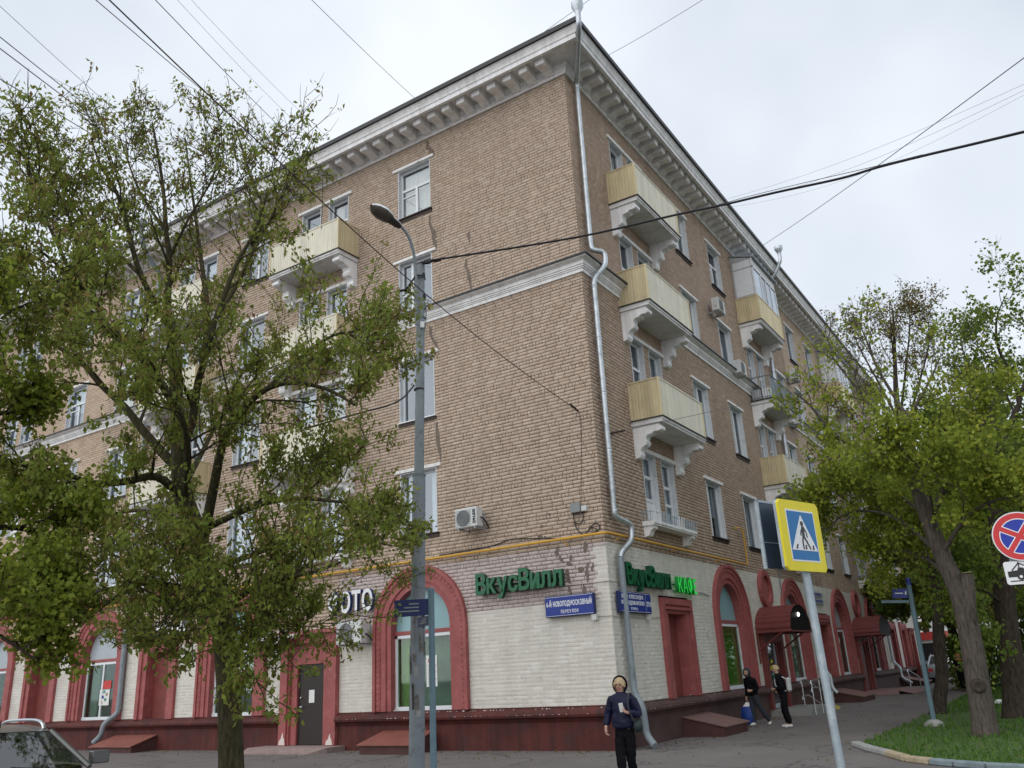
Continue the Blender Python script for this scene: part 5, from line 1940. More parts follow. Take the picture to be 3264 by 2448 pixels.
# ------------------------------------------------------------------ thin post with street plates beside the lamp
PD = 14.0
p0, p1 = at_dist(1382, 2448, PD), at_dist(1374, 1888, PD)
base = Vector((p1.x, p1.y, 0))
e = empty('sign_post', base, 0, 'slim blue grey post with dark street plates right beside the lamp post', 'sign post')
m = MB()
lo_ = p0 + (p0 - p1) * (p0.z / (p1.z - p0.z))
m.tube([lo_ - base, p1 - base], 0.052, 10, 'post_blue')
m.build('post', e, smooth=True)
m = MB()
m.lathe([(0.056, 0), (0.056, 0.06), (0.03, 0.075), (0, 0.078)], p1 - base, 10, 'post_blue')
m.build('cap', e, smooth=True)
hr = Vector((RX.x, RX.y, 0)).normalized()
for k, (yt, yb, l_) in enumerate(((1908, 1960, 0.50), (1936, 1966, 0.42))):
    a, b = at_dist(1370, yt, PD) - base, at_dist(1370, yb, PD) - base
    m = MB()
    q = Vector((0, 0, a.z))
    ang = math.radians(212 if k == 0 else 150)
    dr = Vector((math.cos(ang), math.sin(ang), 0))
    nn = dr.cross(Vector((0, 0, 1)))
    L0 = 0.60
    vs = []
    for w_ in (-0.012, 0.012):
        for (u, v) in ((0.05, b.z), (L0, b.z - 0.01), (L0, a.z), (0.05, a.z)):
            vs.append(dr * u + nn * w_ + Vector((0, 0, v - (0.12 if k else 0.0))))
    m.add(vs, [(0, 1, 2, 3), (7, 6, 5, 4), (0, 4, 5, 1), (1, 5, 6, 2), (2, 6, 7, 3), (3, 7, 4, 0)], 'sign_blue_edge')
    pl = m.build('street_plate', e)
    m = MB()
    for i in range(3):
        for w_ in (-0.0135, 0.0135):
            z = b.z + (a.z - b.z) * (0.25 + 0.22 * i) - (0.12 if k else 0)
            vs = [dr * 0.2 + nn * w_ + Vector((0, 0, z)), dr * (0.52 - 0.08 * i) + nn * w_ + Vector((0, 0, z)), dr * (0.52 - 0.08 * i) + nn * w_ + Vector((0, 0, z + 0.02)), dr * 0.2 + nn * w_ + Vector((0, 0, z + 0.02))]
            m.add(vs, [(0, 1, 2, 3)], 'box_grey')
    m.build('text_line', pl, recalc=False)

# ------------------------------------------------------------------ pedestrian crossing sign
lp = Vector((6.4596, -7.7014, 0))
dr = Vector((0.292, 0.956, 0))
nn = Vector((0.956, -0.292, 0))
base = lp + dr * 0.50 - nn * 0.12
e = empty('crossing_sign', base, 0, 'yellow bordered blue pedestrian crossing sign on grey posts before the right facade', 'traffic sign')
rot = math.atan2(dr.y, dr.x)
z0, z1 = 2.797, 3.70
S_ = 0.93
def plate(name, parent, x0, x1, zz0, zz1, y0, y1, mat, cham=0.04):
    m = MB()
    m.prism_d([(x0 + cham, zz0), (x1 - cham, zz0), (x1, zz0 + cham), (x1, zz1 - cham), (x1 - cham, zz1), (x0 + cham, zz1), (x0, zz1 - cham), (x0, zz0 + cham)], y0, y1, mat)
    o = m.build(name, parent, ((lp - base).x, (lp - base).y, 0), rot)
    return o
pl = plate('sign_plate', e, 0, S_, z0, z1, -0.02, 0.012, 'cross_yellow', 0.05)
box_ = plate('sign_box', e, 0.01, S_ - 0.01, z0 + 0.01, z1 - 0.01, -0.065, -0.0205, 'galv')
def sub(name, poly, d0, d1, mat):
    m = MB()
    m.prism_d(poly, d0, d1, mat)
    return m.build(name, pl)
cz, ch = (z0 + z1) / 2, 0.315
cx = S_ / 2
sub('white_border', [(cx - 0.325, cz - 0.33), (cx + 0.325, cz - 0.33), (cx + 0.325, cz + 0.33), (cx - 0.325, cz + 0.33)], 0.012, 0.015, 'sign_white')
sub('blue_field', [(cx - 0.305, cz - 0.31), (cx + 0.305, cz - 0.31), (cx + 0.305, cz + 0.31), (cx - 0.305, cz + 0.31)], 0.015, 0.018, 'cross_blue')
sub('white_triangle', [(cx - 0.295, cz - 0.19), (cx + 0.295, cz - 0.19), (cx, cz + 0.27)], 0.018, 0.021, 'sign_white')
m = MB()
n = 10
m.prism_d([(cx + 0.035 * math.cos(2 * PI * i / n), cz + 0.155 + 0.035 * math.sin(2 * PI * i / n)) for i in range(n)], 0.021, 0.024, 'black_paint')
def limb(x0, y0, x1, y1, w):
    d_ = Vector((x1 - x0, y1 - y0)).normalized()
    q = Vector((-d_.y, d_.x)) * w / 2
    m.prism_d([(cx + x0 + q.x, cz + y0 + q.y), (cx + x0 - q.x, cz + y0 - q.y), (cx + x1 - q.x, cz + y1 - q.y), (cx + x1 + q.x, cz + y1 + q.y)], 0.021, 0.0235 + 0.0002 * abs(x1), 'black_paint')
limb(0.01, 0.12, 0.0, -0.02, 0.06)
limb(0.02, 0.11, 0.075, 0.05, 0.025)
limb(0.075, 0.05, 0.085, -0.02, 0.025)
limb(0.0, 0.11, -0.045, 0.05, 0.025)
limb(-0.045, 0.05, -0.06, 0.0, 0.025)
limb(-0.01, -0.01, -0.035, -0.08, 0.032)
limb(-0.035, -0.08, -0.03, -0.175, 0.03)
limb(0.01, -0.01, 0.07, -0.09, 0.032)
limb(0.07, -0.09, 0.13, -0.17, 0.028)
m.build('walker', pl)
m = MB()
for x in (-0.16, 0.055, 0.225):
    m.prism_d([(cx + x - 0.05, cz - 0.175), (cx + x - 0.015, cz - 0.175), (cx + x + 0.0 - 0.012 * np.sign(x), cz - 0.115), (cx + x - 0.03 - 0.012 * np.sign(x), cz - 0.115)], 0.021, 0.0236, 'black_paint')
m.build('stripes', pl)
# second plate, its back turned to us
def plate2(name, x0, x1, zz0, zz1, d0, d1, mat):
    m = MB()
    m.prism_d([(x0, zz0), (x1, zz0), (x1, zz1), (x0, zz1)], d0, d1, mat)
    return m.build(name, e, ((lp - base).x, (lp - base).y, 0), rot)
b2 = plate2('rear_sign_plate', -0.02, 0.88, z0 + 0.06, z1 + 0.02, -0.30, -0.27, 'sign_back')
m = MB()
for x0, x1, zz0, zz1 in ((-0.03, -0.005, z0 + 0.05, z1 + 0.03), (-0.03, 0.88, z0 + 0.38, z0 + 0.39), (-0.03, 0.88, z1 + 0.0, z1 + 0.03)):
    m.prism_d([(x0, zz0), (x1, zz0), (x1, zz1), (x0, zz1)], -0.31, -0.262, 'galv')
m.build('rim', b2)
m = MB()
for k, (x, y, mt, r) in enumerate((((S_ * 0.60), -0.10, 'galv', 0.052), ((S_ * 0.86), -0.22, 'galv_dark', 0.045))):
    q = Vector((0, 0, 0)) + dr * x + nn * y + lp - base
    foot = q + Vector((0.07, -0.045, 0)) * (1.0 if k == 0 else 0.5)
    mm = MB()
    mm.tube([foot, q + Vector((0, 0, z1 - 0.25))], r, 12, mt)
    mm.build('post', e, smooth=True)
for zz in (z0 + 0.1, z1 - 0.4):
    mm = MB()
    q = dr * S_ * 0.6 + nn * (-0.10) + lp - base + Vector((0, 0, zz))
    mm.tube([q + Vector((0, 0, -0.02)), q + Vector((0, 0, 0.02))], 0.066, 10, 'galv_dark')
    mm.build('clamp', e)

# ------------------------------------------------------------------ no stopping sign at the right edge
c_ = at_dist(3250, 1709, 12.3)
base = Vector((c_.x + 0.05, c_.y + 0.08, 0))
e = empty('no_stopping_sign', base, 0, 'round red and blue no stopping sign above a tow truck plate', 'traffic sign')
to = Vector((CAM.x - c_.x, CAM.y - c_.y, 0)).normalized()
rot = math.atan2(to.y, to.x) + PI / 2 + math.radians(8)
def disc(name, r0, r1, d0, d1, mat, parent, n=40):
    m = MB()
    C_ = lambda q: [(q * math.cos(2 * PI * i / n), q * math.sin(2 * PI * i / n)) for i in range(n)]
    if r0 > 0:
        m.ring_d(C_(r0), C_(r1), d0, d1, mat, True)
    else:
        m.prism_d(C_(r1), d0, d1, mat)
    return m.build(name, parent, (c_ - base) if parent is e else (0, 0, 0), rot if parent is e else 0)
d0 = disc('disc', 0, 0.305, -0.012, 0.0, 'galv', e)
disc('white_rim', 0, 0.302, 0.0, 0.002, 'sign_white', d0)
disc('red_ring', 0.222, 0.29, 0.002, 0.005, 'sign_red', d0)
disc('white_line', 0.210, 0.2215, 0.002, 0.0045, 'sign_white', d0)
disc('blue_field', 0, 0.2095, 0.002, 0.004, 'nostop_blue', d0)
m = MB()
for k, ang in enumerate((-30, 52)):
    a_ = math.radians(ang)
    for w_, dd, mt in ((0.040, 0.0055 + 0.0004 * k, 'sign_white'), (0.029, 0.0068 + 0.0004 * k, 'sign_red')):
        ux, uz_ = math.cos(a_), math.sin(a_)
        L_2 = 0.212 if mt == 'sign_white' else 0.23
        m.prism_d([(ux * s_ * L_2 - uz_ * t_ * w_, uz_ * s_ * L_2 + ux * t_ * w_) for s_, t_ in ((-1, -1), (1, -1), (1, 1), (-1, 1))], 0.004, dd, mt)
m.build('cross_bars', d0)
c2_ = at_dist(3236, 1826, 12.3)
m = MB()
m.prism_d([(-0.09, -0.14), (0.42, -0.14), (0.44, -0.12), (0.44, 0.12), (0.42, 0.14), (-0.09, 0.14), (-0.11, 0.12), (-0.11, -0.12)], -0.01, 0.0, 'sign_white')
pl2 = m.build('tow_plate', e, c2_ - base, rot)
m = MB()
m.prism_d([(-0.08, -0.05), (0.11, -0.05), (0.11, 0.04), (0.09, 0.06), (0.04, 0.06), (0.03, 0.03), (-0.08, 0.02)], 0.0, 0.003, 'black_paint')
m.prism_d([(-0.07, -0.105), (0.40, -0.105), (0.40, -0.093), (-0.07, -0.093)], 0.0, 0.003, 'black_paint')
def bar(x0, y0, x1, y1, w):
    d_ = Vector((x1 - x0, y1 - y0)).normalized()
    q = Vector((-d_.y, d_.x)) * w / 2
    m.prism_d([(x0 + q.x, y0 + q.y), (x0 - q.x, y0 - q.y), (x1 - q.x, y1 - q.y), (x1 + q.x, y1 + q.y)], 0.0, 0.0026, 'black_paint')
bar(-0.03, 0.03, 0.055, 0.115, 0.014)
bar(0.055, 0.13, 0.055, 0.06, 0.014)
bar(0.055, 0.115, 0.30, -0.02, 0.014)
bar(0.14, -0.04, 0.36, -0.02, 0.06)
n = 12
m.prism_d([(0.055 + 0.042 * math.cos(2 * PI * i / n), -0.05 + 0.042 * math.sin(2 * PI * i / n)) for i in range(n)], 0.003, 0.005, 'black_paint')
m.prism_d([(0.055 + 0.018 * math.cos(2 * PI * i / n), -0.05 + 0.018 * math.sin(2 * PI * i / n)) for i in range(n)], 0.005, 0.007, 'sign_white')
m.build('tow_truck_symbol', pl2)
m = MB()
m.tube([(0.0, 0, 0), (0.0, 0, c_.z + 0.28)], 0.04, 10, 'galv')
m.build('post', e, smooth=True)
c3_ = at_dist(3222, 1780, 12.33)
m = MB()
m.box(-0.02, 0.3, -0.0, 0.01, -0.09, 0.12, 'galv')
m.build('backing_plate', e, c3_ - base, rot)

# ------------------------------------------------------------------ blue post with street plates by the lawn
fb = at_ground(2980, 2318)
tp = at_dist(2893, 1845, math.hypot(fb.x - CAM.x, fb.y - CAM.y))
e = empty('street_plate_post', fb, 0, 'slim blue post with blue street plates and a concrete foot beside the lawn', 'sign post')
m = MB()
m.tube([(0, 0, 0), (tp - fb)], 0.06, 10, 'post_blue')
m.build('post', e, smooth=True)
m = MB()
m.lathe([(0.062, -0.16), (0.064, 0), (0.03, 0.02), (0, 0.025)], tp - fb, 10, 'sign_blue')
m.build('cap', e, smooth=True)
m = MB()
m.lathe([(0.26, 0.0), (0.22, 0.10), (0.12, 0.17), (0.06, 0.18)], (0, 0, 0), 9, 'concrete')
m.build('foot', e)
dd_ = math.hypot(fb.x - CAM.x, fb.y - CAM.y)
for k, (ya, yb, x0, x1, ang) in enumerate(((1876, 1906, 2845, 2893, 0), (1913, 1922, 2810, 2897, 0))):
    a, b = at_dist(x0, ya, dd_ - 0.02), at_dist(x1, ya, dd_ - 0.02)
    c_4, d_4 = at_dist(x1, yb, dd_ - 0.02), at_dist(x0, yb, dd_ - 0.02)
    nrm = Vector((FW.x, FW.y, 0)).normalized() * 0.02
    vs = [p - fb for p in (a, b, c_4, d_4)] + [p - fb + nrm for p in (a, b, c_4, d_4)]
    m = MB()
    m.add(vs, [(0, 1, 2, 3), (7, 6, 5, 4), (0, 4, 5, 1), (1, 5, 6, 2), (2, 6, 7, 3), (3, 7, 4, 0)], 'sign_blue' if k == 0 else 'post_blue')
    pl = m.build('street_plate', e)
    if k == 0:
        m = MB()
        f_ = -nrm * 0.1
        for (u0, u1, v0, v1) in ((0.15, 0.7, 0.45, 0.55), (0.82, 0.92, 0.3, 0.65)):
            P4 = []
            for (u, v) in ((u0, v0), (u1, v0), (u1, v1), (u0, v1)):
                t_ = a.lerp(b, u)
                s_ = d_4.lerp(c_4, u)
                P4.append(t_.lerp(s_, v) - fb + f_)
            m.add(P4, [(0, 1, 2, 3)], 'sign_white')
        m.build('text_line', pl, recalc=False)

# ------------------------------------------------------------------ overhead wires
def wire(pts, r, mat, label, name='overhead_wire', k=6, group=None):
    m = MB()
    m.tube(smoothpath(pts, k), r, 5, mat)
    return tag(m.build(name, None, smooth=True), label, 'wire', group)
big = [(1352, 833), (1400, 826), (1500, 811), (1700, 780), (1900, 744), (2150, 686), (2310, 652), (2480, 612), (2679, 569), (2800, 533), (2942, 497), (3100, 460), (3300, 412), (3420, 385)]
wire([at_dist(x, y, 15 - 3.0 * i / 13) for i, (x, y) in enumerate(big)], 0.022, 'cable_black', 'thick black cable bundle sagging from the lamp post to the upper right', 'cable_bundle')
mes = [(2270, 658), (2410, 620), (2600, 574), (2800, 528), (2940, 493)]
wire([at_dist(x, y, 14.6 - 0.35 * i) for i, (x, y) in enumerate(mes)], 0.006, 'cable_black', 'thin messenger wire just above the thick black cable bundle')
lo = [(1320, 1228), (1300, 1252), (1280, 1272), (1240, 1292), (1180, 1308), (1100, 1330), (980, 1365)]
wire([at_dist(x, y, LD - 0.1 - 0.25 * i) for i, (x, y) in enumerate(lo)], 0.016, 'cable_black', 'black cable leaving the lamp post to the left into the tree', 'cable_bundle')
lo = [(1355, 880), (1330, 878), (1315, 893), (1300, 915), (1286, 926)]
wire([at_dist(x, y, LD - 0.16) for i, (x, y) in enumerate(lo)], 0.02, 'cable_black', 'short black cable bent across the front of the lamp post top', 'cable_bundle')
ax_, az_ = on_left(1842, 1310, 0.05)
A0 = Vector((ax_, -0.05, az_))
far = at_dist(340, -8, 9.0)
pts = []
for i in range(9):
    t = i / 8
    p = A0.lerp(far, t)
    p.z -= 0.35 * math.sin(PI * t)
    pts.append(p)
wire(pts, 0.010, 'wire_brown', 'rusty guy wire from the hook on the left facade up to the upper left')
m = MB()
m.tube([A0, A0.lerp(far, 0.035)], 0.03, 6, 'wire_brown')
tag(m.build('wire_hook', None), 'rusty turnbuckle and hook on the brick near the corner', 'hook')
wire([A0, A0 + Vector((0.04, 0.03, -0.5)), Vector((on_left(1851, 1628, 0.02)[0], -0.02, on_left(1851, 1628, 0.02)[1]))], 0.006, 'wire_brown', 'thin wire hanging down the brick from the hook to the junction boxes')
bs, bz = on_right(1948, 1381, 0.04)
B0 = Vector((XR + 0.04, bs, bz))
far = at_dist(2900, 1175, 30)
pts = [B0.lerp(far, i / 6) for i in range(7)]
wire(pts, 0.008, 'wire_grey', 'thin wire from the right facade past the lowest cream balcony to the right tree')
m = MB()
m.tube([B0, B0.lerp(far, 0.035)], 0.03, 6, 'wire_brown')
tag(m.build('wire_hook', None), 'rusty turnbuckle on the right facade beside the corner drainpipe', 'hook')
def two(p, q, d0, d1, r, label, sag=0.0, mat='wire_grey'):
    a, b = at_dist(*p, d0), at_dist(*q, d1)
    pts = []
    for i in range(9):
        t = i / 8
        c_5 = a.lerp(b, t)
        c_5.z -= sag * math.sin(PI * t)
        pts.append(c_5)
    wire(pts, r, mat, label)
two((300, -5), (945, 524), 14, 31, 0.010, 'overhead wire just left of the guy wire over the big tree', 0.1)
two((490, -6), (1010, 515), 16, 34, 0.011, 'overhead wire from the top left down to the roof edge', 0.1)
two((560, -6), (1030, 472), 30, 44, 0.008, 'fainter left wire of the pair above the roof at the upper left', 0.2)
two((605, -6), (1068, 458), 30, 44, 0.008, 'fainter right wire of the pair above the roof at the upper left', 0.2)
two((990, -4), (1335, 325), 22, 34, 0.011, 'wire running to the roof edge left of the building corner', 0.05)
two((-6, 14), (730, 633), 22, 36, 0.008, 'topmost faint wire at the upper left edge', 0.3)
two((-6, 113), (745, 652), 16, 36, 0.011, 'second wire at the upper left edge above the big tree', 0.3)
two((-6, 150), (705, 650), 16, 36, 0.012, 'third wire at the upper left edge above the big tree', 0.2)
two((-6, 248), (708, 650), 15, 36, 0.011, 'lowest wire at the upper left edge above the big tree', 0.15)
two((1885, -5), (1716, 115), 26, 26, 0.010, 'wire running behind the drainpipe funnel at the roof corner', 0)
two((2245, -4), (1930, 181), 26, 30, 0.010, 'wire from the roof edge right of the corner to the top of the sky', 0.05)
two((3270, 180), (2420, 790), 18, 40, 0.012, 'long wire crossing the thick cable bundle at the right', 0.1)
two((3270, 266), (2298, 640), 50, 70, 0.010, 'uppermost of the three faint wires over the right roof edge', 0.6)
two((3270, 285), (2310, 655), 50, 70, 0.010, 'middle of the three faint wires over the right roof edge', 0.9)
two((3270, 300), (2330, 660), 50, 70, 0.008, 'lowest of the three faint wires over the right roof edge', 1.3)
# aerial pole on the left balcony
a_ = Vector((-8.9, -0.95, 16.6))
e = empty('tv_aerial', a_, 0, 'thin aerial pole with a cross rod above the upper left cream balcony', 'aerial')
m = MB()
m.tube([(0, 0, -0.5), (0, 0, 1.75)], 0.012, 6, 'wire_brown')
m.build('mast', e)
m = MB()
m.tube([(-0.1, 0.3, 1.75), (0.75, -0.5, 1.3)], 0.014, 6, 'wire_brown')
m.build('rod', e)
# ------------------------------------------------------------------ trees
def leaf_mesh(name, P, A, L, wratio, tint, mat, rng, fold=0.25):
    """four-cornered folded leaves at P, pointing along A"""
    n = len(P)
    A = A / (np.linalg.norm(A, axis=1, keepdims=True) + 1e-9)
    R_ = rng.normal(size=(n, 3))
    S = np.cross(A, R_)
    S /= (np.linalg.norm(S, axis=1, keepdims=True) + 1e-9)
    N = np.cross(S, A)
    L = L[:, None]
    V = np.zeros((n, 4, 3))
    V[:, 0] = P
    V[:, 1] = P + A * L * 0.45 + S * L * wratio + N * L * fold * 0.4
    V[:, 2] = P + A * L - N * L * 0.10
    V[:, 3] = P + A * L * 0.45 - S * L * wratio + N * L * fold * 0.4
    F = np.arange(n * 4).reshape(n, 4)
    return raw_mesh(name, V.reshape(-1, 3), F, [mat], None, tint)

def grow(name, base, trunk, limbs, label, cat='tree', group=None, barkmat='bark', leafmat_='leaf_ash', seed=1, bl=1.5, nb=9, sub=6, leaf=(0.07, 0.12),
         wr=0.26, bunch=5, nodes=5, droop=0.9, dens=None, upb=0.35, tintc=None, spread=0.05, twigs=4, bare=0.0, stubs=()):
    rr = random.Random(seed)
    rg = np.random.default_rng(seed)
    e = empty(name, base, 0, label, cat, group)
    base = Vector(base)
    m = MB()
    lp_, la, lt = [], [], []                    # leaf places, directions, tint
    ctr = sum((p for p, r in trunk), Vector()) / len(trunk)
    m.tube([p - base for p in smoothpath([p for p, r in trunk], 4)], list(np.interp(np.linspace(0, 1, (len(trunk) - 1) * 4 + 1), np.linspace(0, 1, len(trunk)), [r for p, r in trunk])), 12, barkmat)
    def rnd():
        return Vector((rr.gauss(0, 1), rr.gauss(0, 1), rr.gauss(0, 1)))
    def branch(p0, d0, length, r0, n, up):
        pts = [p0]
        d = d0.normalized()
        for i in range(n):
            d = (d + rnd() * 0.16 + Vector((0, 0, up * 0.22))).normalized()
            pts.append(pts[-1] + d * (length / n))
        return pts
    def leaves_on(pts, k0, big):
        for i in range(nodes):
            t = 0.15 + 0.85 * (i + rr.random()) / nodes
            x = t * (len(pts) - 1)
            j = min(int(x), len(pts) - 2)
            p = pts[j].lerp(pts[j + 1], x - j)
            dz = dens(p) if dens else 1.0
            if rr.random() > dz:
                continue
            tc = rr.gauss(0.5, 0.2) if tintc is None else tintc(p, rr)
            for q in range(bunch):
                o = rnd() * spread
                lp_.append(p + o)
                a = rnd() * 0.75 + Vector((0, 0, -droop))
                la.append(a)
                lt.append(min(1, max(0, tc + rr.gauss(0, 0.09))))
    for pts, r0, r1 in limbs:
        sp = smoothpath(pts, 4)
        n = len(sp)
        m.tube([p - base for p in sp], [r0 + (r1 - r0) * (i / (n - 1)) ** 0.8 for i in range(n)], 8, barkmat, False)
        for b in range(nb):
            t = 0.18 + 0.82 * (b + rr.random()) / nb
            x = t * (n - 1)
            j = min(int(x), n - 2)
            p = sp[j].lerp(sp[j + 1], x - j)
            d = (sp[j + 1] - sp[j]).normalized()
            q = rnd()
            q = (q - d * q.dot(d)).normalized()
            out_ = Vector((p.x - ctr.x, p.y - ctr.y, 0))
            out_ = out_.normalized() if out_.length > 0.1 else Vector((0, 0, 0))
            dd = d * 0.55 + q * 0.75 + out_ * 0.15 + Vector((0, 0, upb))
            L = bl * (0.55 + 0.6 * rr.random()) * (1.05 - 0.4 * t)
            rb = max(0.010, (r0 + (r1 - r0) * t) * 0.42)
            bp = branch(p, dd, L, rb, 5, upb)
            m.tube([w - base for w in bp], [rb * (1 - 0.75 * i / 5) for i in range(6)], 5, barkmat, False)
            for s_ in range(sub):
                t2 = 0.2 + 0.8 * (s_ + rr.random()) / sub
                x2 = t2 * 5
                j2 = min(int(x2), 4)
                p2 = bp[j2].lerp(bp[j2 + 1], x2 - j2)
                d2 = (bp[j2 + 1] - bp[j2]).normalized()
                q2 = rnd()
                q2 = (q2 - d2 * q2.dot(d2)).normalized()
                L2 = L * (0.28 + 0.3 * rr.random())
                tp_ = branch(p2, d2 * 0.6 + q2 * 0.75 + Vector((0, 0, upb * 0.6)), L2, 0.006, 3, upb)
                m.tube([w - base for w in tp_], [0.0085, 0.007, 0.0055, 0.003], 3, barkmat, False)
                leaves_on(tp_, 0, False)
                for w_ in range(twigs):
                    t3 = 0.25 + 0.75 * rr.random()
                    x3 = t3 * 3
                    j3 = min(int(x3), 2)
                    p3 = tp_[j3].lerp(tp_[j3 + 1], x3 - j3)
                    d3 = (tp_[j3 + 1] - tp_[j3]).normalized()
                    t_ = branch(p3, d3 * 0.7 + rnd() * 0.45 + Vector((0, 0, upb * 0.5)), L2 * (0.45 + 0.4 * rr.random()), 0.004, 2, upb)
                    m.tube([w - base for w in t_], [0.005, 0.004, 0.002], 3, barkmat, False)
                    leaves_on(t_, 1, False)
    for a, b, r in stubs:
        m.tube([a - base, b - base], [r * 1.1, r], 10, barkmat)
    tr = m.build('trunk', e, recalc=False)
    tr.data.polygons.foreach_set('use_smooth', [True] * len(tr.data.polygons))
    P = np.array([tuple(p - base) for p in lp_])
    A = np.array([tuple(a) for a in la])
    L = leaf[0] + (leaf[1] - leaf[0]) * rg.random(len(P))
    me = leaf_mesh('crown', P, A, L, wr, np.array(lt), leafmat_, rg)
    c_ = link('crown', me, e)
    tag(c_, kind='stuff')
    return e, len(P), len(tr.data.polygons)

# ---- the big ash-leaved maple before the left facade
TD = 13.4
def tl(*pts):
    return [at_dist(x, y, TD + d) for x, y, d in pts]
tbase = at_dist(737, 2552, TD)
tbase.z = 0
trunk = [(at_dist(739, 2552, TD), 0.205), (at_dist(737, 2440, TD), 0.175), (at_dist(731, 2250, TD), 0.165), (at_dist(716, 2050, TD), 0.160), (at_dist(690, 1910, TD), 0.157), (at_dist(655, 1810, TD), 0.155),
         (at_dist(617, 1680, TD), 0.150), (at_dist(580, 1560, TD), 0.14), (at_dist(570, 1400, TD), 0.115), (at_dist(564, 1275, TD), 0.10), (at_dist(555, 1150, TD), 0.085)]
limbs = [
    (tl((590, 1590, 0), (500, 1520, -0.3), (400, 1535, -0.6), (300, 1540, -0.9), (200, 1508, -1.1), (65, 1480, -1.4), (-60, 1430, -1.5)), 0.075, 0.02),
    (tl((572, 1500, 0), (470, 1390, 0.3), (400, 1300, 0.5), (320, 1225, 0.8), (250, 1145, 1.0), (165, 1095, 1.3), (60, 1010, 1.6)), 0.085, 0.02),
    (tl((570, 1450, 0), (610, 1350, -0.3), (630, 1225, -0.5), (652, 1150, -0.7), (690, 1010, -0.9), (750, 850, -1.1), (810, 740, -1.2), (850, 620, -1.3)), 0.085, 0.018),
    (tl((640, 1760, 0), (680, 1560, -0.6), (715, 1400, -1.0), (780, 1300, -1.4), (850, 1240, -1.7), (930, 1220, -2.0), (1040, 1240, -2.2), (1130, 1290, -2.4)), 0.085, 0.018),
    (tl((556, 1170, 0), (535, 1000, 0.3), (540, 825, 0.4), (530, 740, 0.4), (520, 600, 0.5), (498, 460, 0.6), (485, 390, 0.6)), 0.075, 0.014),
    (tl((566, 1300, 0), (470, 1160, -0.5), (400, 1080, -0.8), (345, 1060, -1.0), (300, 965, -1.3), (235, 890, -1.6), (130, 800, -2.0)), 0.075, 0.016),
    (tl((545, 1050, 0.2), (450, 880, -0.2), (400, 700, -0.4), (370, 610, -0.5), (320, 525, -0.6), (290, 440, -0.7)), 0.055, 0.012),
    (tl((652, 1150, -0.7), (660, 980, -0.2), (640, 820, 0.2), (622, 680, 0.5), (607, 575, 0.7), (590, 440, 0.9)), 0.055, 0.012),
    (tl((690, 1010, -0.9), (780, 860, -0.5), (840, 680, -0.1), (800, 570, 0.1), (768, 460, 0.3), (745, 400, 0.3)), 0.045, 0.012),
    (tl((700, 1960, 0), (780, 1890, -0.7), (850, 1860, -1.1), (920, 1840, -1.5), (1010, 1820, -1.9), (1090, 1790, -2.2)), 0.06, 0.016),
    (tl((625, 1700, 0), (750, 1640, -0.6), (860, 1600, -1.0), (980, 1590, -1.2), (1090, 1600, -1.3), (1180, 1600, -1.3)), 0.06, 0.014),
    (tl((660, 1820, 0), (800, 1770, 0.5), (930, 1720, 0.9), (1060, 1700, 1.2), (1160, 1720, 0.9), (1250, 1740, 0.5)), 0.055, 0.014),
    (tl((700, 1950, 0), (620, 1890, -0.8), (520, 1860, -1.4), (420, 1870, -1.9), (330, 1930, -2.3)), 0.05, 0.014),
    (tl((715, 2050, 0), (660, 1990, 0.4), (600, 1960, 0.8), (540, 1990, 1.0), (500, 2040, 1.1)), 0.04, 0.012),
    (tl((720, 2080, 0), (790, 2020, -0.4), (860, 1990, -0.7), (900, 2010, -0.9), (920, 2070, -1.0)), 0.04, 0.012),
    (tl((590, 1590, 0), (600, 1450, -1.2), (580, 1330, -2.0), (520, 1230, -2.6), (470, 1130, -3.0)), 0.06, 0.014),
    (tl((580, 1560, 0), (640, 1450, 1.2), (700, 1340, 2.0), (800, 1220, 2.6), (900, 1100, 2.9)), 0.06, 0.014),
    (tl((617, 1680, 0), (520, 1640, 1.0), (400, 1630, 1.8), (280, 1680, 2.3), (180, 1740, 2.5)), 0.05, 0.014),
    (tl((716, 2050, 0), (745, 1985, -0.8), (735, 2000, -1.4), (715, 2060, -1.8)), 0.035, 0.012),
    (tl((700, 1950, 0), (800, 1920, -0.5), (835, 1980, -1.0), (820, 2080, -1.3)), 0.035, 0.012),
    (tl((690, 1910, 0), (600, 1870, -1.0), (545, 1900, -1.7), (525, 1990, -2.0)), 0.035, 0.012),
    (tl((800, 780, -1.1), (870, 690, -1.2), (880, 610, -1.2), (860, 540, -1.2)), 0.03, 0.010),
    (tl((300, 965, -1.3), (240, 760, -1.0), (200, 640, -0.8), (150, 560, -0.7)), 0.03, 0.010),
    (tl((235, 890, -1.6), (120, 640, -1.5), (90, 560, -1.5)), 0.03, 0.010),
    (tl((850, 1240, -1.7), (980, 1120, -1.6), (1090, 1060, -1.6), (1150, 1090, -1.6)), 0.03, 0.010),
    (tl((400, 1080, -0.8), (300, 1000, -0.2), (210, 930, 0.2), (110, 900, 0.5), (10, 880, 0.8)), 0.04, 0.010),
    (tl((345, 1060, -1.0), (230, 980, -1.4), (120, 960, -1.8), (20, 1000, -2.0)), 0.035, 0.010),
    (tl((450, 880, -0.2), (350, 780, 0.3), (270, 690, 0.6), (200, 600, 0.8)), 0.035, 0.010),
    (tl((530, 740, 0.4), (450, 620, 0.8), (410, 520, 1.0), (380, 430, 1.1)), 0.03, 0.010),
    (tl((540, 825, 0.4), (600, 700, 0.0), (680, 560, -0.3), (700, 440, -0.4)), 0.03, 0.010),
]
ztop = at_dist(500, 350, TD).z
def dens_l(p):
    f_ = (p.z - 3.0) / (ztop - 3.0)
    return 0.50 + 0.9 * max(0, f_ - 0.02) if f_ < 0.3 else (0.62 if f_ < 0.55 else max(0.16, 0.62 - 1.5 * (f_ - 0.55)))
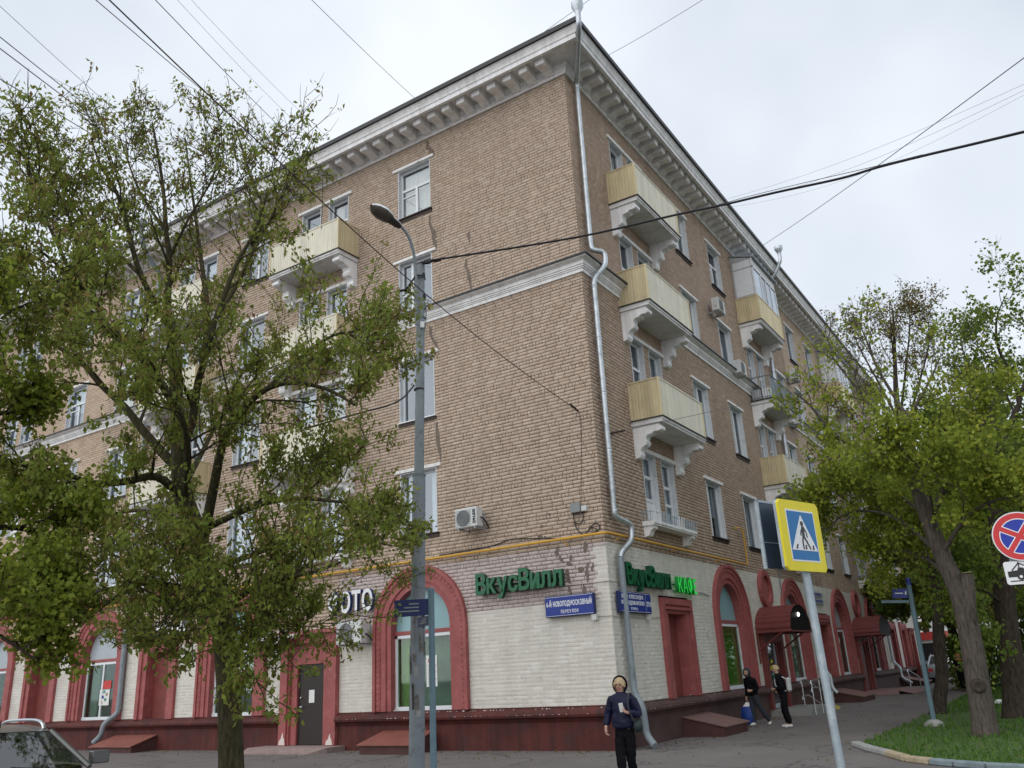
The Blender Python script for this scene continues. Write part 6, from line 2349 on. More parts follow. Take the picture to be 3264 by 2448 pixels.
def tint_l(p, rr):
    f_ = (p.z - 2.0) / (ztop - 2.0)
    return rr.gauss(0.60 - 0.14 * f_, 0.24)
ts = grow('ash_leaved_maple', tbase, trunk, limbs, 'big spring green tree with a forked dark trunk before the left facade', group=None, barkmat='bark_mossy', seed=4, bl=1.45, nb=9, sub=6,
          leaf=(0.06, 0.11), wr=0.24, bunch=5, nodes=4, dens=dens_l, tintc=tint_l, twigs=3, spread=0.055)
print('LEAVES', ts[1:])
# ---- its neighbour, whose trunk stands outside the picture on the left
b2_ = at_dist(-420, 2620, 11.5)
b2_.z = 0
def t2(*pts):
    return [at_dist(x, y, 11.5 + d) for x, y, d in pts]
trunk = [(b2_, 0.22), (at_dist(-415, 2300, 11.5), 0.19), (at_dist(-400, 1950, 11.5), 0.16), (at_dist(-380, 1500, 11.5), 0.12), (at_dist(-360, 1000, 11.5), 0.07)]
limbs = [
    (t2((-405, 2000, 0), (-200, 1850, 0), (-40, 1840, 0.1), (80, 1880, 0.2), (190, 1950, 0.2)), 0.07, 0.014),
    (t2((-400, 1900, 0), (-200, 1720, 0.3), (0, 1680, 0.5), (150, 1700, 0.6), (270, 1720, 0.6)), 0.07, 0.014),
    (t2((-405, 2050, 0), (-250, 2000, -0.3), (-100, 1980, -0.4), (20, 2040, -0.5), (110, 2100, -0.5)), 0.05, 0.012),
    (t2((-385, 1600, 0), (-220, 1400, 0), (-80, 1330, 0.2), (40, 1320, 0.4)), 0.06, 0.012),
    (t2((-375, 1400, 0), (-260, 1180, 0), (-160, 1030, 0.2), (-60, 940, 0.3)), 0.05, 0.012),
]
ts = grow('maple_tree', b2_, trunk, limbs, 'dense leafy branches of a tree reaching in over the left picture edge', barkmat='bark', leafmat_='leaf_maple', seed=9, bl=1.1, nb=7, sub=5,
          leaf=(0.05, 0.09), wr=0.40, bunch=9, nodes=3, droop=0.55, twigs=3, spread=0.08, tintc=lambda p, rr: rr.gauss(0.42, 0.2))
print('LEAVES', ts[1:])

# ---- the trees on the lawn at the right
def tr_(D0):
    return lambda *pts: [at_dist(x, y, D0 + d) for x, y, d in pts]
gB = at_ground(3141, 2352)
DB = math.hypot(gB.x - CAM.x, gB.y - CAM.y)
q = tr_(DB)
trunk = [(at_dist(3143, 2356, DB), 0.29), (at_dist(3137, 2300, DB), 0.245), (at_dist(3120, 2200, DB), 0.235), (at_dist(3098, 2060, DB), 0.225), (at_dist(3065, 1910, DB), 0.21), (at_dist(3012, 1790, DB), 0.185),
         (at_dist(2962, 1665, DB), 0.165), (at_dist(2925, 1560, DB), 0.14), (at_dist(2900, 1420, DB), 0.12), (at_dist(2880, 1310, DB), 0.10)]
limbs = [
    (q((2930, 1590, 0), (2890, 1510, -0.2), (2850, 1495, -0.3), (2760, 1440, -0.5), (2660, 1385, -0.7), (2580, 1290, -0.9), (2530, 1250, -1.0)), 0.10, 0.016),
    (q((2900, 1420, 0), (2790, 1310, 0.4), (2700, 1200, 0.8), (2640, 1120, 1.0)), 0.06, 0.014),
    (q((2962, 1665, 0), (3040, 1500, -0.4), (3120, 1380, -0.8), (3180, 1250, -1.0)), 0.08, 0.016),
    (q((2880, 1310, 0), (2800, 1180, 0.2), (2760, 1080, 0.3), (2730, 1010, 0.3)), 0.05, 0.012),
    (q((2890, 1340, 0), (2960, 1220, 0.5), (3000, 1130, 0.8)), 0.05, 0.012),
    (q((3010, 1785, 0), (2900, 1680, 0.6), (2790, 1630, 1.0), (2690, 1640, 1.3), (2640, 1690, 1.5)), 0.06, 0.014),
    (q((3060, 1900, 0), (2980, 1800, 0.9), (2900, 1760, 1.6), (2840, 1760, 2.1)), 0.05, 0.012),
    (q((2950, 1640, 0), (2840, 1570, 0.8), (2730, 1560, 1.3), (2650, 1590, 1.6)), 0.05, 0.012),
    (q((3000, 1770, 0), (3080, 1650, -0.6), (3160, 1600, -1.0), (3250, 1580, -1.3)), 0.06, 0.014),
    (q((2980, 1700, 0), (2960, 1560, -1.3), (2920, 1480, -2.0), (2860, 1420, -2.5)), 0.05, 0.012),
]
ts = grow('lawn_maple', gB, trunk, limbs, 'yellow green lawn tree with a leaning trunk and a sawn off stub', group='trees on the lawn at the right', barkmat='bark_grey', leafmat_='leaf_maple', seed=21, bl=1.45, dens=lambda p: max(0.07, min(0.9, 0.9 - 0.30 * (p.z - 5.6))), nb=9, sub=6,
          leaf=(0.07, 0.12), wr=0.42, bunch=7, nodes=3, droop=0.45, twigs=3, spread=0.11, upb=0.28, tintc=lambda p, rr: rr.gauss(0.55, 0.22),
          stubs=[(at_dist(3096, 2030, DB - 0.05), at_dist(3083, 1830, DB - 0.10), 0.13)])
print('LEAVES', ts[1:])
for c_ in bpy.data.objects:
    pass
lm = ts[0]
m = MB()
a, b = at_dist(3085, 1831, DB - 0.10), at_dist(3083, 1826, DB - 0.10)
m.lathe([(0.128, 0), (0.10, 0.012), (0, 0.015)], b - gB, 12, 'poster_tan')
m.build('sawn_end', lm)
m = MB()
k_ = at_dist(3118, 2186, DB - 0.24) - gB
m.lathe([(0.15, 0.0), (0.13, -0.05), (0.08, -0.06), (0, -0.02)], k_ + Vector((0, -0.0, 0)), 10, 'bark', 'y')
m.build('knot', lm, smooth=True)
gA = at_ground(2993, 2280)
DA = math.hypot(gA.x - CAM.x, gA.y - CAM.y)
q = tr_(DA)
trunk = [(at_dist(2990, 2283, DA), 0.26), (at_dist(2995, 2230, DA), 0.19), (at_dist(3003, 2150, DA), 0.175), (at_dist(2993, 2050, DA), 0.165), (at_dist(2985, 1900, DA), 0.15), (at_dist(2960, 1700, DA), 0.14), (at_dist(2900, 1480, DA), 0.12),
         (at_dist(2860, 1290, DA), 0.09), (at_dist(2852, 1120, DA), 0.05), (at_dist(2846, 990, DA), 0.02)]
limbs = [
    (q((2860, 1290, 0), (2850, 1150, 0.2), (2840, 1060, 0.3), (2835, 960, 0.4)), 0.05, 0.010),
    (q((2870, 1330, 0), (2890, 1150, 0.2), (2900, 1040, 0.3), (2895, 975, 0.4)), 0.05, 0.010),
    (q((2880, 1400, 0), (2930, 1220, 0.2), (2960, 1100, 0.3), (2958, 1010, 0.4)), 0.05, 0.010),
    (q((2870, 1350, 0), (2790, 1200, 0.2), (2740, 1110, 0.3), (2715, 1040, 0.4)), 0.05, 0.010),
    (q((2920, 1540, 0), (2840, 1440, -0.6), (2760, 1380, -1), (2680, 1300, -1.2)), 0.05, 0.012),
    (q((2950, 1660, 0), (3020, 1500, 0.8), (3060, 1380, 1.3), (3090, 1280, 1.6)), 0.05, 0.012),
    (q((2970, 1780, 0), (2880, 1690, 1.0), (2800, 1680, 1.6), (2740, 1700, 1.9)), 0.05, 0.012),
    (q((2985, 1850, 0), (2930, 1790, 0.8), (2870, 1790, 1.4), (2830, 1820, 1.8)), 0.04, 0.012),
    (q((2985, 1890, 0), (3050, 1850, 0.6), (3110, 1880, 1.0), (3150, 1950, 1.2)), 0.04, 0.012),
]
ts = grow('lawn_tree', gA, trunk, limbs, 'slender tree with a russet top rising between the facade and the leaning tree', group='trees on the lawn at the right', barkmat='bark', leafmat_='leaf_russet', seed=33, bl=1.5, nb=8, sub=5,
          leaf=(0.07, 0.115), wr=0.32, bunch=5, nodes=3, droop=0.5, twigs=3, spread=0.10, upb=0.4, dens=lambda p: 0.8 if p.z < 7 else 0.4, tintc=lambda p, rr: rr.gauss(0.35 if p.z > 8 else 0.7, 0.22))
print('LEAVES', ts[1:])
gC = at_ground(3238, 2292)
DC = math.hypot(gC.x - CAM.x, gC.y - CAM.y)
q = tr_(DC)
trunk = [(at_dist(3240, 2296, DC), 0.36), (at_dist(3236, 2240, DC), 0.30), (at_dist(3225, 2100, DC), 0.28), (at_dist(3205, 1950, DC), 0.265), (at_dist(3185, 1700, DC), 0.24), (at_dist(3170, 1500, DC), 0.20), (at_dist(3180, 1400, DC), 0.15)]
limbs = [
    (q((3170, 1490, 0), (3225, 1340, 0), (3250, 1270, 0), (3215, 1180, 0), (3180, 1100, 0), (3178, 1010, 0.1), (3210, 935, 0.2)), 0.10, 0.012),
    (q((3180, 1400, 0), (3130, 1250, 0.5), (3080, 1150, 0.9), (3060, 1080, 1.0)), 0.07, 0.012),
    (q((3250, 1270, 0), (3300, 1120, 0), (3340, 1000, 0.1), (3350, 920, 0.2)), 0.06, 0.012),
    (q((3178, 1600, 0), (3090, 1480, -0.8), (3030, 1400, -1.3), (2990, 1330, -1.5)), 0.07, 0.012),
    (q((3190, 1750, 0), (3110, 1690, 0.9), (3040, 1690, 1.5), (2980, 1740, 1.8)), 0.06, 0.012),
    (q((3190, 1750, 0), (3270, 1640, -0.9), (3350, 1560, -1.5), (3430, 1500, -1.8)), 0.07, 0.012),
    (q((3205, 1920, 0), (3280, 1850, 0.9), (3360, 1850, 1.5)), 0.05, 0.012),
    (q((3205, 1930, 0), (3130, 1880, -0.9), (3080, 1900, -1.5), (3040, 1960, -1.9)), 0.05, 0.012),
    (q((3180, 1650, 0), (3230, 1530, 1.5), (3300, 1420, 2.3), (3360, 1330, 2.7)), 0.06, 0.012),
    (q((3175, 1550, 0), (3140, 1430, 1.4), (3120, 1330, 2.2), (3100, 1240, 2.6)), 0.06, 0.012),
]
ts = grow('lawn_maple', gC, trunk, limbs, 'tall lawn tree with a thick dark trunk behind the no stopping sign', group='trees on the lawn at the right', barkmat='bark', leafmat_='leaf_lime', seed=45, bl=1.8, nb=9, sub=6,
          leaf=(0.08, 0.14), wr=0.42, bunch=7, nodes=3, droop=0.45, twigs=3, spread=0.12, upb=0.3, dens=lambda p: 0.85 if p.z < 7.5 else 0.32, tintc=lambda p, rr: rr.gauss(0.5, 0.22))
print('LEAVES', ts[1:])
# ---- trees farther down the street
for k, (px, D0, h, sd_, mat, lab) in enumerate(((3060, 48, 12, 51, 'leaf_lime', 'dark green tree far down the street behind the lawn trees, left one'), (3230, 44, 12.5, 52, 'leaf_maple', 'green tree far down the street behind the lawn trees, middle one'),
                                                (3420, 36, 12, 53, 'leaf_lime', 'green tree beyond the right picture edge behind the lawn trees'), (2965, 66, 13, 54, 'leaf_lime', 'tree at the end of the building, farthest down the street'))):
    g0 = at_dist(px, 2100, D0)
    g0.z = 0
    rr = random.Random(sd_)
    top = g0 + Vector((rr.uniform(-0.5, 0.5), rr.uniform(-0.5, 0.5), h * 0.8))
    trunk = [(g0, 0.25), (g0.lerp(top, 0.3), 0.2), (g0.lerp(top, 0.65), 0.13), (top, 0.05)]
    limbs = []
    for i in range(11):
        t = 0.25 + 0.7 * i / 11
        p = g0.lerp(top, t)
        th = i * 2.4 + rr.random()
        R_ = (3.4 if t < 0.6 else 2.4) * (0.8 + 0.4 * rr.random())
        e_ = p + Vector((math.cos(th) * R_, math.sin(th) * R_, 0.8 + 1.3 * rr.random()))
        limbs.append(([p, p.lerp(e_, 0.5) + Vector((0, 0, 0.3)), e_], 0.07, 0.015))
    ts = grow('street_tree', g0, trunk, limbs, lab, group='trees far down the street', leafmat_=mat, seed=sd_, bl=2.1, nb=6, sub=5, leaf=(0.2, 0.34), wr=0.45, bunch=6, nodes=3, droop=0.4, twigs=2, spread=0.16, upb=0.25,
              tintc=lambda p, rr: rr.gauss(0.4, 0.2))
print('LEAVES', ts[1:])
# ------------------------------------------------------------------ lawn and kerb
LAWN_NEAR = [at_ground(x, y) for x, y in ((2742, 2378), (2790, 2394), (2850, 2409), (2910, 2427), (2985, 2436), (3060, 2443), (3160, 2451), (3290, 2458))]
LAWN_NEAR += [LAWN_NEAR[-1] + (LAWN_NEAR[-1] - LAWN_NEAR[-2]).normalized() * 14]
LAWN_PATH = [at_ground(x, y) for x, y in ((2742, 2378), (2800, 2352), (2856, 2328), (2940, 2286), (3018, 2250), (3105, 2208), (3165, 2175))]
end = LAWN_PATH[-1]
poly = [p for p in LAWN_NEAR] + [Vector((30, 20, 0)), Vector((30, end.y, 0))] + LAWN_PATH[::-1][:-1]
m = MB()
m.add([(p.x, p.y, 0.035) for p in poly] + [(p.x, p.y, -0.02) for p in poly], [tuple(range(len(poly)))] + [(i, (i + 1) % len(poly), len(poly) + (i + 1) % len(poly), len(poly) + i) for i in range(len(poly))], 'soil')
tag(m.build('lawn', recalc=True), kind='structure')
def inside(x, y):
    c_ = False
    n = len(poly)
    j = n - 1
    for i in range(n):
        if (poly[i].y > y) != (poly[j].y > y) and x < (poly[j].x - poly[i].x) * (y - poly[i].y) / (poly[j].y - poly[i].y) + poly[i].x:
            c_ = not c_
        j = i
    return c_
rr = random.Random(77)
bp, ba, bl_, bt = [], [], [], []
while len(bp) < 26000:
    x = rr.uniform(4.5, 16)
    y = -3.5 + 34 * rr.random() ** 1.7
    if not inside(x, y):
        continue
    if math.hypot(x - 5.5, y - 8) < 2.2 and rr.random() < 0.7:
        continue
    bp.append((x, y, 0.03))
    ba.append((rr.gauss(0, 0.45), rr.gauss(0, 0.45), 1.0))
    bl_.append(rr.uniform(0.05, 0.13) * (1 + 0.02 * max(0, y)))
    bt.append(min(1, max(0, rr.gauss(0.5, 0.25))))
me = leaf_mesh('grass', np.array(bp), np.array(ba), np.array(bl_), 0.13, np.array(bt), 'blade', RNG)
tag(link('grass', me), kind='stuff')
kerb = MB()
kerb.add([(0, 0, -0.05), (0.02, 0, -0.05), (0.02, 0.02, -0.05)], [(0, 1, 2)], 'concrete')
ke = link('kerb', kerb.mesh('kerb', recalc=False))
tag(ke, kind='structure')
acc = []
for a, b in zip(LAWN_NEAR[:-1], LAWN_NEAR[1:]):
    n = max(1, int((b - a).length / 0.9))
    for i in range(n):
        acc.append((a.lerp(b, i / n), a.lerp(b, (i + 1) / n)))
for i, (a, b) in enumerate(acc):
    d_ = (b - a)
    m = MB()
    L = d_.length
    m.box(0.006, L - 0.006, -0.17, 0.0, 0.0, 0.10, 'kerb_blue' if b.x > 7.15 and b.x < 9.5 else ('kerb_yellow' if b.x > 6.1 else 'concrete'))
    m.build('kerbstone', ke, (a.x, a.y, 0), math.atan2(d_.y, d_.x), bevel=0.02)
# wooden stake and a scrap of litter on the grass
g0 = at_ground(3232, 2256)
m = MB()
m.box(-0.03, 0.03, -0.02, 0.02, 0, 0.75, 'kerb_yellow')
tag(m.build('stake', None, (g0.x, g0.y, 0.02), 0.4), 'short pale wooden stake in the grass beside the thick dark trunk', 'stake')
g0 = at_ground(3187, 2248)
m = MB()
m.lathe([(0.0, 0.0), (0.17, 0.02), (0.13, 0.10), (0.05, 0.15), (0, 0.15)], (0, 0, 0), 7, 'paper')
tag(m.build('litter', None, (g0.x, g0.y, 0.03)), 'white scrap of litter lying on the lawn behind the leaning trunk', 'litter')

# ------------------------------------------------------------------ cars
def carpaint(name, col, rough=0.28, metal=0.3):
    paint(name, col, rough, metal, var=0.04, bmp=0, spec=0.5)
carpaint('car_grey', (0.15, 0.15, 0.145))
carpaint('car_silver', (0.42, 0.47, 0.50))
carpaint('car_green', (0.20, 0.29, 0.28))
carpaint('car_dark', (0.03, 0.033, 0.04))
paint('tyre', (0.018, 0.018, 0.018), 0.9, var=0.2)
paint('car_trim', (0.015, 0.015, 0.016), 0.6, var=0.1, bmp=0)
paint('car_seat', (0.045, 0.042, 0.04), 0.9, var=0.2)
clear_glass('car_glass', (0.42, 0.50, 0.47), 0.72)
clear_glass('headlight_glass', (0.9, 0.9, 0.9), 0.45)

def car(loc, rz, label, mat, group=None, detail=True):
    """x forward, 4.5 m long"""
    e = empty('parked_car', loc, rz, label, 'car', group)
    W_ = 0.90
    st = [(-2.22, 0.45, 0.84, 0.74), (-2.15, 0.30, 1.02, 0.84), (-1.6, 0.24, 1.08, 0.89), (-0.4, 0.22, 1.08, 0.90), (0.75, 0.22, 1.07, 0.90), (1.2, 0.23, 1.04, 0.885), (1.75, 0.26, 0.98, 0.86), (2.08, 0.30, 0.87, 0.80), (2.22, 0.42, 0.70, 0.66)]
    m = MB()
    vs, fs = [], []
    prof = [(-1, 0.0), (-1.0, 0.55), (-0.985, 0.82), (-0.90, 0.965), (-0.55, 1.0), (0, 1.015), (0.55, 1.0), (0.90, 0.965), (0.985, 0.82), (1.0, 0.55), (1, 0.0)]
    n = len(prof)
    for x, zb, zt, hw in st:
        for a, t in prof:
            vs.append((x, a * hw, zb + (zt - zb) * t))
    for i in range(len(st) - 1):
        for j in range(n - 1):
            fs.append((i * n + j, i * n + j + 1, (i + 1) * n + j + 1, (i + 1) * n + j))
        fs.append((i * n + n - 1, i * n, (i + 1) * n, (i + 1) * n + n - 1))
    fs += [tuple(range(n)), tuple(range((len(st) - 1) * n, len(st) * n))]
    m.add(vs, fs, mat)
    m.build('body', e, smooth=True)
    # greenhouse: roof, pillars, glass
    B_ = [(1.05, 0.80, 0.985), (-1.95, 0.80, 0.985)]
    T_ = [(0.25, 0.60, 1.50), (-1.55, 0.60, 1.50)]
    r_ = MB()
    rows = []
    for x, hw, z in ((0.30, 0.60, 1.475), (0.12, 0.61, 1.515), (-0.6, 0.62, 1.55), (-1.3, 0.61, 1.53), (-1.6, 0.58, 1.48)):
        rows.append([(x, a * hw, z + c_) for a, c_ in ((-1.04, -0.03), (-0.97, 0.0), (-0.5, 0.018), (0, 0.022), (0.5, 0.018), (0.97, 0.0), (1.04, -0.03))])
    k = len(rows[0])
    r_.add([p for row in rows for p in row], [(i * k + j, i * k + j + 1, (i + 1) * k + j + 1, (i + 1) * k + j) for i in range(len(rows) - 1) for j in range(k - 1)], mat)
    rf = r_.build('roof', e, smooth=True)
    for s_ in (-1, 1):
        m = MB()
        m.tube(smoothpath([(0.15, s_ * 0.57, 1.50), (0.05, s_ * 0.57, 1.575), (-0.3, s_ * 0.575, 1.61), (-1.2, s_ * 0.575, 1.60), (-1.45, s_ * 0.57, 1.56), (-1.52, s_ * 0.565, 1.51)], 3), 0.022, 6, 'steel')
        m.build('roof_rail', rf, smooth=True)
        for p, q, r in (((1.06, s_ * 0.82, 1.05), (0.27, s_ * 0.615, 1.475), 0.03), ((-0.55, s_ * 0.84, 0.98), (-0.6, s_ * 0.635, 1.52), 0.035), ((-2.0, s_ * 0.80, 0.96), (-1.58, s_ * 0.60, 1.48), 0.055)):
            m = MB()
            m.tube([p, q], r, 6, mat)
            m.build('pillar', e, smooth=True)
        for a, b, c_, d_, nm in (((0.92, 0.815, 1.075), (-0.53, 0.845, 1.075), (-0.57, 0.64, 1.49), (0.24, 0.62, 1.46), 'side_window'), ((-0.6, 0.845, 1.075), (-1.9, 0.81, 1.075), (-1.55, 0.61, 1.46), (-0.63, 0.64, 1.49), 'side_window')):
            m = MB()
            m.add([(p[0], s_ * p[1], p[2]) for p in (a, b, c_, d_)], [(0, 1, 2, 3)], 'car_glass')
            m.build(nm, e, recalc=False)
    m = MB()
    nn_ = 6
    vs = []
    for i in range(nn_ + 1):
        a = -1 + 2 * i / nn_
        vs.append((1.04 + 0.10 * (1 - a * a), a * 0.80, 1.06))
        vs.append((0.27 + 0.05 * (1 - a * a), a * 0.60, 1.48))
    m.add(vs, [(2 * i, 2 * i + 2, 2 * i + 3, 2 * i + 1) for i in range(nn_)], 'car_glass')
    ws = m.build('windshield', e, smooth=True, recalc=False)
    m = MB()
    m.add([(-2.02, -0.78, 0.97), (-2.02, 0.78, 0.97), (-1.60, 0.58, 1.47), (-1.60, -0.58, 1.47)], [(0, 1, 2, 3)], 'car_glass')
    m.build('rear_window', e, recalc=False)
    m = MB()
    m.box(-1.7, 1.0, -0.78, 0.78, 0.90, 0.94, 'car_trim')
    m.build('interior_floor', e)
    if detail:
        m = MB()
        m.box(0.50, 1.0, -0.76, 0.76, 1.0, 1.075, 'car_trim')
        m.build('dashboard', e, bevel=0.02)
        for s_ in (-0.37, 0.37):
            m = MB()
            m.box(-0.45, -0.28, s_ - 0.24, s_ + 0.24, 0.7, 1.18, 'car_seat')
            m.box(-0.44, -0.32, s_ - 0.13, s_ + 0.13, 1.19, 1.38, 'car_seat')
            m.build('seat', e, bevel=0.03)
        m = MB()
        m.tube([(0.46 - 0.06 * math.sin(t), 0.37 + 0.18 * math.cos(t), 1.06 + 0.17 * math.sin(t)) for t in np.linspace(0, 2 * PI, 17)], 0.014, 6, 'car_trim')
        m.build('steering_wheel', e, smooth=True)
        m = MB()
        m.box(0.24, 0.30, -0.12, 0.12, 1.385, 1.45, 'car_trim')
        m.tube([(0.27, 0, 1.45), (0.30, 0, 1.49)], 0.012, 6, 'car_trim')
        m.build('rear_view_mirror', e, bevel=0.01)
        m = MB()
        m.lathe([(0.008, 0), (0.006, 0.09), (0, 0.10)], (0.0, 0.12, 1.545), 6, 'car_trim')
        m.build('aerial', rf)
        m = MB()
        m.add([(0.93, -0.62, 1.12), (0.87, -0.62, 1.16), (0.87, -0.34, 1.16), (0.93, -0.34, 1.12)], [(0, 1, 2, 3)], 'cross_yellow')
        m.build('parking_note', ws, recalc=False)
        m = MB()
        for k_ in range(2):
            m.tube([(1.16, 0.55 - 0.75 * k_, 1.06), (1.11, 0.25 - 0.75 * k_, 1.09), (1.05, -0.02 - 0.72 * k_, 1.125)], 0.010, 5, 'car_trim')
        m.build('wiper', e)
    for s_ in (-1, 1):
        m = MB()
        m.box(0.72, 0.86, s_ * 1.02 - 0.10, s_ * 1.02 + 0.10, 1.06, 1.21, mat)
        m.tube([(0.82, s_ * 0.84, 1.07), (0.80, s_ * 0.96, 1.11)], 0.025, 6, 'car_trim')
        m.build('side_mirror', e, bevel=0.03)
        m = MB()
        m.lathe([(0.0, -0.04), (0.09, -0.03), (0.15, 0.02), (0.16, 0.08)], (0, 0, 0), 10, 'headlight_glass', 'x')
        hl_ = m.build('headlight', e, (2.07, s_ * 0.60, 0.66), 0, smooth=True)
        hl_.rotation_euler = (0, 0, PI + s_ * 0.35)
        m = MB()
        m.box(-2.23, -2.15, s_ * 0.68 - 0.12, s_ * 0.68 + 0.12, 0.62, 0.82, 'sign_red')
        m.build('tail_light', e)
        for x in (1.38, -1.38):
            w = MB()
            w.lathe([(0.20, -0.10), (0.31, -0.10), (0.325, -0.07), (0.325, 0.07), (0.31, 0.10), (0.20, 0.10)], (0, 0, 0), 20, 'tyre', 'y')
            wh = w.build('wheel', e, (x, s_ * 0.80, 0.325), 0, smooth=True)
            w = MB()
            w.lathe([(0.0, 0.07 * s_), (0.06, 0.085 * s_), (0.19, 0.06 * s_), (0.205, 0.095 * s_)], (0, 0, 0), 14, 'steel', 'y')
            w.build('rim', wh, smooth=True)
    m = MB()
    m.box(2.13, 2.21, -0.42, 0.42, 0.50, 0.63, 'car_trim')
    m.build('grille', e)
    m = MB()
    m.box(2.19, 2.235, -0.26, 0.26, 0.34, 0.45, 'sign_white')
    m.build('number_plate', e)
    return e
hr = Vector((RX.x, RX.y, 0)).normalized()
hf = Vector((FW.x, FW.y, 0)).normalized()
# the grey car in the lower left corner, front towards the right and the viewer
hd = (hr * 0.72 - hf * 0.69).normalized()
pos = at_dist(283, 2410, 11.8) - hd * 1.05 - Vector((-hd.y, hd.x, 0)) * 0.80
c0 = Vector((pos.x, pos.y, 0))
car(c0, math.atan2(hd.y, hd.x), 'grey car with silver roof rails in the lower left corner', 'car_grey').scale = (1, 1, 0.94)
hx = math.atan2(0.2, 1.0)
for px, d_, mt, lab, ang in ((3015, 60, 'car_silver', 'pale silver car parked at the end of the path behind the walker with orange scarf', 95), (3150, 57, 'car_green', 'grey green car parked beyond the lawn, right of the far walker', 80),
                             (2925, 66, 'car_dark', 'dark car at the far end of the path near the building', 92)):
    p = at_dist(px, 2150, d_)
    car((p.x, p.y, 0), math.radians(ang), lab, mt, 'cars parked beyond the path', False)

# ------------------------------------------------------------------ things at the end of the street
paint('far_white', (0.62, 0.63, 0.65), 0.8, var=0.08)
paint('far_tan', (0.42, 0.36, 0.28), 0.9, var=0.1)
p = at_dist(3085, 2100, 82)
e = empty('pavilion', (p.x, p.y, 0), math.radians(-4), 'low white building with pilasters at the far end of the street', 'building')
m = MB()
m.box(-12, 12, 0, 8, 0, 4.9, 'far_white')
m.build('wall', e)
m = MB()
m.box(-12.3, 12.3, -0.4, 8.3, 4.9, 5.4, 'awning_grey')
m.build('roof', e)
for i in range(9):
    m = MB()
    m.box(-11.6 + i * 2.8, -11.0 + i * 2.8, -0.25, 0.0, 0, 4.9, 'lintel_white')
    m.build('pilaster', e)
p = at_dist(3080, 2100, 68)
e = empty('boundary_fence', (p.x, p.y, 0), math.radians(-4), 'dark fence with pale banners in front of the low white building', 'fence')
for i in range(10):
    m = MB()
    m.box(-12 + i * 2.6, -11.92 + i * 2.6, -0.04, 0.04, 0, 1.9, 'cable_black')
    m.build('post', e)
    m = MB()
    for k in range(12):
        m.box(-11.9 + i * 2.6 + k * 0.21, -11.86 + i * 2.6 + k * 0.21, -0.02, 0.02, 0.1, 1.8, 'cable_black')
    m.box(-11.92 + i * 2.6, -9.4 + i * 2.6, -0.02, 0.02, 1.7, 1.76, 'cable_black')
    m.build('rail_panel', e)
    if i in (3, 4, 5):
        m = MB()
        m.box(-11.8 + i * 2.6, -9.6 + i * 2.6, -0.07, -0.05, 0.9, 1.6, 'awning_grey')
        m.build('banner', e)
p = at_dist(2948, 2040, 64)
e = empty('shop_kiosk', (p.x, p.y, 0), math.radians(-4), 'small kiosk with a red sign band beyond the end of the brick building', 'kiosk')
m = MB()
m.box(-1.2, 1.2, 0, 2, 0, 2.5, 'far_white')
m.build('wall', e)
m = MB()
m.box(-1.3, 1.3, -0.15, 2.1, 2.5, 3.0, 'poster_red')
m.build('sign_band', e)
m = MB()
m.box(-0.5, 0.6, -0.03, 0.0, 0.2, 2.3, 'cable_black')
m.build('door', e)
# hedge behind the lawn
hg = at_dist(3190, 2100, 47)
e = empty('hedge', (hg.x, hg.y, 0), 0, 'dense green hedge behind the lawn and the parked cars', 'hedge')
r2 = np.random.default_rng(5)
n = 16000
P = np.stack([r2.uniform(-2.2, 16, n), r2.uniform(-1.5, 1.5, n), r2.uniform(0, 1, n) ** 0.7 * 3.6], axis=1)
P[:, 2] *= 0.8 + 0.25 * np.sin(P[:, 0] * 1.3) + 0.1 * np.sin(P[:, 0] * 3.1)
A = r2.normal(size=(n, 3)) + np.array([0, 0, -0.3])
c_ = link('crown', leaf_mesh('crown', P, A, r2.uniform(0.14, 0.26, n), 0.42, np.clip(r2.normal(0.4, 0.2, n), 0, 1), 'leaf_lime', r2), e)
tag(c_, kind='stuff')
m = MB()
for i in range(14):
    m.tube([(-2 + i * 1.3, 0, 0), (-2 + i * 1.3 + 0.2, 0.1, 2.6)], 0.05, 5, 'bark')
tag(m.build('stems', e), kind='stuff')
# backdrop of far houses and greenery closing the street
for k, (px, d_, w, h, mt, lab) in enumerate(((3330, 95, 24, 11, 'far_tan', 'tan house behind the trees at the far right'), (2900, 120, 30, 14, 'far_tan', 'tan house closing the street behind the pavilion'))):
    p = at_dist(px, 2100, d_)
    e = empty('far_house', (p.x, p.y, 0), math.radians(-4), lab, 'house')
    m = MB()
    m.box(-w / 2, w / 2, 0, 9, 0, h, mt)
    m.build('wall', e)
    m = MB()
    m.box(-w / 2 - 0.4, w / 2 + 0.4, -0.4, 9.4, h, h + 0.5, 'roof_dark')
    m.build('roof', e)
    for i in range(int(w / 3)):
        for z in range(int(h / 3.2)):
            m = MB()
            m.box(-w / 2 + 1 + i * 3, -w / 2 + 2.4 + i * 3, -0.04, 0.02, 1 + z * 3.2, 2.6 + z * 3.2, 'glass_dark')
            m.build('window', e)

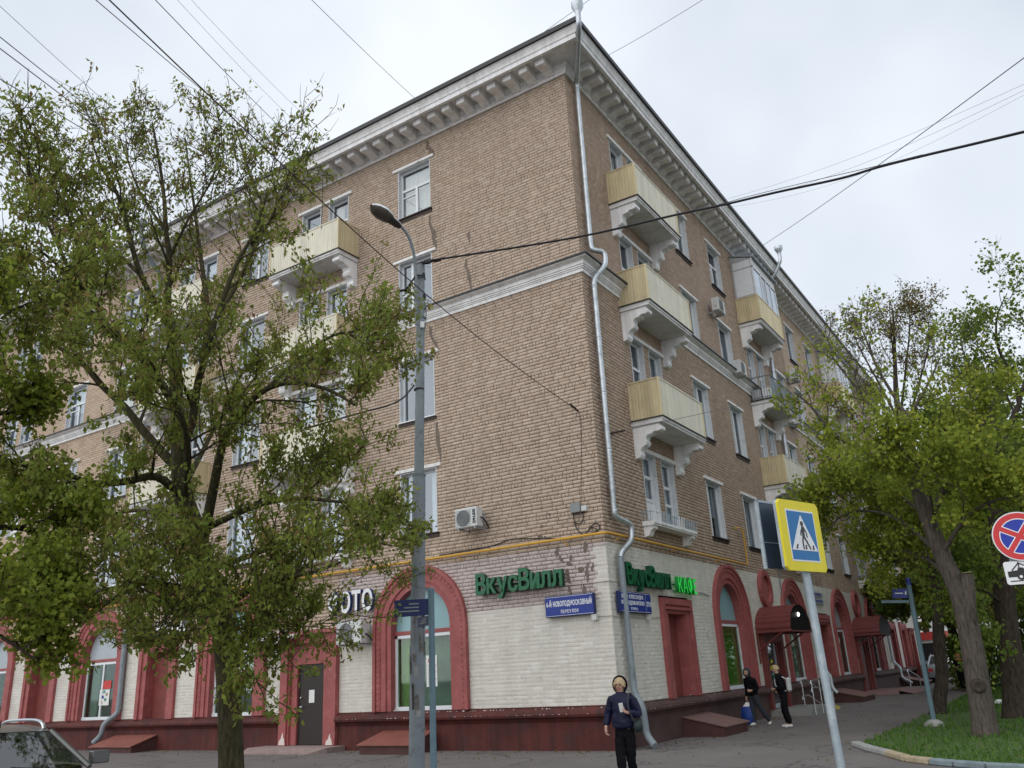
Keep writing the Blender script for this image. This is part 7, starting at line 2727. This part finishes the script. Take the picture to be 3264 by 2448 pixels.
# ------------------------------------------------------------------ people
paint('skin', (0.50, 0.30, 0.225), 0.6, var=0.06, bmp=0)
paint('hair_blond', (0.46, 0.335, 0.20), 0.7, var=0.3, scale=40, bscale=80, bmp=0.4)
paint('hair_orange', (0.50, 0.22, 0.06), 0.7, var=0.3, scale=40)
paint('coat_navy', (0.007, 0.009, 0.034), 0.5, spec=0.25, var=0.25, scale=14, bmp=0.5, bscale=16)
paint('cloth_black', (0.008, 0.008, 0.010), 0.9, var=0.3, scale=20, bmp=0.3, bscale=25, spec=0.08)
paint('cloth_dark_grey', (0.04, 0.042, 0.048), 0.85, var=0.3, scale=20)
paint('jeans_dark', (0.028, 0.034, 0.045), 0.85, var=0.3, scale=20)
paint('shoe_white', (0.62, 0.62, 0.60), 0.6, var=0.1)
paint('shoe_black', (0.02, 0.02, 0.02), 0.5, var=0.1)
paint('bag_blue', (0.012, 0.045, 0.24), 0.55, var=0.2, scale=8, bmp=0.3)
paint('bag_dark', (0.018, 0.03, 0.032), 0.6, var=0.2, scale=10, bmp=0.4)
paint('backpack_pale', (0.52, 0.53, 0.53), 0.7, var=0.12, scale=8)
paint('phone', (0.62, 0.62, 0.60), 0.3, var=0.03, bmp=0)
paint('lips', (0.42, 0.13, 0.11), 0.5, var=0.03, bmp=0)
paint('eye_dark', (0.04, 0.03, 0.025), 0.3, var=0.03, bmp=0)
paint('scarf_orange', (0.55, 0.24, 0.06), 0.8, var=0.2, scale=20)

def skin(name, J, E_, mat, parent, sub=2, root=0):
    """J: list of (x, y, z, r); E_: joints joined; one smooth tapering surface"""
    me = bpy.data.meshes.new(name)
    me.from_pydata([j[:3] for j in J], E_, [])
    o = bpy.data.objects.new(name, me)
    COL.objects.link(o)
    md = o.modifiers.new('skin', 'SKIN')
    md.use_smooth_shade = True
    md.branch_smoothing = 0.4
    for i, j in enumerate(J):
        sv = me.skin_vertices[0].data[i]
        sv.radius = (j[3], j[4] if len(j) > 4 else j[3])
        sv.use_root = (i == root)
    s_ = o.modifiers.new('sub', 'SUBSURF')
    s_.levels = s_.render_levels = sub + (1 if mat.startswith(('coat', 'cloth')) and sub == 2 else 0)
    bpy.context.view_layer.update()
    nm = bpy.data.meshes.new_from_object(o.evaluated_get(bpy.context.evaluated_depsgraph_get()))
    bpy.data.objects.remove(o)
    nm.materials.clear()
    nm.materials.append(MATS[mat])
    nm.name = name
    if mat.startswith(('coat', 'cloth', 'jeans')):   # folds in the cloth
        from mathutils import noise as mnoise
        co = [(v.index, v.co.copy(), v.normal.copy()) for v in nm.vertices]
        for i, c_, n_ in co:
            f_ = mnoise.noise(Vector((c_.x * 7, c_.y * 7, c_.z * 15))) * 0.011 + mnoise.noise(c_ * 26) * 0.005
            nm.vertices[i].co = c_ + n_ * f_
        nm.update()
    return link(name, nm, parent)
def chain(*js):
    return list(js), [(i, i + 1) for i in range(len(js) - 1)]
def joinch(*chs):
    """first chain whole; the others: (index to hang from, joints)"""
    J, E_ = list(chs[0]), [(i, i + 1) for i in range(len(chs[0]) - 1)]
    for at, js in chs[1:]:
        prev = at
        for j in js:
            J.append(j)
            E_.append((prev, len(J) - 1))
            prev = len(J) - 1
    return J, E_
def hand_chains(w, p, curl, side):
    """joint lists for four fingers and a thumb from wrist w along direction p; curl 0 straight .. 1 fist"""
    w, p = Vector(w), Vector(p).normalized()
    n = Vector((side, 0, 0)) if abs(p.x) < 0.7 else Vector((0, 0, 1))
    n = (n - p * n.dot(p)).normalized()         # towards the palm's inner face
    a = p.cross(n).normalized()                 # across the palm
    palm = w + p * 0.075
    fs = []
    for k, l_ in enumerate((0.062, 0.072, 0.068, 0.052)):
        o = a * (0.028 - 0.0185 * k)
        r = palm + o
        c1 = 0.35 + 1.1 * curl
        d1 = (p * math.cos(c1 * 0.6) + n * math.sin(c1 * 0.6))
        d2 = (p * math.cos(c1 * 1.5) + n * math.sin(c1 * 1.5))
        d3 = (p * math.cos(c1 * 2.2) + n * math.sin(c1 * 2.2))
        q1 = r + d1 * l_ * 0.5
        q2 = q1 + d2 * l_ * 0.32
        q3 = q2 + d3 * l_ * 0.25
        fs.append([(*r, 0.0105), (*q1, 0.0095), (*q2, 0.0088), (*q3, 0.0075)])
    t0 = w + p * 0.03 + a * 0.03
    t1 = t0 + (p * 0.6 + a * 0.55 + n * 0.5).normalized() * 0.038
    t2_ = t1 + (p * 0.8 + n * 0.5 - a * 0.2 * curl).normalized() * 0.03
    return palm, fs, [(*t0, 0.013), (*t1, 0.0115), (*t2_, 0.009)]

def person(loc, face_dir, label, S=None, group=None):
    S = S or {}
    th = math.atan2(face_dir.x, -face_dir.y)
    e = empty('person', loc, th, label, 'person', group)
    e.scale = (S.get('scale', 1.0),) * 3
    lean = S.get('lean', (0, 0))                # x and y shift of the head
    def L(z, x=0.0, y=0.0):
        k = max(0, (z - 0.85) / 0.75)
        return (x + lean[0] * k, y + lean[1] * k, z)
    A = S['arms']                                # {'l': (elbow, wrist, handdir, curl), 'r': ...}
    G_ = S['legs']                               # {'l': (knee, ankle, toe), 'r': ...}
    hx_, hy_ = S.get('head', (0, 0))
    spine = [(*L(0.86), 0.115), (*L(1.0), 0.11), (*L(1.18), 0.12), (*L(1.31), 0.085), (*L(1.375), 0.052), (*L(1.43, hx_ * 0.4, -0.012 + hy_ * 0.4), 0.058), (*L(1.49, hx_, -0.015 + hy_), 0.086), (*L(1.55, hx_, hy_), 0.080), (*L(1.595, hx_, 0.005 + hy_), 0.04)]
    ch = [spine]
    hands = {}
    for sd, sg in (('r', -1), ('l', 1)):
        el, wr_, hdir, curl = A[sd]
        sh = L(1.305, sg * 0.165)
        ch.append((3, [(*sh, 0.052), (*el, 0.040), (*wr_, 0.026)]))
    J, E_ = joinch(*ch)
    idx = {}
    n0 = 9
    idx['r'] = n0 + 2
    idx['l'] = n0 + 5
    for sd, sg in (('r', -1), ('l', 1)):
        el, wr_, hdir, curl = A[sd]
        palm, fs, thumb = hand_chains(wr_, hdir, curl, -sg if abs(Vector(hdir).normalized().z) > 0.5 else -sg)
        J.append((*palm, 0.030))
        E_.append((idx[sd], len(J) - 1))
        pi_ = len(J) - 1
        for f_ in fs:
            prev = pi_
            for j in f_:
                J.append(j)
                E_.append((prev, len(J) - 1))
                prev = len(J) - 1
        prev = idx[sd]
        for j in thumb:
            J.append(j)
            E_.append((prev, len(J) - 1))
            prev = len(J) - 1
        hands[sd] = Vector(palm)
    for sd, sg in (('r', -1), ('l', 1)):
        kn, an, toe = G_[sd]
        prev = 0
        for j in ((sg * 0.085, 0, 0.80, 0.082), (*kn, 0.055), (*an, 0.038), (*toe, 0.030)):
            J.append(j)
            E_.append((prev, len(J) - 1))
            prev = len(J) - 1
    nose = (spine[6][0], spine[6][1] - 0.098, spine[6][2] - 0.002, 0.011)
    body = skin('body', J, E_, 'skin', e, 2)
    hc = Vector(spine[6][:3])
    # face
    m = MB()
    m.lathe([(0.0, -0.105), (0.010, -0.098), (0.015, -0.078), (0.013, -0.06)], hc + Vector((0, 0, 0.0)), 7, 'skin', 'y')
    m.build('nose', body, smooth=True)
    for sg in (-1, 1):
        m = MB()
        m.lathe([(0.0, -0.081), (0.012, -0.077), (0.014, -0.065)], hc + Vector((sg * 0.031, 0, 0.024)), 7, 'eye_dark', 'y')
        m.build('eye', body, smooth=True)
        m = MB()
        m.lathe([(0.0, -0.012), (0.022, -0.006), (0.026, 0.006), (0.0, 0.012)], hc + Vector((sg * 0.080, 0.01, 0.0)), 8, 'skin', 'x')
        m.build('ear', body, smooth=True)
    m = MB()
    m.box(hc.x - 0.024, hc.x + 0.024, hc.y - 0.083, hc.y - 0.06, hc.z - 0.045, hc.z - 0.032, 'lips')
    m.build('mouth', body, bevel=0.005)
    # hair
    if S.get('hair'):
        m = MB()
        nr, nc = 9, 18
        vs = []
        for i in range(nr + 1):
            ph = PI * 0.02 + PI * (0.74 if S.get('hair_long') else 0.5) * i / nr
            for j in range(nc):
                t = 2 * PI * j / nc
                front = max(0.0, -math.sin(t))
                lim = 1.0 - (0.50 if not S.get('hair_long') else 0.52) * front ** (1.1 if not S.get('hair_long') else 0.8)
                q = ph * lim
                r = (0.104 if S.get('hair_long') else 0.107) + 0.006 * math.sin(j * 2.6 + i)
                vs.append((hc.x + r * 0.93 * math.sin(q) * math.cos(t), hc.y + 0.012 + r * math.sin(q) * math.sin(t), hc.z + 0.022 + r * 1.03 * math.cos(q) - (0.03 if S.get('hair_long') and i == nr else 0)))
        fs = [(i * nc + j, i * nc + (j + 1) % nc, (i + 1) * nc + (j + 1) % nc, (i + 1) * nc + j) for i in range(nr) for j in range(nc)] + [tuple(range(nc))]
        m.add(vs, fs, S['hair'])
        m.build('hair', e, smooth=True)
    if S.get('hood'):
        m = MB()
        nr, nc = 9, 18
        vs = []
        R0 = S.get('hood_r', 0.130)
        for i in range(nr + 1):
            ph = PI * 0.02 + PI * 0.84 * i / nr
            for j in range(nc):
                t = 2 * PI * j / nc
                front = max(0.0, -math.sin(t))
                cut = S.get('hood_open', 0.55)
                if not S.get('hood_back') and front > 0.5 and ph > PI * (0.5 - cut * 0.38) and ph < PI * 0.70:
                    r = R0 * 0.93
                    tt = t
                    dx = math.cos(t)
                    tt = PI + 0.52 if dx < 0 else -0.52
                    vs.append((hc.x + r * 0.95 * math.sin(ph) * math.cos(tt), hc.y + 0.02 + r * math.sin(ph) * math.sin(tt), hc.z + 0.02 + r * 1.1 * math.cos(ph)))
                else:
                    r = R0
                    vs.append((hc.x + r * 0.95 * math.sin(ph) * math.cos(t), hc.y + 0.02 + r * math.sin(ph) * math.sin(t) * (1.0 if math.sin(t) > 0 else 0.93), hc.z + 0.02 + r * 1.1 * math.cos(ph)))
        fs = []
        for i in range(nr):
            for j in range(nc):
                q = (i * nc + j, i * nc + (j + 1) % nc, (i + 1) * nc + (j + 1) % nc, (i + 1) * nc + j)
                ang = 2 * PI * (j + 0.5) / nc
                ph = PI * 0.02 + PI * 0.84 * (i + 0.5) / nr
                if S.get('hood_back'):
                    if -math.sin(ang) > (-0.05 if ph < PI * 0.6 else 0.75):
                        continue
                elif max(0, -math.sin(ang)) > 0.55 and PI * (0.5 - S.get('hood_open', 0.55) * 0.38) < ph < PI * 0.70:
                    continue
                fs.append(q)
        fs.append(tuple(range(nc)))
        m.add(vs, fs, S['hood'])
        m.build('hood', e, smooth=True, recalc=False)
    # jacket
    jr = S.get('bulk', 1.0)
    ch = [[(*L(S.get('hem', 0.80)), 0.175 * jr, 0.15 * jr), (*L(0.93), 0.172 * jr, 0.15 * jr), (*L(1.08), 0.165 * jr, 0.145 * jr), (*L(1.22), 0.165 * jr, 0.14 * jr), (*L(1.315), 0.105), (*L(1.385), 0.078), (*L(1.42), 0.082)]]
    for sd, sg in (('r', -1), ('l', 1)):
        el, wr_, hdir, curl = A[sd]
        wv = Vector(wr_)
        ch.append((4, [(*L(1.295, sg * 0.165), 0.083 * jr ** 0.5), (*el, 0.068 * jr ** 0.5), (*(Vector(el).lerp(wv, 0.55)), 0.057), (*(Vector(el).lerp(wv, 0.93)), 0.043)]))
    J, E_ = joinch(*ch)
    skin('jacket', J, E_, S['jacket'], e, 2)
    # trousers
    ch = [[(0, 0, 1.0, 0.115), (0, 0, 0.84, 0.128)]]
    for sd, sg in (('r', -1), ('l', 1)):
        kn, an, toe = G_[sd]
        k_, a_ = Vector(kn), Vector(an)
        ch.append((1, [(sg * 0.088, 0, 0.76, 0.108), (*k_.lerp(Vector((sg * 0.088, 0, 0.76)), 0.5), 0.098), (*k_, 0.080), (*k_.lerp(a_, 0.5), 0.072), (*k_.lerp(a_, 0.97), 0.056)]))
    J, E_ = joinch(*ch)
    skin('trousers', J, E_, S['trousers'], e, 2)
    for sd in 'rl':
        kn, an, toe = G_[sd]
        a_, t_ = Vector(an), Vector(toe)
        d_ = (t_ - a_)
        J, E_ = chain((*(a_ - Vector((d_.x, d_.y, 0)) * 0.28 + Vector((0, 0, -0.038))), 0.040), (*(a_ + Vector((0, 0, -0.03))), 0.047), (*(a_ + d_ * 0.6), 0.045), (*(a_ + d_ * 1.1), 0.036))
        skin('shoe', J, E_, S['shoes'], e, 2)
    return e, hands

to_cam = lambda p: Vector((CAM.x - p.x, CAM.y - p.y, 0)).normalized()
# the woman in the dark blue jacket
wp = at_dist(1988, 2300, 14.2)
wp.z = 0
fd = (to_cam(wp) * 0.96 - hr * 0.28).normalized()
we, hands = person(wp, fd, 'blond woman in a dark blue hooded jacket walking towards the viewer, phone in hand', dict(
    arms={'r': ((-0.255, 0.03, 1.07), (-0.275, -0.07, 0.885), (0.05, -0.25, -0.95), 0.45), 'l': ((0.26, 0.0, 1.06), (0.13, -0.215, 1.10), (-0.75, -0.25, 0.45), 0.95)},
    legs={'r': ((-0.055, -0.12, 0.45), (-0.045, -0.16, 0.10), (-0.055, -0.32, 0.06)), 'l': ((0.065, 0.0, 0.45), (0.05, 0.20, 0.13), (0.055, 0.06, 0.05))},
    jacket='coat_navy', trousers='cloth_black', shoes='shoe_black', hair='hair_blond', hair_long=True, hood='coat_navy', hood_back=True, hood_r=0.130, bulk=1.14, hem=0.84, head=(-0.008, -0.015)))
m = MB()
ph = hands['l'] + Vector((-0.012, -0.030, 0.035))
m.box(-0.033, 0.033, -0.005, 0.005, -0.06, 0.075, 'phone')
pm = m.mesh('phone', bevel=0.004)
mw = Matrix.Translation(wp) @ Matrix.Rotation(we.rotation_euler.z, 4, 'Z')
o = link('phone', pm, None)
q_ = mw @ ph
o.location = q_
o.rotation_euler = (0.15, -0.12, we.rotation_euler.z + 0.2)
tag(o, 'pale mobile phone held upright in the blond woman\'s hand', 'phone')
m = MB()
m.box(-0.022, -0.008, 0.0055, 0.008, 0.045, 0.075, 'eye_dark')
m.build('camera_bump', o)
e = empty('shoulder_bag', mw @ Vector((0.255, -0.04, 0.84)), we.rotation_euler.z, 'dark green shoulder bag hanging at the blond woman\'s side', 'bag')
J, E_ = chain((-0.09, -0.02, 0.07, 0.085), (0.0, -0.04, 0.05, 0.105), (0.06, -0.01, 0.06, 0.085))
skin('bag_body', J, E_, 'bag_dark', e, 2)
m = MB()
m.tube(smoothpath([(-0.05, -0.10, 0.13), (-0.10, -0.165, 0.30), (-0.11, -0.15, 0.42), (-0.105, -0.075, 0.515), (-0.10, 0.02, 0.53), (-0.08, 0.12, 0.40), (-0.02, 0.12, 0.2), (0.0, 0.05, 0.12)], 4), 0.014, 6, 'cloth_dark_grey')
m.build('strap', e, smooth=True)

# hooded walker with the blue bag
p = at_ground(2416, 2314)
fd = (-hr * 0.75 + to_cam(p) * 0.65).normalized()
pe, hands = person(p, fd, 'stooping walker in a black hooded jacket with a blue bag before the right facade', dict(
    arms={'r': ((-0.22, 0.0, 1.02), (-0.24, -0.06, 0.80), (0, -0.1, -1.0), 0.8), 'l': ((0.20, -0.02, 1.04), (0.10, -0.20, 1.0), (-0.4, -0.6, 0.1), 0.6)},
    legs={'r': ((-0.09, -0.02, 0.44), (-0.10, -0.02, 0.085), (-0.10, -0.18, 0.035)), 'l': ((0.12, 0.10, 0.44), (0.20, 0.34, 0.10), (0.24, 0.22, 0.035))},
    jacket='cloth_black', trousers='jeans_dark', shoes='shoe_white', hood='cloth_dark_grey', hood_open=0.5, bulk=1.0, hem=0.84, lean=(-0.02, -0.16), head=(0, -0.03), scale=0.96))
mw = Matrix.Translation(p) @ Matrix.Rotation(pe.rotation_euler.z, 4, 'Z') @ Matrix.Scale(0.96, 4)
hpos = mw @ (hands['r'] + Vector((0, 0, -0.05)))
e = empty('blue_bag', hpos, pe.rotation_euler.z + 0.6, 'bright blue carrier bag with white tops in the hooded walker\'s hand', 'bag')
m = MB()
rows = [(0.0, 0.03, 0.02), (-0.12, 0.15, 0.07), (-0.18, 0.19, 0.10), (-0.38, 0.20, 0.12), (-0.55, 0.19, 0.11), (-0.60, 0.15, 0.07)]
n = 12
vs = []
for i, (z, a, b) in enumerate(rows):
    for j in range(n):
        t = 2 * PI * j / n
        f_ = 1 + 0.10 * math.sin(3 * t + i * 1.7)
        vs.append((a * f_ * math.cos(t), b * f_ * math.sin(t), z))
m.add(vs, [(i * n + j, i * n + (j + 1) % n, (i + 1) * n + (j + 1) % n, (i + 1) * n + j) for i in range(1, len(rows) - 1) for j in range(n)] + [tuple((len(rows) - 1) * n + j for j in range(n))], 'bag_blue')
m.build('bag_body', e, smooth=True)
m = MB()
m.add(vs[:2 * n], [(j, (j + 1) % n, n + (j + 1) % n, n + j) for j in range(n)], 'paper')
m.build('bag_top', e, smooth=True)
# blond walker with a pale backpack
p = at_ground(2512, 2320)
fd = (-hr * 0.90 - to_cam(p) * 0.35).normalized()
pe, hands = person(p, fd, 'blond walker in black with a pale backpack, before the shop entrance', dict(
    arms={'r': ((-0.20, 0.02, 1.05), (-0.18, -0.12, 0.95), (0, -0.6, -0.4), 0.6), 'l': ((0.20, 0.02, 1.04), (0.12, -0.2, 1.0), (-0.3, -0.6, 0.1), 0.6)},
    legs={'r': ((-0.09, -0.05, 0.44), (-0.10, 0.02, 0.085), (-0.10, -0.15, 0.035)), 'l': ((0.09, 0.02, 0.44), (0.10, 0.10, 0.09), (0.10, -0.06, 0.035))},
    jacket='cloth_black', trousers='cloth_black', shoes='shoe_white', hair='hair_blond', hair_long=False, bulk=0.98, hem=0.84, lean=(0.0, -0.10), head=(0, -0.02), scale=1.0))
mw = Matrix.Translation(p) @ Matrix.Rotation(pe.rotation_euler.z, 4, 'Z')
e = empty('backpack', mw @ Vector((0.02, 0.17, 0.92)), pe.rotation_euler.z, 'pale grey backpack on the blond walker\'s back', 'bag')
m = MB()
m.box(-0.13, 0.13, -0.04, 0.08, 0.0, 0.36, 'backpack_pale')
m.build('pack', e, bevel=0.04)
m = MB()
for x in (-0.09, 0.09):
    m.tube(smoothpath([(x, -0.04, 0.33), (x, -0.16, 0.39), (x, -0.33, 0.30), (x, -0.28, 0.1), (x, -0.06, 0.02)], 3), 0.014, 5, 'backpack_pale')
m.build('strap', e)
# far walker
p = at_ground(3077, 2204)
fd = to_cam(p)
pe, hands = person(p, fd, 'far walker in a black coat and orange scarf on the path beyond the lawn', dict(
    arms={'r': ((-0.24, 0.02, 1.05), (-0.16, -0.18, 1.02), (0.6, -0.3, 0.1), 0.6), 'l': ((0.24, 0.02, 1.05), (0.16, -0.18, 1.02), (-0.6, -0.3, 0.1), 0.6)},
    legs={'r': ((-0.08, -0.02, 0.45), (-0.08, 0.06, 0.09), (-0.08, -0.1, 0.035)), 'l': ((0.08, -0.06, 0.45), (0.08, -0.05, 0.085), (0.08, -0.21, 0.035))},
    jacket='cloth_black', trousers='cloth_black', shoes='shoe_black', hair='hair_orange', hair_long=True, bulk=1.2, hem=0.62))
J, E_ = chain((-0.13, -0.02, 1.33, 0.05), (-0.05, -0.10, 1.37, 0.05), (0.05, -0.10, 1.37, 0.05), (0.13, -0.02, 1.33, 0.05))
skin('scarf', J, E_, 'scarf_orange', pe, 1)

# ------------------------------------------------------------------ small stuff on the ground: fallen leaves, grit, paint flakes on the ledge
rr = random.Random(91)
P, A, L, T = [], [], [], []
for k in range(1500):
    if k % 3 == 0:
        x, y = rr.uniform(-20, 0), -0.15 - abs(rr.gauss(0, 0.5))
    elif k % 3 == 1:
        x, y = XR + 0.15 + abs(rr.gauss(0, 0.6)), rr.uniform(0, 30)
    else:
        x, y = rr.uniform(-9, 7), rr.uniform(-6, 12)
        if (x < XR and y > 0):
            continue
    P.append((x, y, 0.008))
    A.append((rr.gauss(0, 1), rr.gauss(0, 1), 0.12))
    L.append(rr.uniform(0.025, 0.075))
    T.append(rr.random() * 0.5)
me = leaf_mesh('fallen_leaves', np.array(P), np.array(A), np.array(L), 0.3, np.array(T), 'leaf_russet', RNG)
tag(link('fallen_leaves', me), kind='stuff')
m = MB()
for k in range(150):
    s = rr.uniform(-8.4, 0.0) if k % 3 else rr.uniform(0.2, 11)
    w, h = rr.uniform(0.01, 0.05), rr.uniform(0.006, 0.02)
    z, d = rr.choice([(0.978, 0.02), (0.925, 0.10), (0.80, 0.229)])
    if k % 3:
        m.add([(s, -d - 0.004, z), (s + w, -d - 0.004, z), (s + w * 0.8, -d - 0.004 + (0.02 if z > 0.9 else 0), z + h), (s + w * 0.1, -d - 0.004 + (0.02 if z > 0.9 else 0), z + h)], [(0, 1, 2, 3)], 'bare_white')
    else:
        m.add([(XR + d + 0.004, s, z), (XR + d + 0.004, s + w, z), (XR + d + 0.004 - (0.02 if z > 0.9 else 0), s + w * 0.8, z + h), (XR + d + 0.004 - (0.02 if z > 0.9 else 0), s + w * 0.1, z + h)], [(0, 1, 2, 3)], 'bare_white')
tag(m.build('paint_flakes', building, recalc=False), kind='stuff')
